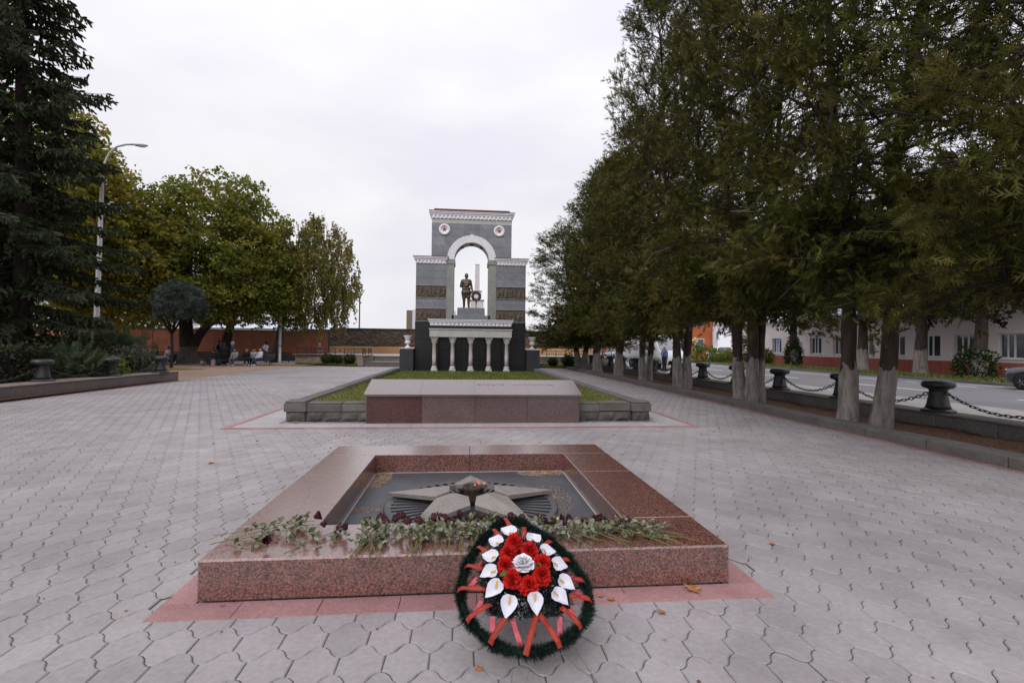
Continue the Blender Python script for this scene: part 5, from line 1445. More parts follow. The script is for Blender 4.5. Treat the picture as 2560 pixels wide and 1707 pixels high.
MAT['rubber'] = M('tyre_rubber', (0.012, 0.012, 0.013), (0.02, 0.02, 0.022), rough=0.85)
MAT['rim'] = M('wheel_rim', (0.22, 0.22, 0.23), (0.32, 0.32, 0.33), rough=0.4, metal=.4)
MAT['headlight'] = M('headlight_glass', (0.45, 0.46, 0.48), (0.6, 0.6, 0.62), scale=9, rough=0.1, spec=0.8)
MAT['tail_red'] = M('red_light', (0.42, 0.02, 0.03), (0.5, 0.04, 0.05), rough=0.25)
MAT['black_plastic'] = M('black_plastic', (0.015, 0.015, 0.016), (0.025, 0.025, 0.026), rough=0.6)
tyre_me = MB().lathe([(.20, -.10), (.29, -.105), (.32, -.08), (.325, 0), (.32, .08), (.29, .105), (.20, .10)], 24).mesh('tyre', MAT['rubber'], True)
def rim_mesh():
    m_ = MB().lathe([(.02, .085), (.05, .085), (.055, .06), (.19, .04), (.205, .09), (.21, -.09)], 20)
    for k in range(5):
        a = 2 * PI * k / 5
        m_.tube([(.04 * math.cos(a), .04 * math.sin(a), .085), (.19 * math.cos(a), .19 * math.sin(a), .08)], [.03, .024], 4)
    return m_.mesh('rim', MAT['rim'], False)
rim_me = rim_mesh()
def wheel(parent, x, y, r=.325, side=1):
    w = obj('wheel', MB().lathe([(.205, -.09), (.205, .03)], 16).mesh('hub', MAT['black_plastic']), parent, (x, y, r), (-side * PI / 2, 0, 0), (r / .325,) * 3)
    obj('tyre', tyre_me, w); obj('rim', rim_me, w)
def loft(stations, mi=0, cap=True):
    """stations: list of (x, [(y,z)...]) half rings from bottom to top, mirrored."""
    V, F = [], []
    for x, ring in stations:
        full = [(x, y, z) for y, z in ring] + [(x, -y, z) for y, z in ring[::-1]]
        V += full
    n_ = len(stations[0][1]) * 2
    for i in range(len(stations) - 1):
        for k in range(n_):
            F.append((i * n_ + k, (i + 1) * n_ + k, (i + 1) * n_ + (k + 1) % n_, i * n_ + (k + 1) % n_))
    if cap: F += [tuple(range(n_)), tuple(range((len(stations) - 1) * n_, len(stations) * n_))[::-1]]
    return MB().add(V, F, mi)
def quad_panel(pts, m, name, parent, th=.012):
    p = [Vector(q_) for q_ in pts]
    nrm = (p[1] - p[0]).cross(p[2] - p[0]).normalized() * th
    n_ = len(p)
    v = [tuple(q_ + nrm) for q_ in p] + [tuple(q_ - nrm) for q_ in p]
    MB().add(v, [tuple(range(n_)), tuple(range(n_, 2 * n_))[::-1]] + [(i, n_ + i, n_ + (i + 1) % n_, (i + 1) % n_) for i in range(n_)]).build(name, m, parent)

# the van, nose (+x local) towards the camera
van = thing('white_van', 'white high roofed van parked nose on beside the chained bollards', 'van', (14.75, 41.2, 0), math.radians(-82))
van.scale = (1.12, 1.08, 1.1)
def vr(w, zb, zt, wt=None, sh=.12):
    wt = wt or w * .9
    return [(w * .9, zb), (w, zb + .12), (w, zb + (zt - zb) * .45), (wt + (w - wt) * .3, zt - sh), (wt * .94, zt - .03), (wt * .7, zt)]
st = [(0, vr(.98, .42, 2.46, .92)), (.05, vr(1.0, .38, 2.5, .93)), (3.4, vr(1.0, .36, 2.5, .93)), (3.9, vr(1.0, .36, 2.44, .90)), (4.15, vr(1.0, .36, 2.30, .86)), (4.6, vr(1.0, .36, 1.75, .88)), (4.95, vr(.99, .36, 1.33, .90, .06)), (5.4, vr(.96, .34, 1.16, .86, .06)), (5.62, vr(.88, .32, .98, .78, .06)), (5.70, vr(.78, .36, .84, .66, .06))]
loft(st).build('van_body', MAT['white_paint'], van, smooth=True)
quad_panel([(4.20, .72, 2.26), (4.20, -.72, 2.26), (4.93, -.82, 1.38), (4.93, .82, 1.38)], MAT['windscreen'], 'windscreen', van, .03)
for sy in (-1, 1):
    quad_panel([(4.05, sy * .915, 2.02), (3.35, sy * .945, 2.05), (3.35, sy * 1.005, 1.34), (4.55, sy * 1.0, 1.34), (4.5, sy * .96, 1.5)], MAT['glass'], 'side_window', van, .02)
    wheel(van, 4.75, sy * .90, .36, sy); wheel(van, 1.15, sy * .90, .36, sy)
    h_ = MB(); h_.ball((5.38, sy * .70, .93), (.20, .20, .16), 12, 8); h_.build('headlight', MAT['headlight'], van, smooth=True)
    h_ = MB(); h_.ball((5.58, sy * .66, .50), (.06, .08, .06), 8, 6); h_.build('fog_lamp', MAT['headlight'], van, smooth=True)
    mm_ = thing('mirror', None, None); mm_.parent = van
    MB().box(4.45, 4.55, min(sy * 1.10, sy * 1.28), max(sy * 1.10, sy * 1.28), 1.38, 1.72, c=.03).build('mirror_housing', MAT['black_plastic'], mm_)
    MB().tube([(4.5, sy * .98, 1.42), (4.5, sy * 1.12, 1.45)], .025, 6).build('mirror_arm', MAT['black_plastic'], mm_)
    MB().box(3.27, 3.29, min(sy * .985, sy * 1.006), max(sy * .985, sy * 1.006), .5, 2.1).build('door_seam', MAT['black_plastic'], van)
    MB().box(3.0, 3.14, min(sy * 1.0, sy * 1.015), max(sy * 1.0, sy * 1.015), 1.05, 1.10, c=.01).build('door_handle', MAT['black_plastic'], van)
    MB().tube([(4.22, sy * .985, .36), (4.3, sy * .99, .62), (4.55, sy * 1.0, .78), (4.95, sy * .99, .78), (5.2, sy * .975, .62), (5.27, sy * .96, .36)], .03, 6).build('wheel_arch', MAT['black_plastic'], van)
quad_panel([(5.655, .42, .86), (5.655, -.42, .86), (5.69, -.40, .66), (5.69, .40, .66)], MAT['black_plastic'], 'radiator_grille', van, .03)
MB().box(5.58, 5.735, -.72, .72, .36, .46, c=.03).build('bumper_intake', MAT['black_plastic'], van)
MB().box(5.70, 5.745, -.26, .26, .50, .61, c=.004).build('number_plate', MAT['white_line'], van)

def car(label, loc, rz, paint, kind='sedan', group=None):
    c = thing('parked_car', label, 'car', loc, rz, group)
    L, W = (4.5, .88) if kind == 'sedan' else (4.4, .90)
    H0 = .95 if kind == 'sedan' else 1.05
    def br(w, zb, zt): return [(w * .88, zb), (w, zb + .14), (w * 1.0, zb + (zt - zb) * .62), (w * .95, zt - .03), (w * .8, zt)]
    if kind == 'sedan':
        st = [(0, br(W * .86, .36, .84)), (.12, br(W * .95, .28, .98)), (.8, br(W, .24, 1.0)), (2.9, br(W, .24, .97)), (3.9, br(W * .98, .26, .86)), (4.35, br(W * .90, .28, .72)), (4.5, br(W * .78, .34, .58))]
        gh = [(.45, .98, .70), (1.05, 1.36, .60), (1.5, 1.46, .58), (2.5, 1.45, .58), (2.9, 1.28, .62), (3.45, .95, .72)]
    else:
        st = [(0, br(W * .95, .42, 1.0)), (.1, br(W, .32, 1.06)), (2.9, br(W, .30, 1.05)), (3.4, br(W, .30, 1.03)), (4.1, br(W * .96, .32, .98)), (4.32, br(W * .88, .34, .86)), (4.4, br(W * .8, .40, .7))]
        gh = [(.06, 1.05, .78), (.28, 1.62, .68), (.7, 1.72, .66), (2.3, 1.72, .66), (2.65, 1.58, .68), (3.2, 1.04, .76)]
    loft(st).build('car_body', paint, c, smooth=True)
    loft([(x, [(.80, .9), (max(w, .62) * 1.12, .98), (w, z - .05), (w * .9, z)]) for x, z, w in gh]).build('window_glass', MAT['glass'], c, smooth=True)
    top = [g_ for g_ in gh if g_[1] > (1.3 if kind == 'sedan' else 1.55)]
    loft([(x, [(w * 1.0, z - .06), (w * .95, z + .012), (w * .5, z + .02)]) for x, z, w in top]).build('car_roof', paint, c, smooth=True)
    for sy in (-1, 1):
        for seq in (gh[:3], gh[-3:]):
            MB().tube([(x, sy * (w * 1.0 + .02), max(z - .03, .98)) for x, z, w in seq], .04, 6).build('pillar', paint, c, smooth=True)
        xm = (gh[2][0] + gh[3][0]) / 2
        MB().tube([(xm, sy * .82, 1.0), (xm, sy * .62, gh[2][1] - .02)], .04, 6).build('pillar', paint, c)
        wheel(c, .85, sy * (W - .09), .32, sy); wheel(c, L - .85, sy * (W - .09), .32, sy)
        h_ = MB(); h_.ball((L - .22, sy * (W - .22), .70 if kind == 'sedan' else .85), (.16, .14, .08), 10, 7); h_.build('headlight', MAT['headlight'], c, smooth=True)
        h_ = MB(); h_.ball((.09, sy * (W - .22), .82), (.08, .17, .08), 10, 7); h_.build('tail_light', MAT['tail_red'], c, smooth=True)
        h_ = MB(); h_.ball((gh[-1][0] - .25, sy * (W + .06), 1.02), (.07, .10, .065), 8, 6); h_.build('wing_mirror', paint, c, smooth=True)
        m_ = MB().tube([(.85 + .37 * math.cos(a), sy * (W - .005), .32 + .37 * math.sin(a)) for a in np.linspace(-.15, PI + .15, 11)], .022, 5); m_.tube([(L - .85 + .37 * math.cos(a), sy * (W - .005), .32 + .37 * math.sin(a)) for a in np.linspace(-.15, PI + .15, 11)], .022, 5); m_.build('wheel_arch', MAT['black_plastic'], c)
    MB().box(-.02, .06, -.26, .26, .62, .74, c=.005).build('number_plate', MAT['white_line'], c)
    MB().box(L - .10, L + .01, -.5, .5, .38, .52, c=.02).build('grille', MAT['black_plastic'], c)
    MB().box(-.01, .10, -.6, .6, .34, .44, c=.02).build('rear_bumper', MAT['black_plastic'], c)
    return c
car('white sedan seen from behind driving away on the far road', (23.9, 66.5, 0), math.radians(90), MAT['white_paint'])
car('silver blue sedan seen from behind beside the white sedan', (22.2, 67.5, 0), math.radians(98), MAT['silver_paint'])
car('boxy white off-roader half hidden behind the yellowing roadside bushes', (31.2, 59.5, .1), math.radians(20), MAT['white_paint'], 'suv')
car('dark car entering the frame beside the pink building', (25.0, 15.6, 0), math.radians(90), MAT['dark_paint'], 'suv')
tr = thing('blue_truck', 'truck with a blue tarpaulin box parked beyond the terrace railing', 'truck', (19.2, 86, 0), math.radians(-90))
MB().box(-5, -.2, -1.1, 1.1, .95, 3.3, c=.05).build('cargo_box', MAT['blue_paint'], tr)
loft([(0, vr(1.05, .6, 2.4, .95)), (1.1, vr(1.05, .6, 2.4, .9)), (1.6, vr(1.05, .6, 1.5, .95)), (1.8, vr(1.0, .6, 1.2, .9))]).build('cab', MAT['white_paint'], tr, smooth=True)
MB().box(-4.9, 1.4, -.45, .45, .5, .94).build('chassis', MAT['black_plastic'], tr)
for sy in (-1, 1):
    wheel(tr, 1.0, sy * .9, .42, sy); wheel(tr, -3.9, sy * .9, .42, sy)
quad_panel([(1.14, .8, 2.3), (1.14, -.8, 2.3), (1.58, -.85, 1.55), (1.58, .85, 1.55)], MAT['glass'], 'windscreen', tr, .02)

# ------------------------------------------------------------------ buildings
MAT['pink_render'] = M('pale_pink_render', (0.70, 0.62, 0.605), (0.77, 0.69, 0.675), scale=.7, rough=0.9, fine=.06)
MAT['red_plinth'] = M('brick_red_plinth', (0.28, 0.075, 0.05), (0.36, 0.11, 0.075), scale=.8, rough=0.8, stretch=(1, 6, .3))
MAT['upvc'] = M('white_window_frame', (0.66, 0.67, 0.70), (0.74, 0.75, 0.77), rough=0.5)
MAT['orange_render'] = M('orange_render', (0.33, 0.085, 0.03), (0.42, 0.125, 0.05), scale=.6, rough=0.9)
MAT['white_render'] = M('white_render', (0.55, 0.55, 0.57), (0.64, 0.64, 0.66), scale=.5, rough=0.9)
MAT['roof_sheet'] = M('pale_blue_roof_sheet', (0.52, 0.57, 0.66), (0.60, 0.65, 0.73), scale=.4, rough=0.5)
MAT['curtain'] = M('pale_curtain', (0.30, 0.31, 0.29), (0.40, 0.40, 0.38), scale=8, rough=0.9, stretch=(1, 6, .3))
MAT['poster_blue'] = M('blue_print', (0.08, 0.22, 0.55), (0.35, 0.55, 0.8), scale=12, rough=0.6)
MAT['poster_violet'] = M('violet_print', (0.25, 0.18, 0.35), (0.5, 0.4, 0.55), scale=12, rough=0.6)
pb = thing('pink_building', 'long pale pink building with white windows and a brick red plinth', 'building', (32.3, 37, 0))
BY0, BY1 = 4.0, 57.0
wins = [53.0, 50.9, 48.15, 45.4, 42.5, 39.6, 36.8, 34.0, 31.3, 28.9, 26.2, 23.4, 20.6, 17.8]
wz0, wz1, ww = 1.25, 2.75, 1.5
# wall built in piers and bands round the openings
ed = BY1
segs = []
for wy in sorted(wins, reverse=True):
    segs.append((wy + ww / 2, ed)); ed = wy - ww / 2
segs.append((BY0, ed))
for a, b in segs: MB().box(0, .4, a - 37, b - 37, wz0, wz1).build('wall', MAT['pink_render'], pb)
MB().box(0, .4, BY0 - 37, BY1 - 37, 1.0, wz0 - .001).build('wall', MAT['pink_render'], pb)
MB().box(0, .4, BY0 - 37, BY1 - 37, wz1 + .001, 4.4).build('wall', MAT['pink_render'], pb)
MB().box(.402, 9, BY1 - 37.4, BY1 - 37, 0.1, 4.4).build('wall', MAT['pink_render'], pb)
MB().box(-.05, .35, BY0 - 37, BY1 - 36.95, .05, .998, c=.02).build('plinth', MAT['red_plinth'], pb)
MB().box(-.35, 9.2, BY0 - 37.2, BY1 - 36.6, 4.402, 4.62).build('eaves', MAT['upvc'], pb)
MB().add([(-.35, BY0 - 37.2, 4.623), (9.2, BY0 - 37.2, 4.623), (9.2, BY1 - 36.6, 4.623), (-.35, BY1 - 36.6, 4.623), (4.4, BY0 - 36, 6.0), (4.4, BY1 - 38, 6.0)], [(0, 3, 5, 4), (1, 4, 5, 2), (0, 4, 1), (2, 5, 3)]).build('roof', MAT['roof_sheet'], pb)
for i, wy in enumerate(wins):
    y0, y1 = wy - ww / 2 - 37, wy + ww / 2 - 37
    wnd = thing('window', None, None, (0, 0, 0)); wnd.parent = pb
    for a, b in ((y0, y0 + .07), (y1 - .07, y1), (y0 + ww * .42, y0 + ww * .42 + .11), (y0 + ww * .68, y0 + ww * .68 + .08)) : MB().box(.20, .27, a, b, wz0 + .07, wz1 - .07).build('frame', MAT['upvc'], wnd)
    MB().box(.20, .27, y0, y1, wz0, wz0 + .069).box(.20, .27, y0, y1, wz1 - .069, wz1).build('frame', MAT['upvc'], wnd)
    MB().box(.235, .245, y0 + .071, y1 - .071, wz0 + .071, wz1 - .071).build('pane', MAT['glass'], wnd)
    MB().box(.34, .36, y0 + .1, y0 + .1 + (ww - .2) * (.35 if i % 3 else .9), wz0 + .1, wz1 - .1).build('curtain', MAT['curtain'], wnd)
    MB().box(-.10, .22, y0 - .06, y1 + .06, wz0 - .06, wz0 - .003, c=.008).build('sill', MAT['upvc'], wnd)
    if i == 2:
        for k, (dz, mm) in enumerate(((1.12, 'poster_blue'), (.74, 'poster_blue'), (.42, 'poster_blue'), (.12, 'poster_violet'))):
            MB().box(.222, .234, y0 + .75, y0 + 1.25, wz0 + dz, wz0 + dz + .27).build('poster', MAT[mm], wnd)
MB().tube([(-.08, 47.0 - 37 - .1 + 3.4, 4.4), (-.08, 47.0 - 37 - .1 + 3.4, 3.1)], .06, 8).build('downpipe', MAT['red_plinth'], pb)

ob_ = thing('orange_building', 'orange rendered two storey building beyond the van', 'building', (33, 78, 0))
MB().box(-8.5, 8.0, 0, 10, 0, 11).build('wall', MAT['orange_render'], ob_)
MB().box(8.001, 8.8, -.3, 3, 0, 11).build('wall', MAT['white_render'], ob_)
for i in range(6):
    for zb in (1.0, 5.2):
        wnd = thing('window', None, None); wnd.parent = ob_
        x = -7.2 + i * 2.6
        MB().box(x - .75, x + .75, -.06, -.002, zb, zb + 2.2).build('frame', MAT['upvc'], wnd); MB().box(x - .66, x + .66, -.075, -.061, zb + .1, zb + 2.1).build('pane', MAT['glass'], wnd)
MB().box(-8.8, 8.3, -.4, 10.2, 11.002, 11.4).build('eaves', MAT['red_roof'], ob_)
MB().box(-1.2, 1.2, -.5, -.08, 0, .4).build('doorstep', MAT['grey_slab'], ob_)
MAT['shop_green'] = M('green_sign', (0.02, 0.24, 0.06), (0.03, 0.3, 0.09), rough=0.5); MAT['shop_red'] = M('red_sign', (0.5, 0.06, 0.03), (0.58, 0.1, 0.05), rough=0.5)
sh = thing('corner_shop', 'small dark shop with a green sign behind the sedans', 'building', (24.5, 92, 0))
MB().box(-5, 5, 0, 8, 0, 3.8).build('wall', M('dark_shop_front', (0.05, 0.045, 0.045), (0.1, 0.08, 0.075), scale=1.5), sh)
MB().box(-3.2, .4, -.12, -.002, 3.0, 3.8, c=.02).build('sign_board', MAT['shop_green'], sh); MB().lathe([(.02, 0), (.75, 0), (.75, .15), (.02, .15)], 20).build('round_sign', MAT['shop_red'], sh, loc=(1.5, -.1, 3.6)).rotation_euler = (PI / 2, 0, 0)
for x in (-3, -.6, 2.4): MB().box(x - .7, x + .7, -.05, -.003, .3, 2.6).build('shop_window', MAT['glass'], sh)
wb = thing('white_shed', 'white flat building with a brown corner behind the relief wall', 'building', (-7.5, 85, 0))
MB().box(-1.2, 6, 0, 8, 0, 7.6).build('wall', MAT['white_render'], wb); MB().box(-2.2, -1.202, .2, 8, 0, 7.5).build('wall', MAT['brown_pole'], wb)
rb_ = thing('long_shed', 'long shed with a pale blue metal roof behind the relief wall', 'building', (-25, 80, 0))
MB().box(-16, 9, 0, 9, 0, 3.9).build('wall', MAT['white_render'], rb_)
MB().add([(-16.5, -.5, 3.9), (9.5, -.5, 3.9), (9.5, 9.5, 3.9), (-16.5, 9.5, 3.9), (-12, 4.5, 5.2), (5.5, 4.5, 5.2)], [(0, 1, 5, 4), (2, 3, 4, 5), (1, 2, 5), (3, 0, 4)]).build('roof', MAT['roof_sheet'], rb_)
gb = thing('apartment_block', 'pale apartment block glimpsed behind the maples', 'building', (-52, 88, 0))
MB().box(-20, 14, 0, 12, 0, 15).build('wall', M('pale_panel_wall', (0.45, 0.43, 0.42), (0.52, 0.5, 0.48), scale=.4), gb)
for i in range(9):
    for k in range(4): MB().box(-18 + i * 3.5, -16.4 + i * 3.5, -.05, -.002, 1.5 + k * 3.3, 3.1 + k * 3.3).build('window', MAT['glass'], gb)
# signs and posts across the road
sg = thing('road_sign', 'white post with a small yellow diamond sign by the roadside bushes', 'road sign', (27.0, 55.5, .1))
MB().tube([(0, 0, 0), (0, 0, 2.3)], .05, 8).build('post', MAT['upvc'], sg)
MAT['yellow'] = M('yellow_sign', (0.6, 0.38, 0.03), (0.65, 0.43, 0.05), rough=0.5)
MB().prism([(0, 1.95), (.4, 2.4), (0, 2.85), (-.4, 2.4)], -.05, -.08, axis='y').build('sign_plate', MAT['upvc'], sg); MB().prism([(0, 2.08), (.29, 2.4), (0, 2.72), (-.29, 2.4)], -.081, -.09, axis='y').build('sign_face', MAT['yellow'], sg)
wp = thing('utility_post', 'plain white post between the far conifer trunks', 'post', (17.5, 62, 0))
MB().tube([(0, 0, 0), (0, 0, 6.5)], .13, 8).build('post', MAT['upvc'], wp); MB().lathe([(.22, 0), (.22, .3)], 8).build('footing', MAT['dark_metal'], wp)
bp_ = thing('sign_pole', 'thin black pole standing in the tree bed near the far conifers', 'post', (8.9, 33.0, .06))
MB().tube([(0, 0, 0), (0, 0, 3.2)], .065, 8).build('post', MAT['iron'], bp_)
MB().lathe([(.12, 0), (.12, .06)], 8).build('footing', MAT['iron'], bp_)
# ------------------------------------------------------------------ vegetation
def norm(a): return a / np.maximum(np.linalg.norm(a, axis=-1, keepdims=True), 1e-9)

MAT['thuja_leaf'] = leafmat('thuja_spray', [(0.030, 0.037, 0.010), (0.058, 0.064, 0.015), (0.088, 0.090, 0.021), (0.12, 0.112, 0.026), (0.155, 0.105, 0.032)], clump=.8, transl=.3, spec=.1)
MAT['thuja_bark'] = bark('thuja_bark', (0.028, 0.021, 0.017), (0.085, 0.065, 0.052), wash=(0.28, 0.255, 0.235), washz=1.3)
MAT['bare_twig'] = M('bare_twig', (0.09, 0.075, 0.062), (0.17, 0.145, 0.125), scale=5, rough=.9)
# fan spray: central axis with side lobes, flat, pointing +Y
def spray():
    v, t_ = [], []
    def tri(a, b, c):
        o = len(v); v.extend([a, b, c]); t_.append((o, o + 1, o + 2))
    v += [(-.07, 0, 0), (.07, 0, 0), (0, 1, .06)]; t_.append((0, 1, 2))
    for s, l, a in ((.18, .45, .75), (.40, .42, .65), (.62, .30, .55)):
        for sg in (-1, 1):
            bx_, by_ = 0, s
            ex_, ey_ = sg * l * math.sin(a), s + l * math.cos(a)
            o = len(v); v.extend([(0, s - .06, 0), (0, s + .10, .0), (ex_, ey_, -.05)]); t_.append((o, o + 1, o + 2) if sg < 0 else (o, o + 2, o + 1))
    return v, t_
SPV, SPT = spray()
# weld so that one spray is one island
def weld(v, t_):
    key, out, mp = {}, [], []
    for p in v:
        k = tuple(round(x, 3) for x in p)
        if k not in key: key[k] = len(out); out.append(p)
        mp.append(key[k])
    return out, [tuple(mp[i] for i in f) for f in t_]

def thuja(seed, H, R, stems, crown0=2.3, dens=1.0):
    r = np.random.RandomState(seed)
    trunks, twigs, P, Dr, Sz = [], [], [], [], []
    tops = []
    for k in range(stems):
        a = 2 * PI * (k + r.uniform(-.2, .2)) / stems + seed
        b0 = .20 * np.array([math.cos(a), math.sin(a)]) * (1 if stems > 1 else 0)
        lean = r.uniform(.05, .11) if stems > 1 else .02
        zs = np.linspace(-.05, H * r.uniform(.9, 1.0), 12)
        x = b0[0] + math.cos(a) * lean * zs + .08 * np.sin(zs * .9 + k); y = b0[1] + math.sin(a) * lean * zs + .08 * np.cos(zs * .8 + k * 2)
        pts = np.c_[x, y, zs]
        rad = (.145 if stems > 1 else .21) * (1 - zs / H) ** 1.25 * (1 + .45 * np.exp(-np.maximum(zs, 0) * 3)) + .015
        trunks.append((pts, rad)); tops.append((pts, rad))
    nb = int(165 * dens * H / 13); skirt = 46
    for i in range(nb + skirt):
        pts, rad = tops[i % stems]
        f = ((i + .5) / nb) ** .95 if i < nb else r.uniform(0, .17)
        z = crown0 - .1 + (H - crown0) * f
        base = np.array([np.interp(z, pts[:, 2], pts[:, j]) for j in range(3)])
        az = i * 2.39996 + r.uniform(-.4, .4)
        prof = min(1.0, .80 + .9 * f) if f < .22 else (1 - ((f - .22) / .78) ** 3.0) * .86 + .14
        L = R * prof * r.uniform(.72, 1.12)
        el0 = math.radians(-2 + 60 * f + r.uniform(-10, 10)); el1 = el0 + math.radians(26)
        if i >= nb: el0 = math.radians(r.uniform(-18, 8)); el1 = el0 - math.radians(14)
        n_ = 7
        s = np.linspace(0, 1, n_)
        el = el0 + (el1 - el0) * s
        st = np.c_[np.cos(az) * np.cos(el), np.sin(az) * np.cos(el), np.sin(el)] * (L / (n_ - 1))
        bp = base + np.concatenate([[np.zeros(3)], np.cumsum(st[:-1], 0)])
        bp += r.normal(0, .03, bp.shape) * s[:, None]
        twigs.append((bp, np.linspace(.035 * (1 - .6 * f) + .006, .006, n_)))
        nt = int((11 + 10 * prof) * (1 - .38 * f))
        for j in range(nt):
            u = r.uniform(.12, 1.0) ** .7
            q_ = np.array([np.interp(u, s, bp[:, k]) for k in range(3)])
            d = norm(np.array([math.cos(az), math.sin(az), .5]) + r.normal(0, .75, 3))
            l = r.uniform(.35, .85) * (1.1 - .4 * u)
            e = q_ + d * l + np.array([0, 0, -.10 * l if f < .4 else .1 * l])
            mid = (q_ + e) / 2 + r.normal(0, .04, 3)
            twigs.append((np.array([q_, mid, e]), np.array([.010, .007, .003])))
            m_ = r.randint(8, 13)
            w = r.uniform(.15, 1.08, m_)[:, None]
            pp = q_ + (e - q_) * w + r.normal(0, .07, (m_, 3))
            P.append(pp); Dr.append(norm(d[None] * .8 + np.array([0, 0, .35 if f > .3 else -.15]) + r.normal(0, .55, (m_, 3)))); Sz.append(r.uniform(.13, .27, m_))
    P, Dr, Sz = np.concatenate(P), np.concatenate(Dr), np.concatenate(Sz)
    n_ = len(P)
    wv, wt = weld(SPV, SPT)
    crown = inst_mesh('crown', wv, [wt], P, frames(Dr, roll=r.uniform(0, 2 * PI, n_)), Sz, MAT['thuja_leaf'])
    trunk = tubes_mesh('trunk', [(np.c_[np.stack([np.interp(np.linspace(0, 1, 40), np.linspace(0, 1, len(p_)), p_[:, k_]) for k_ in range(3)], 1)], np.interp(np.linspace(0, 1, 40), np.linspace(0, 1, len(q__)), q__) * (1 + .07 * np.sin(np.arange(40) * 2.1 + seed) + .05 * r.normal(size=40))) for p_, q__ in trunks], 16, MAT['thuja_bark'])
    # bare dead twigs showing in the outer shell
    br = tubes_mesh('branches', twigs, 4, MAT['thuja_bark'])
    dead = []
    for i in range(70):
        k = r.randint(n_); p = P[k]; out = norm(p * np.array([1, 1, 0]) + r.normal(0, .3, 3))
        q1 = p + out * .15 + r.normal(0, .15, 3); q2 = q1 + out * .1 + r.normal(0, .22, 3) - np.array([0, 0, .15]); q3 = q2 + r.normal(0, .2, 3) - np.array([0, 0, .2])
        dead.append((np.array([p - out * .3, q1, q2, q3]), np.array([.009, .007, .006, .003])))
    dd = tubes_mesh('bare_twigs', dead, 4, MAT['bare_twig'])
    return trunk, br, crown, dd
TV = [thuja(1, 14, 2.95, 3, 2.5, 1.1), thuja(2, 13.5, 2.85, 2, 2.75, 1.05), thuja(3, 12.5, 2.75, 1, 2.7, 1.05), thuja(4, 13.5, 2.85, 2, 2.4, 1.0)]
thr = [  # y, variant, rz, z scale, xy scale, label
    (5.4, 3, .8, 1.1, 1.05, 'tall conifer at the photo\'s right edge with its trunk out of frame', 8.6),
    (9.6, 1, 0.35, 1.08, 1.05, 'tall conifer with two whitewashed stems nearest the camera', 8.4),
    (13.75, 0, 1.25, 1.08, 1.0, 'tall conifer with three whitewashed stems in a row', 8.4),
    (18.1, 3, 2.2, 1.15, 1.0, 'tall conifer with twin stems just left of the three stemmed one', 8.4),
    (22.0, 1, 1.9, .88, .97, 'conifer with leaning twin stems in front of the van door', 8.4),
    (26.0, 2, .4, .92, 1.0, 'single stemmed conifer in front of the far sedans', 8.4),
    (30.2, 2, 2.5, 1.0, 1.12, 'single stemmed conifer beside the white utility post', 8.4),
    (34.3, 3, 4.1, .74, 1.36, 'shortest conifer, at the far end of the row beside the arch', 8.4)]
for y, vi, rz, sz, sxy, lab, x in thr:
    t_ = thing('conifer_tree', lab, 'tree', (x, y, .06), rz, 'conifers along the street')
    t_.scale = (sxy, sxy, sz)
    for nm, me in zip(('trunk', 'branches', 'crown', 'bare_twigs'), TV[vi]):
        o_ = obj(nm, me, t_)
        if nm == 'bare_twigs': tag(o_, kind='stuff')

# ---- spruce
MAT['spruce_leaf'] = leafmat('spruce_needles', [(0.019, 0.026, 0.011), (0.034, 0.045, 0.020), (0.052, 0.066, 0.032), (0.08, 0.094, 0.05)], clump=.7, transl=.12)
MAT['dark_bark'] = bark('dark_bark', (0.018, 0.014, 0.012), (0.06, 0.048, 0.04))
def brush():
    v, f = [], []
    for k in range(2):                                            # two crossed blades with ragged tips
        a = PI * k / 2
        c_, s_n = math.cos(a), math.sin(a)
        pts = [(-.10, 0), (-.17, .35), (-.12, .55), (-.15, .75), (0, 1.05), (.15, .78), (.11, .55), (.17, .3), (.10, 0)]
        o = len(v); v += [(x * c_, y, x * s_n) for x, y in pts]
        f += [(o, o + 1, o + 7, o + 8), (o + 1, o + 2, o + 6, o + 7), (o + 2, o + 3, o + 5, o + 6)]
        f3.append((o + 3, o + 4, o + 5))
    return v, f
f3 = []
BRV, BRF = brush()
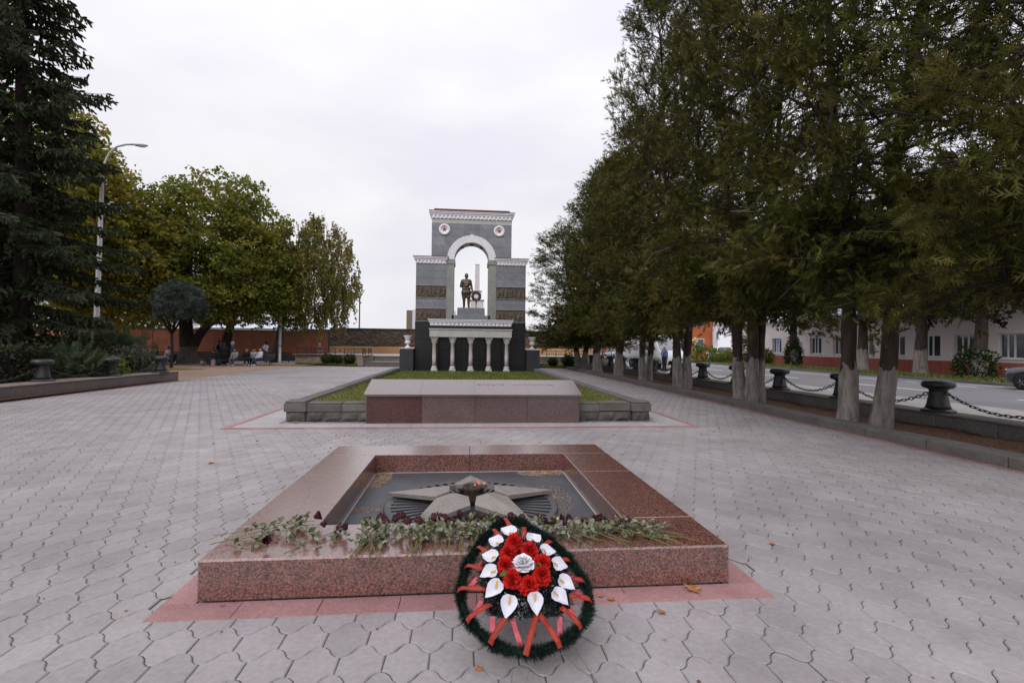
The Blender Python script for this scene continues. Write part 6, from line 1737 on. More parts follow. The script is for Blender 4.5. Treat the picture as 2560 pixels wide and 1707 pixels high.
def spruce(seed, H, R):
    r = np.random.RandomState(seed)
    br, P, Dr, Sz = [], [], [], []
    zs = np.linspace(0, H, 14)
    tr_ = [(np.c_[.1 * np.sin(zs * .3), .1 * np.cos(zs * .25), zs], .34 * (1 - zs / H) ** .9 + .02)]
    z = .9; i = 0
    while z < H - .6:
        f = z / H
        L0 = R * (1 - f) ** .75
        for k in range(5):
            az = i * 2.4 + k * 2 * PI / 5 + r.uniform(-.3, .3)
            L = L0 * r.uniform(.75, 1.12)
            el = math.radians(-18 + 38 * f + r.uniform(-6, 6)); n_ = 8
            s = np.linspace(0, 1, n_)
            ev = el + np.radians(-10 * np.sin(s * PI) + 26 * s ** 2)
            st = np.c_[np.cos(az) * np.cos(ev), np.sin(az) * np.cos(ev), np.sin(ev)] * L / (n_ - 1)
            bp = np.array([0, 0, z + r.uniform(-.15, .15)]) + np.concatenate([[np.zeros(3)], np.cumsum(st[:-1], 0)])
            br.append((bp, np.linspace(.05 * (1 - f) + .012, .008, n_)))
            side = np.array([-math.sin(az), math.cos(az), 0])
            nt = int(5 + L * 6)
            for j in range(nt):
                u = .12 + .88 * (j + r.uniform(0, 1)) / nt
                q_ = np.array([np.interp(u, s, bp[:, c_]) for c_ in range(3)])
                sg = 1 if j % 2 else -1
                d = norm(np.array([math.cos(az), math.sin(az), 0]) * .8 + side * sg * .9 + np.array([0, 0, -.28]) + r.normal(0, .18, 3))
                l = (.30 + .75 * (1 - u) * min(1, L / 3)) * r.uniform(.6, 1.1)
                m_ = max(2, int(l / .13))
                w = (np.arange(m_) + .4) / m_
                pp = q_ + d * (l * w)[:, None]; pp[:, 2] -= .18 * l * w ** 2
                br.append((np.array([q_, pp[-1]]), np.array([.009, .004])))
                P.append(pp); Dr.append(norm(d[None] + np.array([0, 0, -.15]) + r.normal(0, .25, (m_, 3)))); Sz.append(np.full(m_, 1.0) * r.uniform(.22, .34, m_))
                P.append(pp - np.array([0, 0, .03])); Dr.append(norm(np.array([0, 0, -1.0]) + d[None] * .5 + r.normal(0, .25, (m_, 3)))); Sz.append(r.uniform(.16, .30, m_))
        z += .58 * (1 - .2 * f); i += 1
    P, Dr, Sz = np.concatenate(P), np.concatenate(Dr), np.concatenate(Sz)
    print('spruce brushes', len(P))
    cm = inst_mesh('crown', BRV, [BRF, f3], P, frames(Dr, roll=r.uniform(0, PI, len(P))), Sz, MAT['spruce_leaf'])
    return tubes_mesh('trunk', tr_, 12, MAT['dark_bark']), tubes_mesh('branches', br, 4, MAT['dark_bark']), cm
SPR_ = spruce(11, 19, 4.9)
for (x, y, rz, s_c, lab) in ((-17.1, 20.8, .3, 1.0, 'tall dark spruce with drooping boughs behind the clipped hedge'),
                             (-24.5, 26.5, 1.9, .80, 'shorter dark spruce deep in the bed behind the lamp post')):
    t_ = thing('spruce_tree', lab, 'tree', (x, y, 0.05), rz, 'spruces in the bed'); t_.scale = (s_c,) * 3
    for nm, me in zip(('trunk', 'branches', 'crown'), SPR_): obj(nm, me, t_)

# ---- broadleaf trees
LEAF5 = ([(0, 0, 0), (-.42, .25, .06), (-.30, .55, .02), (0, 1, -.08), (.32, .55, .04), (.42, .22, .05)], [(0, 5, 4, 3), (0, 3, 2, 1)])
MAT['maple_green'] = leafmat('maple_leaf', [(0.08, 0.11, 0.022), (0.135, 0.165, 0.03), (0.20, 0.215, 0.04), (0.26, 0.24, 0.045), (0.33, 0.235, 0.045)], clump=.45, transl=.5, spec=.1)
MAT['maple_yellow'] = leafmat('autumn_maple_leaf', [(0.09, 0.12, 0.024), (0.165, 0.185, 0.035), (0.25, 0.24, 0.045), (0.34, 0.28, 0.05), (0.44, 0.26, 0.045)], clump=.5, transl=.5, spec=.1)
MAT['birch_leaf'] = leafmat('birch_leaf', [(0.085, 0.105, 0.025), (0.14, 0.155, 0.04), (0.21, 0.195, 0.055), (0.28, 0.23, 0.07), (0.34, 0.2, 0.055)], clump=.7, transl=.4)
MAT['grey_leaf'] = leafmat('grey_green_leaf', [(0.025, 0.036, 0.026), (0.045, 0.06, 0.046), (0.07, 0.088, 0.07), (0.10, 0.12, 0.098)], clump=.9, transl=.25)
def broad(seed, trunk_pts, trunk_r, H, centre, rad, m, nleaf, lsize, nattr=520, bk='dark_bark', droop=0.0, hang=False, wash=None):
    """Space-colonised crown: attractors in a lumpy ellipsoid; each draws a limb from the nearest wood."""
    r = np.random.RandomState(seed)
    centre, rad = np.array(centre, float), np.array(rad, float)
    A = []
    lob = [(norm(r.normal(size=3)), r.uniform(.75, 1.12)) for _ in range(14)]
    while len(A) < nattr:
        p = r.uniform(-1, 1, 3); d = np.linalg.norm(p)
        if d < .25 or d > 1.15: continue
        lim = np.mean([l * max(0, (p / d) @ v) ** 2 * 3 for v, l in lob]) ** .5 if d > 0 else 1
        lim = .72 + .30 * lim
        if d > lim or p[2] < -.86: continue
        if r.uniform() < .45 + .55 * d: A.append(centre + p * rad)
    A = np.array(A)
    branches = []; nodes = []; nr = []
    for tp, tr0, tr1 in trunk_pts:
        tp = np.array(tp, float); n_ = 9
        s0 = np.linspace(0, 1, len(tp)); s1 = np.linspace(0, 1, n_)
        pts = np.stack([np.interp(s1, s0, tp[:, k]) for k in range(3)], 1)
        pts[1:-1] = (pts[:-2] + pts[1:-1] * 2 + pts[2:]) / 4
        rr = np.linspace(tr0, tr1, n_); rr[0] *= 1.25
        branches.append((pts, rr)); nodes.append(pts[3:]); nr.append(rr[3:])
    nodes = np.concatenate(nodes); nr = np.concatenate(nr)
    order = np.argsort(np.min(np.linalg.norm(A[:, None] - nodes[None], axis=2), axis=1))
    P, Dr, Sz = [], [], []
    per = max(1, nleaf // nattr)
    for k in order:
        a = A[k]
        dd = np.linalg.norm(nodes - a, axis=1)
        j = np.argmin(dd + .25 * np.maximum(0, nodes[:, 2] - a[2] + .3))
        b = nodes[j]; L = dd[j]
        if L < .05: continue
        d = (a - b) / L
        mid = b + (a - b) * .5 + np.array([0, 0, .10 * L]) + r.normal(0, .06 * L, 3)
        s = np.linspace(0, 1, 5)[:, None]
        pts = (1 - s) ** 2 * b + 2 * s * (1 - s) * mid + s ** 2 * a
        r0 = min(nr[j] * .62, .03 + .022 * L)
        rr = np.linspace(r0, .012, 5)
        branches.append((pts, rr)); nodes = np.concatenate([nodes, pts[1:]]); nr = np.concatenate([nr, rr[1:]])
        cl = .55 if not hang else .35
        if hang:
            for q_ in range(3):
                base = pts[r.randint(2, 5)] + r.normal(0, .12, 3)
                l = r.uniform(.7, 2.0)
                m_ = max(2, per // 3)
                w = r.uniform(0, 1, m_)
                pp = base + np.c_[.12 * np.sin(w * 3 + q_) * r.uniform(-1, 1), .12 * np.cos(w * 2 + q_) * r.uniform(-1, 1), -l * w] + r.normal(0, .05, (m_, 3))
                branches.append((np.array([base, base - np.array([0, 0, l])]), np.array([.006, .003])))
                P.append(pp); Dr.append(norm(np.array([0, 0, -1.0]) + r.normal(0, .55, (m_, 3)))); Sz.append(r.uniform(.7, 1.2, m_) * lsize)
        else:
            nsub = 5
            for q_ in range(nsub):
                base = pts[r.randint(2, 5)]
                e = base + norm(d + r.normal(0, .8, 3)) * r.uniform(.3, .75)
                branches.append((np.array([base, e]), np.array([.010, .004])))
                m_ = max(1, per // nsub)
                pp = e + r.normal(0, .2, (m_, 3)) * np.array([1, 1, .6])
                P.append(pp); Dr.append(norm(np.array([0, 0, -.45]) + r.normal(0, .8, (m_, 3)))); Sz.append(r.uniform(.7, 1.25, m_) * lsize)
    P, Dr, Sz = np.concatenate(P), np.concatenate(Dr), np.concatenate(Sz)
    crown = inst_mesh('crown', LEAF5[0], [LEAF5[1]], P, frames(Dr, roll=r.uniform(-1.2, 1.2, len(P))), Sz, MAT[m])
    wood = tubes_mesh('trunk', branches[:len(trunk_pts)], 12, MAT[bk])
    limbs = tubes_mesh('branches', branches[len(trunk_pts):], 5, MAT['dark_bark'])
    return wood, limbs, crown
def plant_tree(name, lab, loc, meshes, group='trees around the benches'):
    t_ = thing(name, lab, 'tree', loc, 0, group)
    for nm, me in zip(('trunk', 'branches', 'crown'), meshes): obj(nm, me, t_)
    return t_
MAT['wash_bark'] = bark('whitewashed_bark', (0.02, 0.016, 0.014), (0.065, 0.05, 0.042), wash=(0.13, 0.12, 0.115), washz=1.3)
# big forked maple
plant_tree('maple_tree', 'broad green maple with a forked trunk in front of the brick wall', (-21.2, 40.5, 0), broad(21, [([(0, 0, 0), (-.05, 0, 1.5), (-.35, .1, 3.2), (-.3, .2, 7.5), (0, .3, 11)], .66, .20), ([(.25, 0, 1.3), (1.1, 0, 2.8), (2.6, -.1, 4.0), (4.2, -.2, 6.5), (4.8, 0, 9)], .36, .12)], .5, 16, (1.9, 0, 8.6), (6.3, 5.2, 6.4), 'maple_green', 30000, .25, 620, 'wash_bark'))
# leaning trunk beside it
plant_tree('maple_tree', 'green maple with a dark leaning trunk behind the people', (-19.4, 42.2, 0), broad(22, [([(0, 0, 0), (.35, 0, 2.5), (.9, 0, 4.5), (1.2, 0, 8)], .40, .14)], .4, 11, (2.6, -.2, 6.9), (4.4, 4.0, 4.4), 'maple_green', 15000, .24, 380))
# yellow maples behind the spruce
plant_tree('maple_tree', 'yellowing maple between the lamp post and the big maple', (-24.5, 36.5, 0), broad(23, [([(0, 0, 0), (.1, 0, 3), (.3, 0, 6), (.2, 0, 12)], .34, .10)], .4, 14, (.2, 0, 8.4), (4.7, 4.2, 6.4), 'maple_yellow', 22000, .25, 520))
plant_tree('maple_tree', 'tall yellow brown maple behind the spruce boughs', (-27.5, 33.0, 0), broad(24, [([(0, 0, 0), (.1, 0, 3), (-.2, 0, 7), (.2, 0, 14)], .36, .10)], .4, 16, (.5, 0, 11), (5.0, 4.2, 7.6), 'maple_yellow', 22000, .26, 520))
plant_tree('maple_tree', 'dark green tree closing the view behind the brick wall', (-31.5, 46.5, 0), broad(26, [([(0, 0, 0), (.1, 0, 3), (-.2, 0, 6), (.2, 0, 10)], .4, .12)], .4, 13, (.5, 0, 6.8), (6.5, 4.5, 6.2), 'maple_green', 12000, .32, 360))
# birch
MAT['birch_bark'] = bark('dark_birch_bark', (0.03, 0.026, 0.024), (0.16, 0.145, 0.135))
plant_tree('birch_tree', 'weeping birch with hanging yellow green strands beside the terrace', (-16.1, 44.2, 0), broad(25, [([(0, 0, 0), (.25, 0, 1.6), (.5, 0, 3.4), (1.2, 0, 6.5), (1.9, 0, 11)], .42, .08)], .3, 12, (3.1, -.2, 8.0), (4.6, 3.8, 5.4), 'birch_leaf', 30000, .18, 480, 'birch_bark', hang=True))
# dome-shaped grey green tree
def dome(seed):
    r = np.random.RandomState(seed)
    n_ = 6500
    u = r.uniform(0, 2 * PI, n_); ph = np.arccos(r.uniform(-.55, 1, n_)); k = r.uniform(.55, 1.0, n_) ** .5
    lump = 1 + .10 * np.sin(5 * u + 3 * ph) + .07 * np.sin(9 * u - 4 * ph)
    P = np.c_[np.cos(u) * np.sin(ph) * 1.35, np.sin(u) * np.sin(ph) * 1.3, np.cos(ph) * 1.35] * (k * lump)[:, None] + np.array([.45, 0, 4.05])
    out = norm(P - np.array([0, 0, 3.9]))
    D_ = norm(out * .7 + np.array([0, 0, -.8]) + r.normal(0, .3, (n_, 3)))
    v = [(-.03, 0, 0), (.03, 0, 0), (0, 1, -.1)]; f = [(0, 1, 2)]
    for s in (.2, .4, .6, .8):
        for sg in (-1, 1):
            o = len(v); v += [(0, s, 0), (sg * .26, s + .02, -.05), (sg * .26, s + .13, -.05)]; f.append((o, o + 1, o + 2) if sg > 0 else (o, o + 2, o + 1))
    wv, wt = weld(v, f)
    crown = inst_mesh('crown', wv, [wt], P, frames(D_, up=out, roll=r.normal(0, .5, n_)), r.uniform(.2, .42, n_), MAT['grey_leaf'])
    br = [(np.array([(0, 0, 2.1), (.5 * math.cos(a), .5 * math.sin(a), 3.0), (1.0 * math.cos(a), 1.0 * math.sin(a), 4.1 + .5 * math.sin(a * 3))]), np.array([.06, .04, .015])) for a in np.linspace(0, 2 * PI, 9)]
    return tubes_mesh('trunk', [(np.array([(0, 0, 0), (.04, 0, 1.1), (0, 0, 2.3)]), np.array([.10, .085, .08]))], 10, MAT['dark_bark']), tubes_mesh('branches', br, 5, MAT['dark_bark']), crown
plant_tree('dome_tree', 'small grey green dome shaped tree on a thin stem before the maple', (-18.4, 33.2, 0), dome(31))

# ---- hedge, shrubs
MAT['hedge_leaf'] = leafmat('hedge_leaf', [(0.010, 0.014, 0.006), (0.020, 0.026, 0.009), (0.034, 0.038, 0.013), (0.05, 0.045, 0.018)], clump=1.4, transl=.15)
MAT['box_leaf'] = leafmat('boxwood_leaf', [(0.010, 0.022, 0.005), (0.022, 0.042, 0.008), (0.045, 0.075, 0.014)], clump=3, transl=.2)
MAT['fern_leaf'] = leafmat('feathery_leaf', [(0.02, 0.034, 0.014), (0.04, 0.06, 0.028), (0.065, 0.09, 0.045), (0.09, 0.11, 0.055)], clump=1.2, transl=.3)
MAT['lime_leaf'] = leafmat('lime_leaf', [(0.05, 0.085, 0.010), (0.10, 0.15, 0.018), (0.17, 0.21, 0.025), (0.26, 0.21, 0.03)], clump=1.2, transl=.4)
MAT['greyish_leaf'] = leafmat('grey_shrub_leaf', [(0.05, 0.056, 0.04), (0.09, 0.098, 0.072), (0.14, 0.145, 0.11), (0.15, 0.105, 0.085)], clump=1.6, transl=.25)
def leafvol(name, fn, n_, m, size, seed, up=.2, tmpl=None, parent=None):
    r = np.random.RandomState(seed)
    P, O = fn(r, n_)
    D_ = norm(O * .9 + np.array([0, 0, up]) + r.normal(0, .6, P.shape))
    tv_, tf_ = tmpl or (LEAF5[0], [LEAF5[1]])
    return obj(name, inst_mesh(name, tv_, tf_, P, frames(D_, roll=r.uniform(-1.5, 1.5, len(P))), r.uniform(.65, 1.3, len(P)) * size, MAT[m]), parent)
def boxvol(x0, x1, y0, y1, z0, z1):
    def fn(r, n_):
        P = r.uniform(0, 1, (n_, 3)); ax = r.randint(0, 3, n_); sgn = r.randint(0, 2, n_)
        P[np.arange(n_), ax] = np.where(sgn, 1 - r.uniform(0, .13, n_) ** 1.0, r.uniform(0, .13, n_))
        O = np.zeros((n_, 3)); O[np.arange(n_), ax] = np.where(sgn, 1, -1)
        wob = .07 * np.sin(P[:, 1] * 21 + P[:, 2] * 7) + .05 * np.sin(P[:, 0] * 17 + P[:, 1] * 40)
        P = np.array([x0, y0, z0]) + P * np.array([x1 - x0, y1 - y0, z1 - z0]) + O * wob[:, None]
        return P, O
    return fn
def ballvol(c, rx, ry, rz_, zmin=-.6, shell=.6):
    def fn(r, n_):
        O = norm(r.normal(size=(n_ * 2, 3))); O = O[O[:, 2] > zmin][:n_]
        k = r.uniform(shell, 1.0, len(O)) ** .6
        lump = 1 + .10 * np.sin(O[:, 0] * 7 + O[:, 2] * 5) + .07 * np.sin(O[:, 1] * 11 + O[:, 0] * 6)
        return np.array(c) + O * np.array([rx, ry, rz_]) * (k * lump)[:, None], O
    return fn
hd_ = thing('clipped_hedge', 'clipped dark box shaped hedge behind the chained granite wall', 'hedge', (-14.6, 15, .06))
leafvol('foliage', boxvol(-.9, .9, -8, 3.1, .05, 1.38), 15000, 'hedge_leaf', .085, 41, parent=hd_)
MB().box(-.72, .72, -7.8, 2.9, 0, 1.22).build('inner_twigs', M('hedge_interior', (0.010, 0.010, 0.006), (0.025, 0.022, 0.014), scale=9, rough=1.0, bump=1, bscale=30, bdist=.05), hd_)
def shrub(name, lab, loc, m, rx, ry, rz_, n_, size, seed, tmpl=None, grp='shrubs in the bed', up=.3, shell=.35):
    t_ = thing(name, lab, 'shrub', loc, 0, grp)
    leafvol('foliage', ballvol((0, 0, rz_ * .62), rx, ry, rz_, -.65, shell), n_, m, size, seed, up, tmpl, t_)
    r = np.random.RandomState(seed + 5)
    br = [(np.array([(0, 0, 0), (.25 * rx * math.cos(a), .25 * ry * math.sin(a), rz_ * .6), (.8 * rx * math.cos(a), .8 * ry * math.sin(a), rz_ * r.uniform(.8, 1.4))]), np.array([.025, .016, .005])) for a in np.linspace(0, 2 * PI, 10)]
    obj('stems', tubes_mesh('stems', br, 5, MAT['dark_bark']), t_)
    return t_
fv, ff = [(-.02, 0, 0), (.02, 0, 0), (0, 1, -.12)], [(0, 1, 2)]
for s in np.linspace(.15, .92, 7):
    for sg in (-1, 1):
        o = len(fv); l = .30 * (1 - .45 * s); fv += [(0, s, -.1 * s * s), (sg * l, s + .10, -.1 * s - .03), (sg * l * .8, s + .17, -.1 * s - .03), (0, s + .06, -.1 * s * s)]; ff += [(o, o + 1, o + 2), (o, o + 2, o + 3)] if sg > 0 else [(o, o + 2, o + 1), (o, o + 3, o + 2)]
FERN = weld(fv, ff); FERN = (FERN[0], [FERN[1]])
shrub('dark_shrub', 'dark evergreen shrub joining the hedge to the feathery shrubs', (-14.8, 20.4, .06), 'hedge_leaf', 1.5, 1.5, 1.15, 4200, .09, 51)
shrub('sumac_shrub', 'feathery green shrub between the two larger bollards', (-13.55, 18.6, .06), 'fern_leaf', .95, 1.0, .75, 420, .42, 52, FERN)
shrub('sumac_shrub', 'feathery grey green shrub below the lamp post', (-15.3, 22.4, .06), 'fern_leaf', 1.6, 1.2, 1.15, 620, .48, 53, FERN)
shrub('lime_shrub', 'yellow green leafy shrub beside the middle bollard', (-13.35, 20.0, .06), 'lime_leaf', .65, .6, .62, 1500, .10, 54)
shrub('grey_shrub', 'grey leaved shrub with bare twigs before the end bollard', (-13.7, 21.6, .06), 'greyish_leaf', 1.15, .95, .88, 2600, .09, 55)
shrub('dark_shrub', 'dark low shrub filling the gap under the spruce', (-16.8, 23.4, .06), 'hedge_leaf', 1.8, 1.5, 1.0, 3200, .10, 56)
shrub('sumac_shrub', 'feathery shrub rising highest beside the lamp post base', (-16.9, 25.4, .06), 'fern_leaf', 1.3, 1.2, 1.25, 420, .5, 57, FERN)
# clipped boxwood balls
for x, y, rr, lab in ((-10.65, 40.0, .46, 'clipped boxwood ball farthest from the steps'), (-10.0, 40.35, .40, 'clipped boxwood ball in the middle of three'), (-8.85, 39.6, .46, 'clipped boxwood ball nearest the steps'),
                      (8.05, 37.4, .56, 'clipped boxwood ball on the grass beside the far conifer'), (7.1, 38.8, .40, 'small clipped boxwood ball half behind the far conifer trunk'), (5.4, 38.6, .42, 'clipped boxwood ball half hidden by the arch pedestal')):
    b_ = thing('boxwood_ball', lab, 'shrub', (x, y, 0), 0, 'clipped boxwood balls')
    leafvol('foliage', ballvol((0, 0, rr * .92), rr, rr, rr * .95, -.85, .7), 1500, 'box_leaf', .06, int(60 + abs(x) * 7), .2, None, b_)
    m_ = MB(); m_.ball((0, 0, rr * .92), rr * .80, 12, 8); m_.build('inner_twigs', MAT['box_leaf'], b_, True)
# grass by the terrace walls and under the maples
sheet('side_lawn', [(-13.4, 40.6), (-7.95, 38.3), (-7.95, 40.75), (-13.4, 41.0)], .02, MAT['lawn_base'])
sheet('side_lawn', [(4.9, 36.9), (9.6, 36.9), (9.6, 41.0), (4.9, 41.0)], .02, MAT['lawn_base'])
grass('grass', -13.2, -8.0, 38.8, 41.0, 4500, lambda y: .02 + 0 * y, h=(.07, .14), w=.02, label='green grass below the terrace wall with the boxwood balls', seed=8, excl=lambda x, y: y < 40.6 - (x + 13.4) * .42)
grass('grass', 4.9, 9.6, 36.9, 41.0, 6000, lambda y: .02 + 0 * y, h=(.07, .14), w=.02, label='bright green grass between the arch and the conifers', seed=9)
sheet('bed_lawn', [(-19.4, 28.6), (-15.3, 31.6), (-20, 33.8), (-27, 33.8)], .015, MAT['dead_lawn'])
# trees and bushes across the road
def streettree(seed, H, R): return broad(seed, [([(0, 0, -.1), (.05, 0, 1.5), (-.1, 0, 3), (.1, 0, 6)], .42, .22)], .4, H, (0, 0, 7.2), (R, R, 4.6), 'hedge_leaf', 7000, .28, 260, 'street_bark')
MAT['street_bark'] = bark('street_tree_bark', (0.04, 0.03, 0.026), (0.11, 0.085, 0.075), wash=(0.34, 0.30, 0.28), washz=1.7)
stm = streettree(71, 11, 3.8)
for x, y, rz, lab in ((29.6, 41.7, 0, 'ivy clad street tree in front of the pink building\'s poster window'), (29.6, 34.0, 1, 'street tree with whitewashed trunk before the pink wall'), (29.8, 29.5, 3, 'slim street tree half behind the near conifer stems'), (29.6, 25.6, 2, 'street tree with leafy suckers round its base')):
    t_ = thing('street_tree', lab, 'tree', (x, y, .08), rz, 'street trees before the pink building')
    for nm, me in zip(('trunk', 'branches', 'crown'), stm): obj(nm, me, t_)
shrub('sucker_growth', 'leafy green suckers round the foot of the near street tree', (29.2, 25.5, .1), 'box_leaf', 1.05, 1.05, 1.1, 1100, .15, 81, grp='bushes across the road', up=.5)
shrub('ivy_growth', 'dense ivy on the lower trunk of the far street tree', (29.5, 41.6, .1), 'box_leaf', .75, .75, 1.6, 1300, .15, 82, grp='bushes across the road')
for x, y, m, a, b, lab, sd in ((26.9, 53, 'lime_leaf', 1.6, 1.2, 'yellow green roadside bush left of the road sign', 83), (28.2, 50.5, 'lime_leaf', 1.4, .8, 'low yellowing bush below the off-roader', 84), (28.6, 47.5, 'fern_leaf', 1.2, 1.9, 'tall loose green bush between off-roader and conifer stems', 85), (29.0, 45.5, 'lime_leaf', 1.1, 1.0, 'yellow tinged bush before the pink wall plinth', 86), (25.9, 58, 'hedge_leaf', 1.6, 1.5, 'dark roadside bush beside the van roof', 87)):
    shrub('roadside_bush', lab, (x, y, .1), m, a, a, b, 1500, .17, sd, grp='bushes across the road')
grass('grass', 26.4, 29.5, 20, 58, 9000, lambda y: .10 + 0 * y, h=(.08, .25), w=.03, label='rough grass on the verge across the road', seed=12)
# masses far behind
for x, y, z, a, b, lab, sd in ((26, 112, 0, 6, 4, 'dark far tree above the sedans', 91), (33, 108, 0, 8, 7, 'dark far tree behind the orange building', 93)):
    t_ = thing('far_tree', lab, 'tree', (x, y, z), 0, 'far trees'); leafvol('crown', ballvol((0, 0, b + 1), a, a * .7, b, -.9, .3), 2600, 'hedge_leaf', .8, sd, .2, None, t_); MB().tube([(0, 0, 0), (0, 0, b)], [.4, .2], 8).build('trunk', MAT['dark_bark'], t_)
# ------------------------------------------------------------------ wreath
WB = Vector((.341, 2.43, .12))
WU, WV_, WN = Vector((0.99960, 0.02606, 0.01054)), Vector((-0.02811, 0.92667, 0.37483)), Vector((0, -0.37498, 0.92703))
wreath = thing('funeral_wreath', 'oval funeral wreath of dark needles with white callas, red carnations and striped ribbons', 'wreath')
wreath.matrix_world = Matrix(((WU.x, WV_.x, WN.x, WB.x), (WU.y, WV_.y, WN.y, WB.y), (WU.z, WV_.z, WN.z, WB.z), (0, 0, 0, 1)))
RING = [(0.004, 0.964), (-0.077, 0.934), (-0.172, 0.798), (-0.244, 0.688), (-0.298, 0.578), (-0.328, 0.473), (-0.333, 0.353), (-0.32, 0.26), (-0.27, 0.182), (-0.21, 0.106), (-0.145, 0.056), (-0.074, 0.025), (0.002, 0.006), (0.083, 0.016), (0.168, 0.042), (0.257, 0.099), (0.336, 0.166), (0.379, 0.24), (0.397, 0.328), (0.397, 0.422), (0.374, 0.508), (0.326, 0.608), (0.281, 0.715), (0.215, 0.801), (0.144, 0.871), (0.077, 0.949)]
CALLA = [(-0.02, 0.721), (-0.109, 0.636), (0.117, 0.651), (0.177, 0.551), (-0.146, 0.524), (-0.157, 0.423), (0.226, 0.449), (-0.14, 0.315), (-0.079, 0.215), (0.058, 0.218), (0.188, 0.248), (0.237, 0.327)]
CARN = [(-0.008, 0.602), (-0.051, 0.523), (0.076, 0.531), (-0.07, 0.424), (0.126, 0.437), (0.114, 0.353), (-0.052, 0.322), (0.037, 0.288)]
RIBN = [((0.002, 0.769), (-0.032, 0.93)), ((-0.077, 0.702), (-0.115, 0.828)), ((0.067, 0.702), (0.089, 0.834)), ((-0.159, 0.593), (-0.226, 0.683)), ((-0.191, 0.478), (-0.301, 0.538)), ((-0.194, 0.341), (-0.346, 0.378)), ((-0.172, 0.246), (-0.301, 0.182)), ((-0.1, 0.162), (-0.189, 0.048)), ((0.062, 0.165), (-0.021, -0.024)), ((0.075, 0.164), (0.156, 0.0)), ((0.197, 0.199), (0.286, 0.095)), ((0.26, 0.267), (0.385, 0.251)), ((0.254, 0.373), (0.38, 0.381)), ((0.246, 0.51), (0.328, 0.537)), ((0.187, 0.637), (0.243, 0.697))]
PINKR = [((-0.166, 0.209), (-0.168, 0.136)), ((-0.063, 0.189), (-0.031, 0.065)), ((0.191, 0.182), (0.177, 0.086)), ((-0.215, 0.31), (-0.257, 0.264)), ((-0.224, 0.469), (-0.288, 0.435)), ((-0.19, 0.583), (-0.233, 0.584)), ((0.285, 0.468), (0.334, 0.455)), ((0.286, 0.364), (0.349, 0.335)), ((0.261, 0.228), (0.282, 0.195))]
MATP = [(-0.084, 0.749), (-0.169, 0.659), (-0.202, 0.532), (-0.208, 0.428), (-0.203, 0.322), (-0.169, 0.241), (-0.1, 0.198), (-0.002, 0.184), (0.098, 0.18), (0.192, 0.201), (0.257, 0.262), (0.289, 0.349), (0.291, 0.467), (0.253, 0.59), (0.188, 0.697), (0.093, 0.774), (0.002, 0.808)]
MC = np.array([.035, .45])
MAT['needle'] = leafmat('plastic_needles', [(0.004, 0.012, 0.009), (0.008, 0.022, 0.016), (0.013, 0.033, 0.024)], clump=6, transl=.05, rough=.5)
MAT['tinsel'] = leafmat('dark_tinsel', [(0.004, 0.006, 0.006), (0.010, 0.014, 0.014), (0.022, 0.03, 0.03)], clump=12, transl=.0, rough=.22, spec=.8)
MAT['calla'] = M('white_cloth_petal', (0.60, 0.60, 0.70), (0.70, 0.70, 0.78), scale=22, rough=0.8, spec=.2)
MAT['spadix'] = M('yellow_spadix', (0.62, 0.34, 0.02), (0.70, 0.42, 0.04), scale=30, rough=0.7)
MAT['carn'] = M('red_cloth_petal', (0.55, 0.012, 0.012), (0.72, 0.03, 0.022), scale=30, rough=0.75, spec=.2, var=.25)
MAT['white_rose'] = M('white_rose_petal', (0.76, 0.74, 0.80), (0.84, 0.82, 0.86), scale=14, rough=0.75, spec=.2)
MAT['plastic_leaf'] = M('green_cloth_leaf', (0.03, 0.12, 0.025), (0.06, 0.20, 0.05), scale=20, rough=0.6)
MAT['ribbon_red'] = M('red_ribbon', (0.20, 0.005, 0.006), (0.32, 0.011, 0.011), scale=9, rough=0.45, spec=.25)
MAT['ribbon_gold'] = M('gold_stripe', (0.26, 0.14, 0.035), (0.38, 0.22, 0.07), scale=9, rough=0.35, metal=.3)
MAT['ribbon_pink'] = M('pink_ribbon_back', (0.48, 0.06, 0.09), (0.62, 0.12, 0.16), scale=30, rough=0.5)
MAT['wire'] = M('steel_wire', (0.16, 0.16, 0.17), (0.24, 0.24, 0.25), rough=0.4, metal=.5)

def closed(pts, n_):
    p = np.array(pts + [pts[0]], float)
    for _ in range(2):
        q_ = p[:-1]; p = (np.roll(q_, 1, 0) + 2 * q_ + np.roll(q_, -1, 0)) / 4 if _ else q_
        p = np.concatenate([p, p[:1]])
    L = np.concatenate([[0], np.cumsum(np.linalg.norm(np.diff(p, axis=0), axis=1))])
    s = np.linspace(0, L[-1], n_, endpoint=False)
    return np.stack([np.interp(s, L, p[:, k]) for k in range(2)], 1)
rc = closed(RING, 90)
rc3 = np.c_[rc, np.zeros(90)]
MB().tube(np.concatenate([rc3, rc3[:1]]), .016, 6, caps=False).build('ring_core', MAT['needle'], wreath)
r = np.random.RandomState(5)
nn = 24000
k = r.randint(0, 90, nn); tq = r.uniform(0, 1, nn)[:, None]
nx_ = (k + 1) % 90
base = rc3[k] * (1 - tq) + rc3[nx_] * tq
tan = norm(rc3[nx_] - rc3[k])
ang_ = r.uniform(0, 2 * PI, nn)
side = np.cross(tan, np.array([0, 0, 1.0]))
rad_d = side * np.cos(ang_)[:, None] + np.array([0, 0, 1.0]) * np.sin(ang_)[:, None]
lump = 1 + .16 * np.sin(k * .9) + .1 * np.sin(k * 2.3)
dirn = norm(rad_d + tan * r.normal(.25, .35, nn)[:, None])
nm_ = inst_mesh('needles', [(-.5, .2, 0), (.5, .2, 0), (.28, .75, .03), (0, 1, .06), (-.28, .75, .03)], [[(0, 1, 2, 4)], [(4, 2, 3)]], base, frames(dirn, roll=r.uniform(0, PI, nn)), np.c_[np.full(nn, .0028), r.uniform(.031, .050, nn) * lump, np.full(nn, .03)], MAT['needle'])
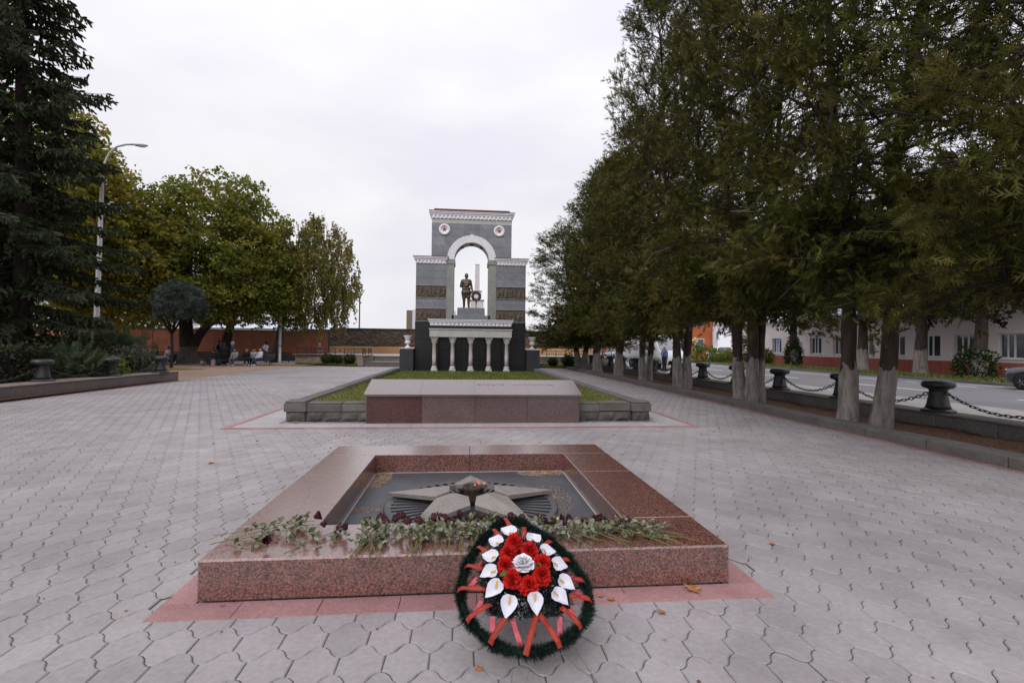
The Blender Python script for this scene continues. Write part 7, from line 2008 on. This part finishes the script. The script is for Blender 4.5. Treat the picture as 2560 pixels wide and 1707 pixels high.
tag(obj('needles', nm_, wreath), kind='stuff')
# inner mat
def dome_h(u, v):
    d = np.hypot((u - MC[0]) / .27, (v - MC[1]) / .33); return .03 + .10 * np.clip(1 - d ** 2, 0, 1)
mp = np.array(MATP)
rings = [mp] + [MC + (mp - MC) * s for s in (.8, .6, .4, .2)]
V = np.concatenate([np.c_[q_, dome_h(q_[:, 0], q_[:, 1]) - (.03 if i == 0 else .012)] for i, q_ in enumerate(rings)] + [np.array([[*MC, .115]])])
nM = len(mp)
F4 = [(i * nM + k_, (i + 1) * nM + k_, (i + 1) * nM + (k_ + 1) % nM, i * nM + (k_ + 1) % nM) for i in range(4) for k_ in range(nM)]
F3 = [(4 * nM + k_, 5 * nM, 4 * nM + (k_ + 1) % nM) for k_ in range(nM)]
obj('backing_pad', mesh_np('backing_pad', V, [F4, F3], MAT['tinsel'], smooth=True), wreath)
nn = 5200
kk = r.randint(0, nM, nn); s = np.sqrt(r.uniform(.05, 1.06, nn))[:, None]; tq = r.uniform(0, 1, nn)[:, None]
q_ = MC + ((mp[kk] * (1 - tq) + mp[(kk + 1) % nM] * tq) - MC) * s
base = np.c_[q_, dome_h(q_[:, 0], q_[:, 1]) - .012]
out = np.c_[norm(q_ - MC), np.full(nn, .55)]
tm = inst_mesh('tinsel', [(-.5, 0, 0), (.5, 0, 0), (.5, .5, .12), (-.5, .5, .12), (.45, 1, .02), (-.45, 1, .02)], [[(0, 1, 2, 3), (3, 2, 4, 5)]], base, frames(norm(out + r.normal(0, .75, (nn, 3))), roll=r.uniform(0, 2 * PI, nn)), np.c_[np.full(nn, .0042), r.uniform(.018, .036, nn), np.full(nn, .03)], MAT['tinsel'])
tag(obj('tinsel', tm, wreath), kind='stuff')
# callas
def calla_mesh(seed):
    r = np.random.RandomState(seed)
    nu, nv = 13, 7
    V = []
    for j in range(nv):
        t_ = j / (nv - 1)
        for i in range(nu):
            a = -PI + 2 * PI * i / (nu - 1)                       # a=0: notch side (inner), a=+-pi: tip (outer)
            rad = .047 * (1 - .22 * math.exp(-(a / .45) ** 2)) * (1 + .62 * math.exp(-((abs(a) - PI) / .42) ** 2))
            x, y = math.sin(a) * rad * t_ * .98, -math.cos(a) * rad * t_
            y = y * 1.0
            z = .020 * t_ ** 1.6 * (1 if abs(a) < 2.4 else .35) - .012 * (1 - t_) + .0035 * math.sin(a * 3 + seed) * t_ + .0042 * math.sin(a * 9 + seed) * t_ ** 2 - (.016 * t_ ** 3 if abs(a) > 2.7 else 0)
            V.append((x, y, z))
    F = [(j * nu + i, j * nu + i + 1, (j + 1) * nu + i + 1, (j + 1) * nu + i) for j in range(nv - 1) for i in range(nu - 1)]
    return MB().add(V, F).mesh('calla', MAT['calla'], True)
cal_me = [calla_mesh(i) for i in range(4)]
spx = MB().tube([(0, -.004, -.006), (0, .010, .010), (.001, .026, .018), (0, .04, .021)][::1], [.0055, .0055, .005, .004], 7).mesh('spadix', MAT['spadix'], True)
for i, (u, v) in enumerate(CALLA):
    d = math.atan2(v - MC[1], u - MC[0])
    tip = Vector((math.cos(d), math.sin(d), -.25 + .1 * r.normal()))
    nrm = Vector((math.cos(d) * .22, math.sin(d) * .22 - .18, 1)).normalized()
    x = (-tip).cross(nrm) * -1; x.normalize(); y = nrm.cross(x)
    R_ = Matrix((x, y, nrm)).transposed()
    if (R_ @ Vector((0, 1, 0))).dot(tip) < 0: R_ = Matrix((-x, -y, nrm)).transposed()
    R_ = R_ @ Matrix.Rotation(r.normal(0, .22), 3, 'Z')
    c_ = obj('calla', cal_me[i % 4], wreath, (u, v, .105 + r.uniform(0, .012)), R_.to_euler(), (r.uniform(.92, 1.05),) * 3)
    obj('spadix', spx, c_, (0, 0, 0), (0, 0, PI + .25 * r.normal()), (.85, .72, .85))
# carnations
def carn_mesh(seed):
    r = np.random.RandomState(seed)
    Vs, Fs, o = [], [], 0
    for lay, (n_, el, rr, sz) in enumerate(((9, .15, .020, .034), (9, .55, .017, .033), (8, .95, .012, .031), (6, 1.3, .005, .028))):
        for k_ in range(n_):
            az = 2 * PI * (k_ + .5 * (lay % 2)) / n_ + r.normal(0, .1)
            nj = 7
            d = np.array([math.cos(az) * math.cos(el), math.sin(az) * math.cos(el), math.sin(el)]); sd = np.array([-math.sin(az), math.cos(az), 0]); up_ = np.cross(d, sd)
            base = np.array([math.cos(az), math.sin(az), 0]) * rr * .3 + np.array([0, 0, .012 * lay])
            rows_ = []
            for row, (l, w_) in enumerate(((.1, .15), (.6, .55), (1.0, .80))):
                for j in range(nj):
                    q_ = (j / (nj - 1) - .5) * 2
                    jag = (.10 * (-1) ** j + r.normal(0, .04)) if row == 2 else 0
                    wav = (.18 if row == 2 else .09) * math.sin(j * 2.1 + seed + k_) + r.normal(0, .03)
                    rows_.append(base + d * sz * (l + jag - .12 * q_ * q_ * row / 2) + sd * sz * w_ * q_ + up_ * sz * wav)
            Vs += rows_; 
            for row in range(2):
                for j in range(nj - 1):
                    Fs.append((o + row * nj + j, o + row * nj + j + 1, o + (row + 1) * nj + j + 1, o + (row + 1) * nj + j))
            o += 3 * nj
    return MB().add(Vs, Fs).mesh('carnation', MAT['carn'], False)
car_me = [carn_mesh(i) for i in range(3)]
for i, (u, v) in enumerate(CARN):
    obj('carnation', car_me[i % 3], wreath, (u, v, .125), (r.normal(-.2, .2), r.normal(0, .2), r.uniform(0, 6)), (1.28,) * 3)
# white rose
def wrose():
    r = np.random.RandomState(3)
    Vs, Fs, o = [], [], 0
    for lay, (n_, el, sz, rr) in enumerate(((6, .12, .060, .006), (6, .5, .052, .006), (5, .9, .044, .006), (4, 1.2, .036, .004), (3, 1.42, .028, .002))):
        for k_ in range(n_):
            az = 2 * PI * (k_ + .37 * lay) / n_ + r.normal(0, .08)
            d = np.array([math.cos(az) * math.cos(el), math.sin(az) * math.cos(el), math.sin(el)]); sd = np.array([-math.sin(az), math.cos(az), 0]); up_ = np.cross(d, sd)
            nj, nr_ = 7, 4
            for row in range(nr_):
                l = (row + .3) / (nr_ - .7)
                w_ = .62 * math.sin(min(1, .3 + l * .9) * PI * .6)
                for j in range(nj):
                    q_ = (j / (nj - 1) - .5) * 2
                    Vs.append(d * sz * (l - .25 * q_ * q_ * l + (.05 * r.normal() if row == 3 else 0)) + sd * sz * w_ * q_ * 1.1 - up_ * sz * (.28 * q_ * q_ * l - .20 * l * l + .05 * math.sin(4 * q_ + k_ * 2) * l) * -1 + np.array([0, 0, .006 * lay]))
            for row in range(nr_ - 1):
                for j in range(nj - 1): Fs.append((o + row * nj + j, o + row * nj + j + 1, o + (row + 1) * nj + j + 1, o + (row + 1) * nj + j))
            o += nj * nr_
    return MB().add(Vs, Fs).mesh('white_rose', MAT['white_rose'], True)
obj('white_rose', wrose(), wreath, (.019, .418, .155), (-.25, .05, .5), (1.12,) * 3)
lfm = MB().add([(0, 0, 0), (-.018, .02, .004), (-.020, .045, .006), (0, .075, -.004), (.020, .045, .006), (.018, .02, .004), (0, .03, -.003), (0, .055, -.004)], [(0, 6, 1), (1, 6, 7, 2), (2, 7, 3), (0, 5, 6), (5, 4, 7, 6), (4, 3, 7)]).mesh('leaf', MAT['plastic_leaf'])
for (u, v), a in zip([(0.01, 0.372), (-0.04, 0.455), (-0.045, 0.38), (0.07, 0.42)], (-1.2, 1.2, 1.9, -2.0)): obj('leaf', lfm, wreath, (u, v, .155), (0, .1, a), (1.05,) * 3)
# ribbons
def ribbon(a, b, h0, h1, w_, mats, name, arch=.010, stripes=True):
    a, b = np.array(a), np.array(b)
    d = b - a; L = np.linalg.norm(d); d /= L; sd = np.array([-d[1], d[0]])
    n_ = 9
    cols = ([0, 1, 0, 1, 0, 1, 0] if stripes else [0]); ed_ = np.array([-.5, -.235, -.20, -.02, .02, .20, .235, .5] if stripes else [-.5, .5]) * w_
    V, F, Mi = [], [], []
    for i in range(n_):
        s = i / (n_ - 1); p = a + (b - a) * s
        z = h0 + (h1 - h0) * s + arch * 4 * s * (1 - s) - (.014 if i == n_ - 1 else 0)
        for e in ed_: V.append((*(p + sd * e), z + .0035 * math.sin(s * 9 + e * 90)))
    m_ = len(ed_)
    for i in range(n_ - 1):
        for k_ in range(m_ - 1): F.append((i * m_ + k_, i * m_ + k_ + 1, (i + 1) * m_ + k_ + 1, (i + 1) * m_ + k_)); Mi.append(cols[k_])
    mb = MB(); mb.v = V; mb.f = F; mb.m = Mi
    return mb.build(name, mats, wreath)
for a, b in RIBN: ribbon(a, b, .075, .052, .030, [MAT['ribbon_red'], MAT['ribbon_gold']], 'ribbon')
for a, b in PINKR: ribbon(a, b, .03, -.01, .026, [MAT['ribbon_pink']], 'ribbon_loop', .0, False)
# wire frame and legs
for (u, v), (x, y) in zip([(-.07, .03), (.03, .008), (.14, .035), (.22, .08)], [(.20, 2.05), (.18, 1.98), (.86, 2.02), (.74, 2.0)]):
    p = WB + WU * u + WV_ * v - WN * .01
    e = Vector((x, y, .004))
    li = wreath.matrix_world.inverted()
    MB().tube([tuple(li @ p), tuple(li @ ((p + e) / 2 + Vector((0, 0, .004)))), tuple(li @ e)], .0021, 5).build('wire_leg', MAT['wire'], wreath)
for u, v, e in ((-.02, .17, (.03, .01)), (.2, .2, (.3, .13)), (-.17, .25, (-.28, .19)), (.27, .35, (.38, .36)), (-.19, .5, (-.3, .56)), (.08, .76, (.1, .9)), (.1, .18, (.09, .02))):
    MB().tube([(u, v, .02), ((u + e[0]) / 2, (v + e[1]) / 2, .01), (e[0], e[1], 0)], .0016, 5).build('wire_strut', MAT['wire'], wreath)

# ------------------------------------------------------------------ dried roses on the granite
MAT['dry_leaf'] = leafmat('dry_rose_leaf', [(0.06, 0.072, 0.022), (0.11, 0.125, 0.055), (0.20, 0.205, 0.135), (0.31, 0.31, 0.24), (0.09, 0.095, 0.04)], clump=14, transl=.15)
MAT['dry_stem'] = M('dry_rose_stem', (0.11, 0.10, 0.022), (0.19, 0.17, 0.05), scale=14, rough=.7)
MAT['dry_bloom'] = M('withered_rose_petal', (0.018, 0.004, 0.008), (0.065, 0.008, 0.018), scale=26, rough=.8, var=.3)
MAT['sepal'] = M('dry_sepal', (0.10, 0.12, 0.03), (0.16, 0.17, 0.06), scale=20, rough=.7)
def dry_leaf(seed):
    r = np.random.RandomState(seed)
    V = []; nj, ni = 3, 5
    curl, fold, tw = r.uniform(-1.4, 1.6), r.uniform(.2, 1.0), r.normal(0, .4)
    for i in range(ni):
        t_ = i / (ni - 1); w_ = .0165 * math.sin(PI * (.12 + .86 * t_)) ** .8
        cy_, cz_ = (math.sin(curl * t_) / curl if abs(curl) > .05 else t_) * .042, (1 - math.cos(curl * t_)) / curl * .042 if abs(curl) > .05 else 0
        for j in range(nj):
            q_ = j - 1; a = tw * t_
            x, z = q_ * w_ * math.cos(fold * .8), abs(q_) * w_ * math.sin(fold) + r.normal(0, .0012)
            V.append((x * math.cos(a) - z * math.sin(a), cy_, cz_ + x * math.sin(a) + z * math.cos(a)))
    F = [(i * nj + j, i * nj + j + 1, (i + 1) * nj + j + 1, (i + 1) * nj + j) for i in range(ni - 1) for j in range(nj - 1)]
    return MB().add(V, F).mesh('leaf', MAT['dry_leaf'], True)
def compound(seed):
    r = np.random.RandomState(seed); mb = MB()
    mb.tube([(0, 0, 0), (.002, .03, .004), (0, .062, .002)], .0011, 3)
    for k_, (y_, a_) in enumerate(((.060, r.normal(0, .3)), (.040, -1.0 + r.normal(0, .3)), (.038, 1.0 + r.normal(0, .3)))):
        me = dry_leaf(seed * 7 + k_)
        Rm = Matrix.Translation((0, y_, .002)) @ Euler((r.normal(0, .5), r.normal(0, .6), a_)).to_matrix().to_4x4()
        mb.add([tuple(Rm @ v.co) for v in me.vertices], [tuple(p.vertices) for p in me.polygons])
        bpy.data.meshes.remove(me)
    return mb.mesh('leaf', MAT['dry_leaf'], True)
dl = [compound(i) for i in range(9)]
def dry_bloom(seed):
    r = np.random.RandomState(seed); Vs, Fs, o = [], [], 0
    for lay, (n_, spread, sz) in enumerate(((6, .75, .036), (6, .5, .037), (5, .28, .035), (3, .1, .030))):
        for k_ in range(n_):
            az = 2 * PI * (k_ + .4 * lay) / n_ + r.normal(0, .12)
            ca, sa = math.cos(az), math.sin(az); nj, nr_ = 5, 4
            for row in range(nr_):
                l = row / (nr_ - 1)
                rad = sz * spread * (.25 + .75 * l) * (1.0 if row < 3 else .82 + .35 * r.uniform())
                y = sz * (l * 1.05) * (1 - .25 * spread)
                for j in range(nj):
                    q_ = (j / (nj - 1) - .5) * 1.5
                    aa = az + q_ * (.9 if lay < 3 else 1.4) * (1.0 - .2 * l)
                    rr = rad * (1 + .10 * r.normal())
                    Vs.append((rr * math.cos(aa), y + .002 * r.normal(), rr * math.sin(aa)))
            for row in range(nr_ - 1):
                for j in range(nj - 1): Fs.append((o + row * nj + j, o + row * nj + j + 1, o + (row + 1) * nj + j + 1, o + (row + 1) * nj + j))
            o += nj * nr_
    return MB().add(Vs, Fs).mesh('bloom', MAT['dry_bloom'], False)
db = [dry_bloom(i) for i in range(4)]
sepm = MB()
for k_ in range(5):
    a = 2 * PI * k_ / 5; sepm.add([(0, -.004, 0), (.008 * math.cos(a - .5), .008, .008 * math.sin(a - .5)), (.022 * math.cos(a), .018, .022 * math.sin(a)), (.008 * math.cos(a + .5), .008, .008 * math.sin(a + .5))], [(0, 1, 2, 3)])
sepm = sepm.mesh('calyx', MAT['sepal'])
def rose(hx, hy, tx, ty, z, label, seed, nleaf=7, group='dried roses on the granite edge'):
    r = np.random.RandomState(seed)
    L = math.hypot(hx - tx, hy - ty); a = math.atan2(hy - ty, hx - tx) - PI / 2
    t_ = thing('dried_rose', label, 'flower', (hx, hy, z), a, group)
    bend = r.normal(0, .02)
    pts = [(bend * math.sin(s * PI) , -L * s, .012 * math.sin(s * PI * 1.2) * (1 - s) + r.normal(0, .001) - (0.02 * (s - .8) / .2 if s > .8 and ty < 3.3 else 0)) for s in np.linspace(0, 1, 8)]
    MB().tube(pts, np.linspace(.0026, .0034, 8), 5).build('stem', MAT['dry_stem'], t_)
    b_ = obj('bloom', db[r.randint(4)], t_, (0, -.004, .026), (r.normal(.15, .3), r.uniform(0, 6), r.normal(0, .35)), (r.uniform(1.05, 1.35),) * 3)
    obj('calyx', sepm, b_)
    for k_ in range(nleaf):
        s = r.uniform(.13, .60); sx = 1 if k_ % 2 else -1
        obj('leaf', dl[r.randint(9)], t_, (bend * math.sin(s * PI) + sx * r.uniform(0, .03), -L * s + r.normal(0, .012), r.uniform(.002, .026)), (r.normal(.06, .32), r.normal(0, .45), -sx * r.uniform(.4, 2.2)), (r.uniform(.8, 1.15),) * 3)
RR = np.random.RandomState(77)
rid = 0
def R(hx, hy, tx, ty, lab, z=None, n_=7):
    global rid; rid += 1
    rose(hx, hy, tx, ty, z if z else .284 + RR.uniform(0, .035), lab, 500 + rid, n_)
R(-1.10, 3.86, -1.70, 3.60, 'dried rose with the longest stem reaching over the granite corner', n_=10)
R(-1.22, 3.84, -1.66, 3.47, 'dried rose lying second among those at the granite corner', n_=9)
R(-1.30, 3.47, -1.62, 3.60, 'dried rose whose dark bloom lies alone near the granite front edge', .292, 7)
R(-1.02, 3.74, -1.50, 3.55, 'dried rose with its stem crossing the corner sheaf', n_=9)
R(-.90, 3.70, -1.14, 3.33, 'dried rose with its stem pointing to the front, next to the lone small bloom', n_=10)
R(-.82, 3.66, -.86, 3.52, 'dried rose broken short with a small bloom between corner sheaf and long row', n_=3)
row_lab = 'withered dark red rose in the crowded row between the corner sheaf and the wreath'
for i in range(25):
    x = -.70 + i * .0435 + RR.normal(0, .02)
    R(x, RR.uniform(3.70, 3.87), x + RR.normal(.04, .14), RR.uniform(3.17, 3.33), row_lab, n_=8)
mid_lab = 'withered dark red rose lying just behind the top of the wreath'
for i in range(5):
    x = .36 + i * .055 + RR.normal(0, .015)
    R(x, RR.uniform(3.68, 3.78), x + RR.uniform(.0, .2), RR.uniform(3.25, 3.36), mid_lab, n_=6)
fan_lab = 'withered dark red rose in the loose bunch right beside the wreath'
for i in range(6):
    x = .62 + i * .045 + RR.normal(0, .02)
    R(x, RR.uniform(3.62, 3.74), x + RR.uniform(.22, .42), RR.uniform(3.22, 3.38), fan_lab, n_=7)
sheaf_lab = 'withered dark red rose in the sheaf pointing to the far granite corner'
for i in range(9):
    x = .95 + i * .045 + RR.normal(0, .02)
    R(x, RR.uniform(3.62, 3.78), x + RR.uniform(.30, .46), RR.uniform(3.28, 3.44), sheaf_lab, n_=8)

# ------------------------------------------------------------------ fallen leaves and specks
MAT['fallen'] = M('fallen_leaf', (0.26, 0.10, 0.035), (0.40, 0.20, 0.08), scale=30, rough=.8, var=.25)
MAT['fallen_pale'] = M('pale_fallen_leaf', (0.42, 0.27, 0.19), (0.52, 0.36, 0.27), scale=30, rough=.8)
def mleaf(seed, m):
    r = np.random.RandomState(seed); n_ = 22; V = [(0, 0, .1)]
    for k_ in range(n_):
        a = 2 * PI * k_ / n_; rad = 1 if k_ % 4 == 0 else .55 if k_ % 4 == 2 else .78
        V.append((rad * math.cos(a), rad * math.sin(a), .35 * rad * rad * (abs(math.sin(a + seed)) - .2) + r.normal(0, .04)))
    mb = MB().add(V, [(0, 1 + k_, 1 + (k_ + 1) % n_) for k_ in range(n_)]); mb.tube([(0, 0, .08), (-.8, -.2, .02), (-1.6, -.5, .1)], [.03, .025, .02], 4)
    return mb.mesh('fallen_leaf', m, False)
ml = [mleaf(i, MAT['fallen']) for i in range(3)]; mlp = mleaf(9, MAT['fallen_pale'])
for x, y, z, s, me, lab in ((.92, 4.52, .052, .075, mlp, 'pale fallen maple leaf on the flame pit floor beside the grille'), (1.58, 3.24, .012, .062, ml[0], 'curled brown leaf against the granite front on the red border'),
                            (1.05, 6.12, .052, .05, ml[1], 'small orange leaf at the back of the flame pit'), (.92, 3.20, .010, .028, ml[2], 'small russet leaf on the red border beside the wreath'), (.98, 3.15, .010, .03, ml[1], 'small curled russet leaf at the red border\'s edge beside the wreath'),
                            (1.25, 2.98, .006, .030, ml[2], 'small brown leaf on the pavers right of the wreath'), (.10, 2.53, .006, .026, ml[1], 'small orange brown leaf on the pavers under the wreath'), (-3.45, 10.66, .01, .06, ml[0], 'orange leaf at the foot of the lawn kerb corner'),
                            (2.0, 3.85, .006, .035, ml[0], 'tan leaf on the pavers close to the granite side'), (2.62, 3.95, .006, .03, ml[2], 'dark russet leaf on the open pavers past the granite side'), (-3.4, 7.1, .006, .045, ml[1], 'lone orange leaf on the open pavers far from the granite')):
    o = obj('fallen_leaf', me, None, (x, y, z), (0, 0, RR.uniform(0, 6)), (s,) * 3); tag(o, lab, 'leaf', 'fallen leaves')
nn = 900
x = RR.uniform(-11, 7.4, nn); y = 2.0 + RR.uniform(0, 1, nn) ** 1.3 * 22
bias = RR.uniform(size=nn) < .55
x = np.where(bias, 7.4 - np.abs(RR.normal(0, 1.6, nn)), x)
ok = ~((x > FL[0] - .02) & (x < FL[1] + .02) & (y > FL[2] - .02) & (y < FL[3] + .02)) & ~((x > -3.8) & (x < 4.3) & (y > 10.4)) & (x > -1.2 * y)
p = np.c_[x, y, np.full(nn, .004)][ok]; m2 = len(p)
sp_m = inst_mesh('seed_debris', [(-1, -.6, 0), (.9, -.8, 0), (1, .7, 0), (-.7, .9, 0), (0, 0, .9)], [[(0, 1, 4), (1, 2, 4), (2, 3, 4), (3, 0, 4)]], p, frames(np.c_[RR.normal(size=m2), RR.normal(size=m2), np.zeros(m2)]), RR.uniform(.003, .011, m2) * (1 + (p[:, 1] > 8) * .6), MAT['litter'])
tag(obj('seed_debris', sp_m), 'tiny brown cone scales and leaf crumbs scattered on the pavers', 'debris', kind='stuff')
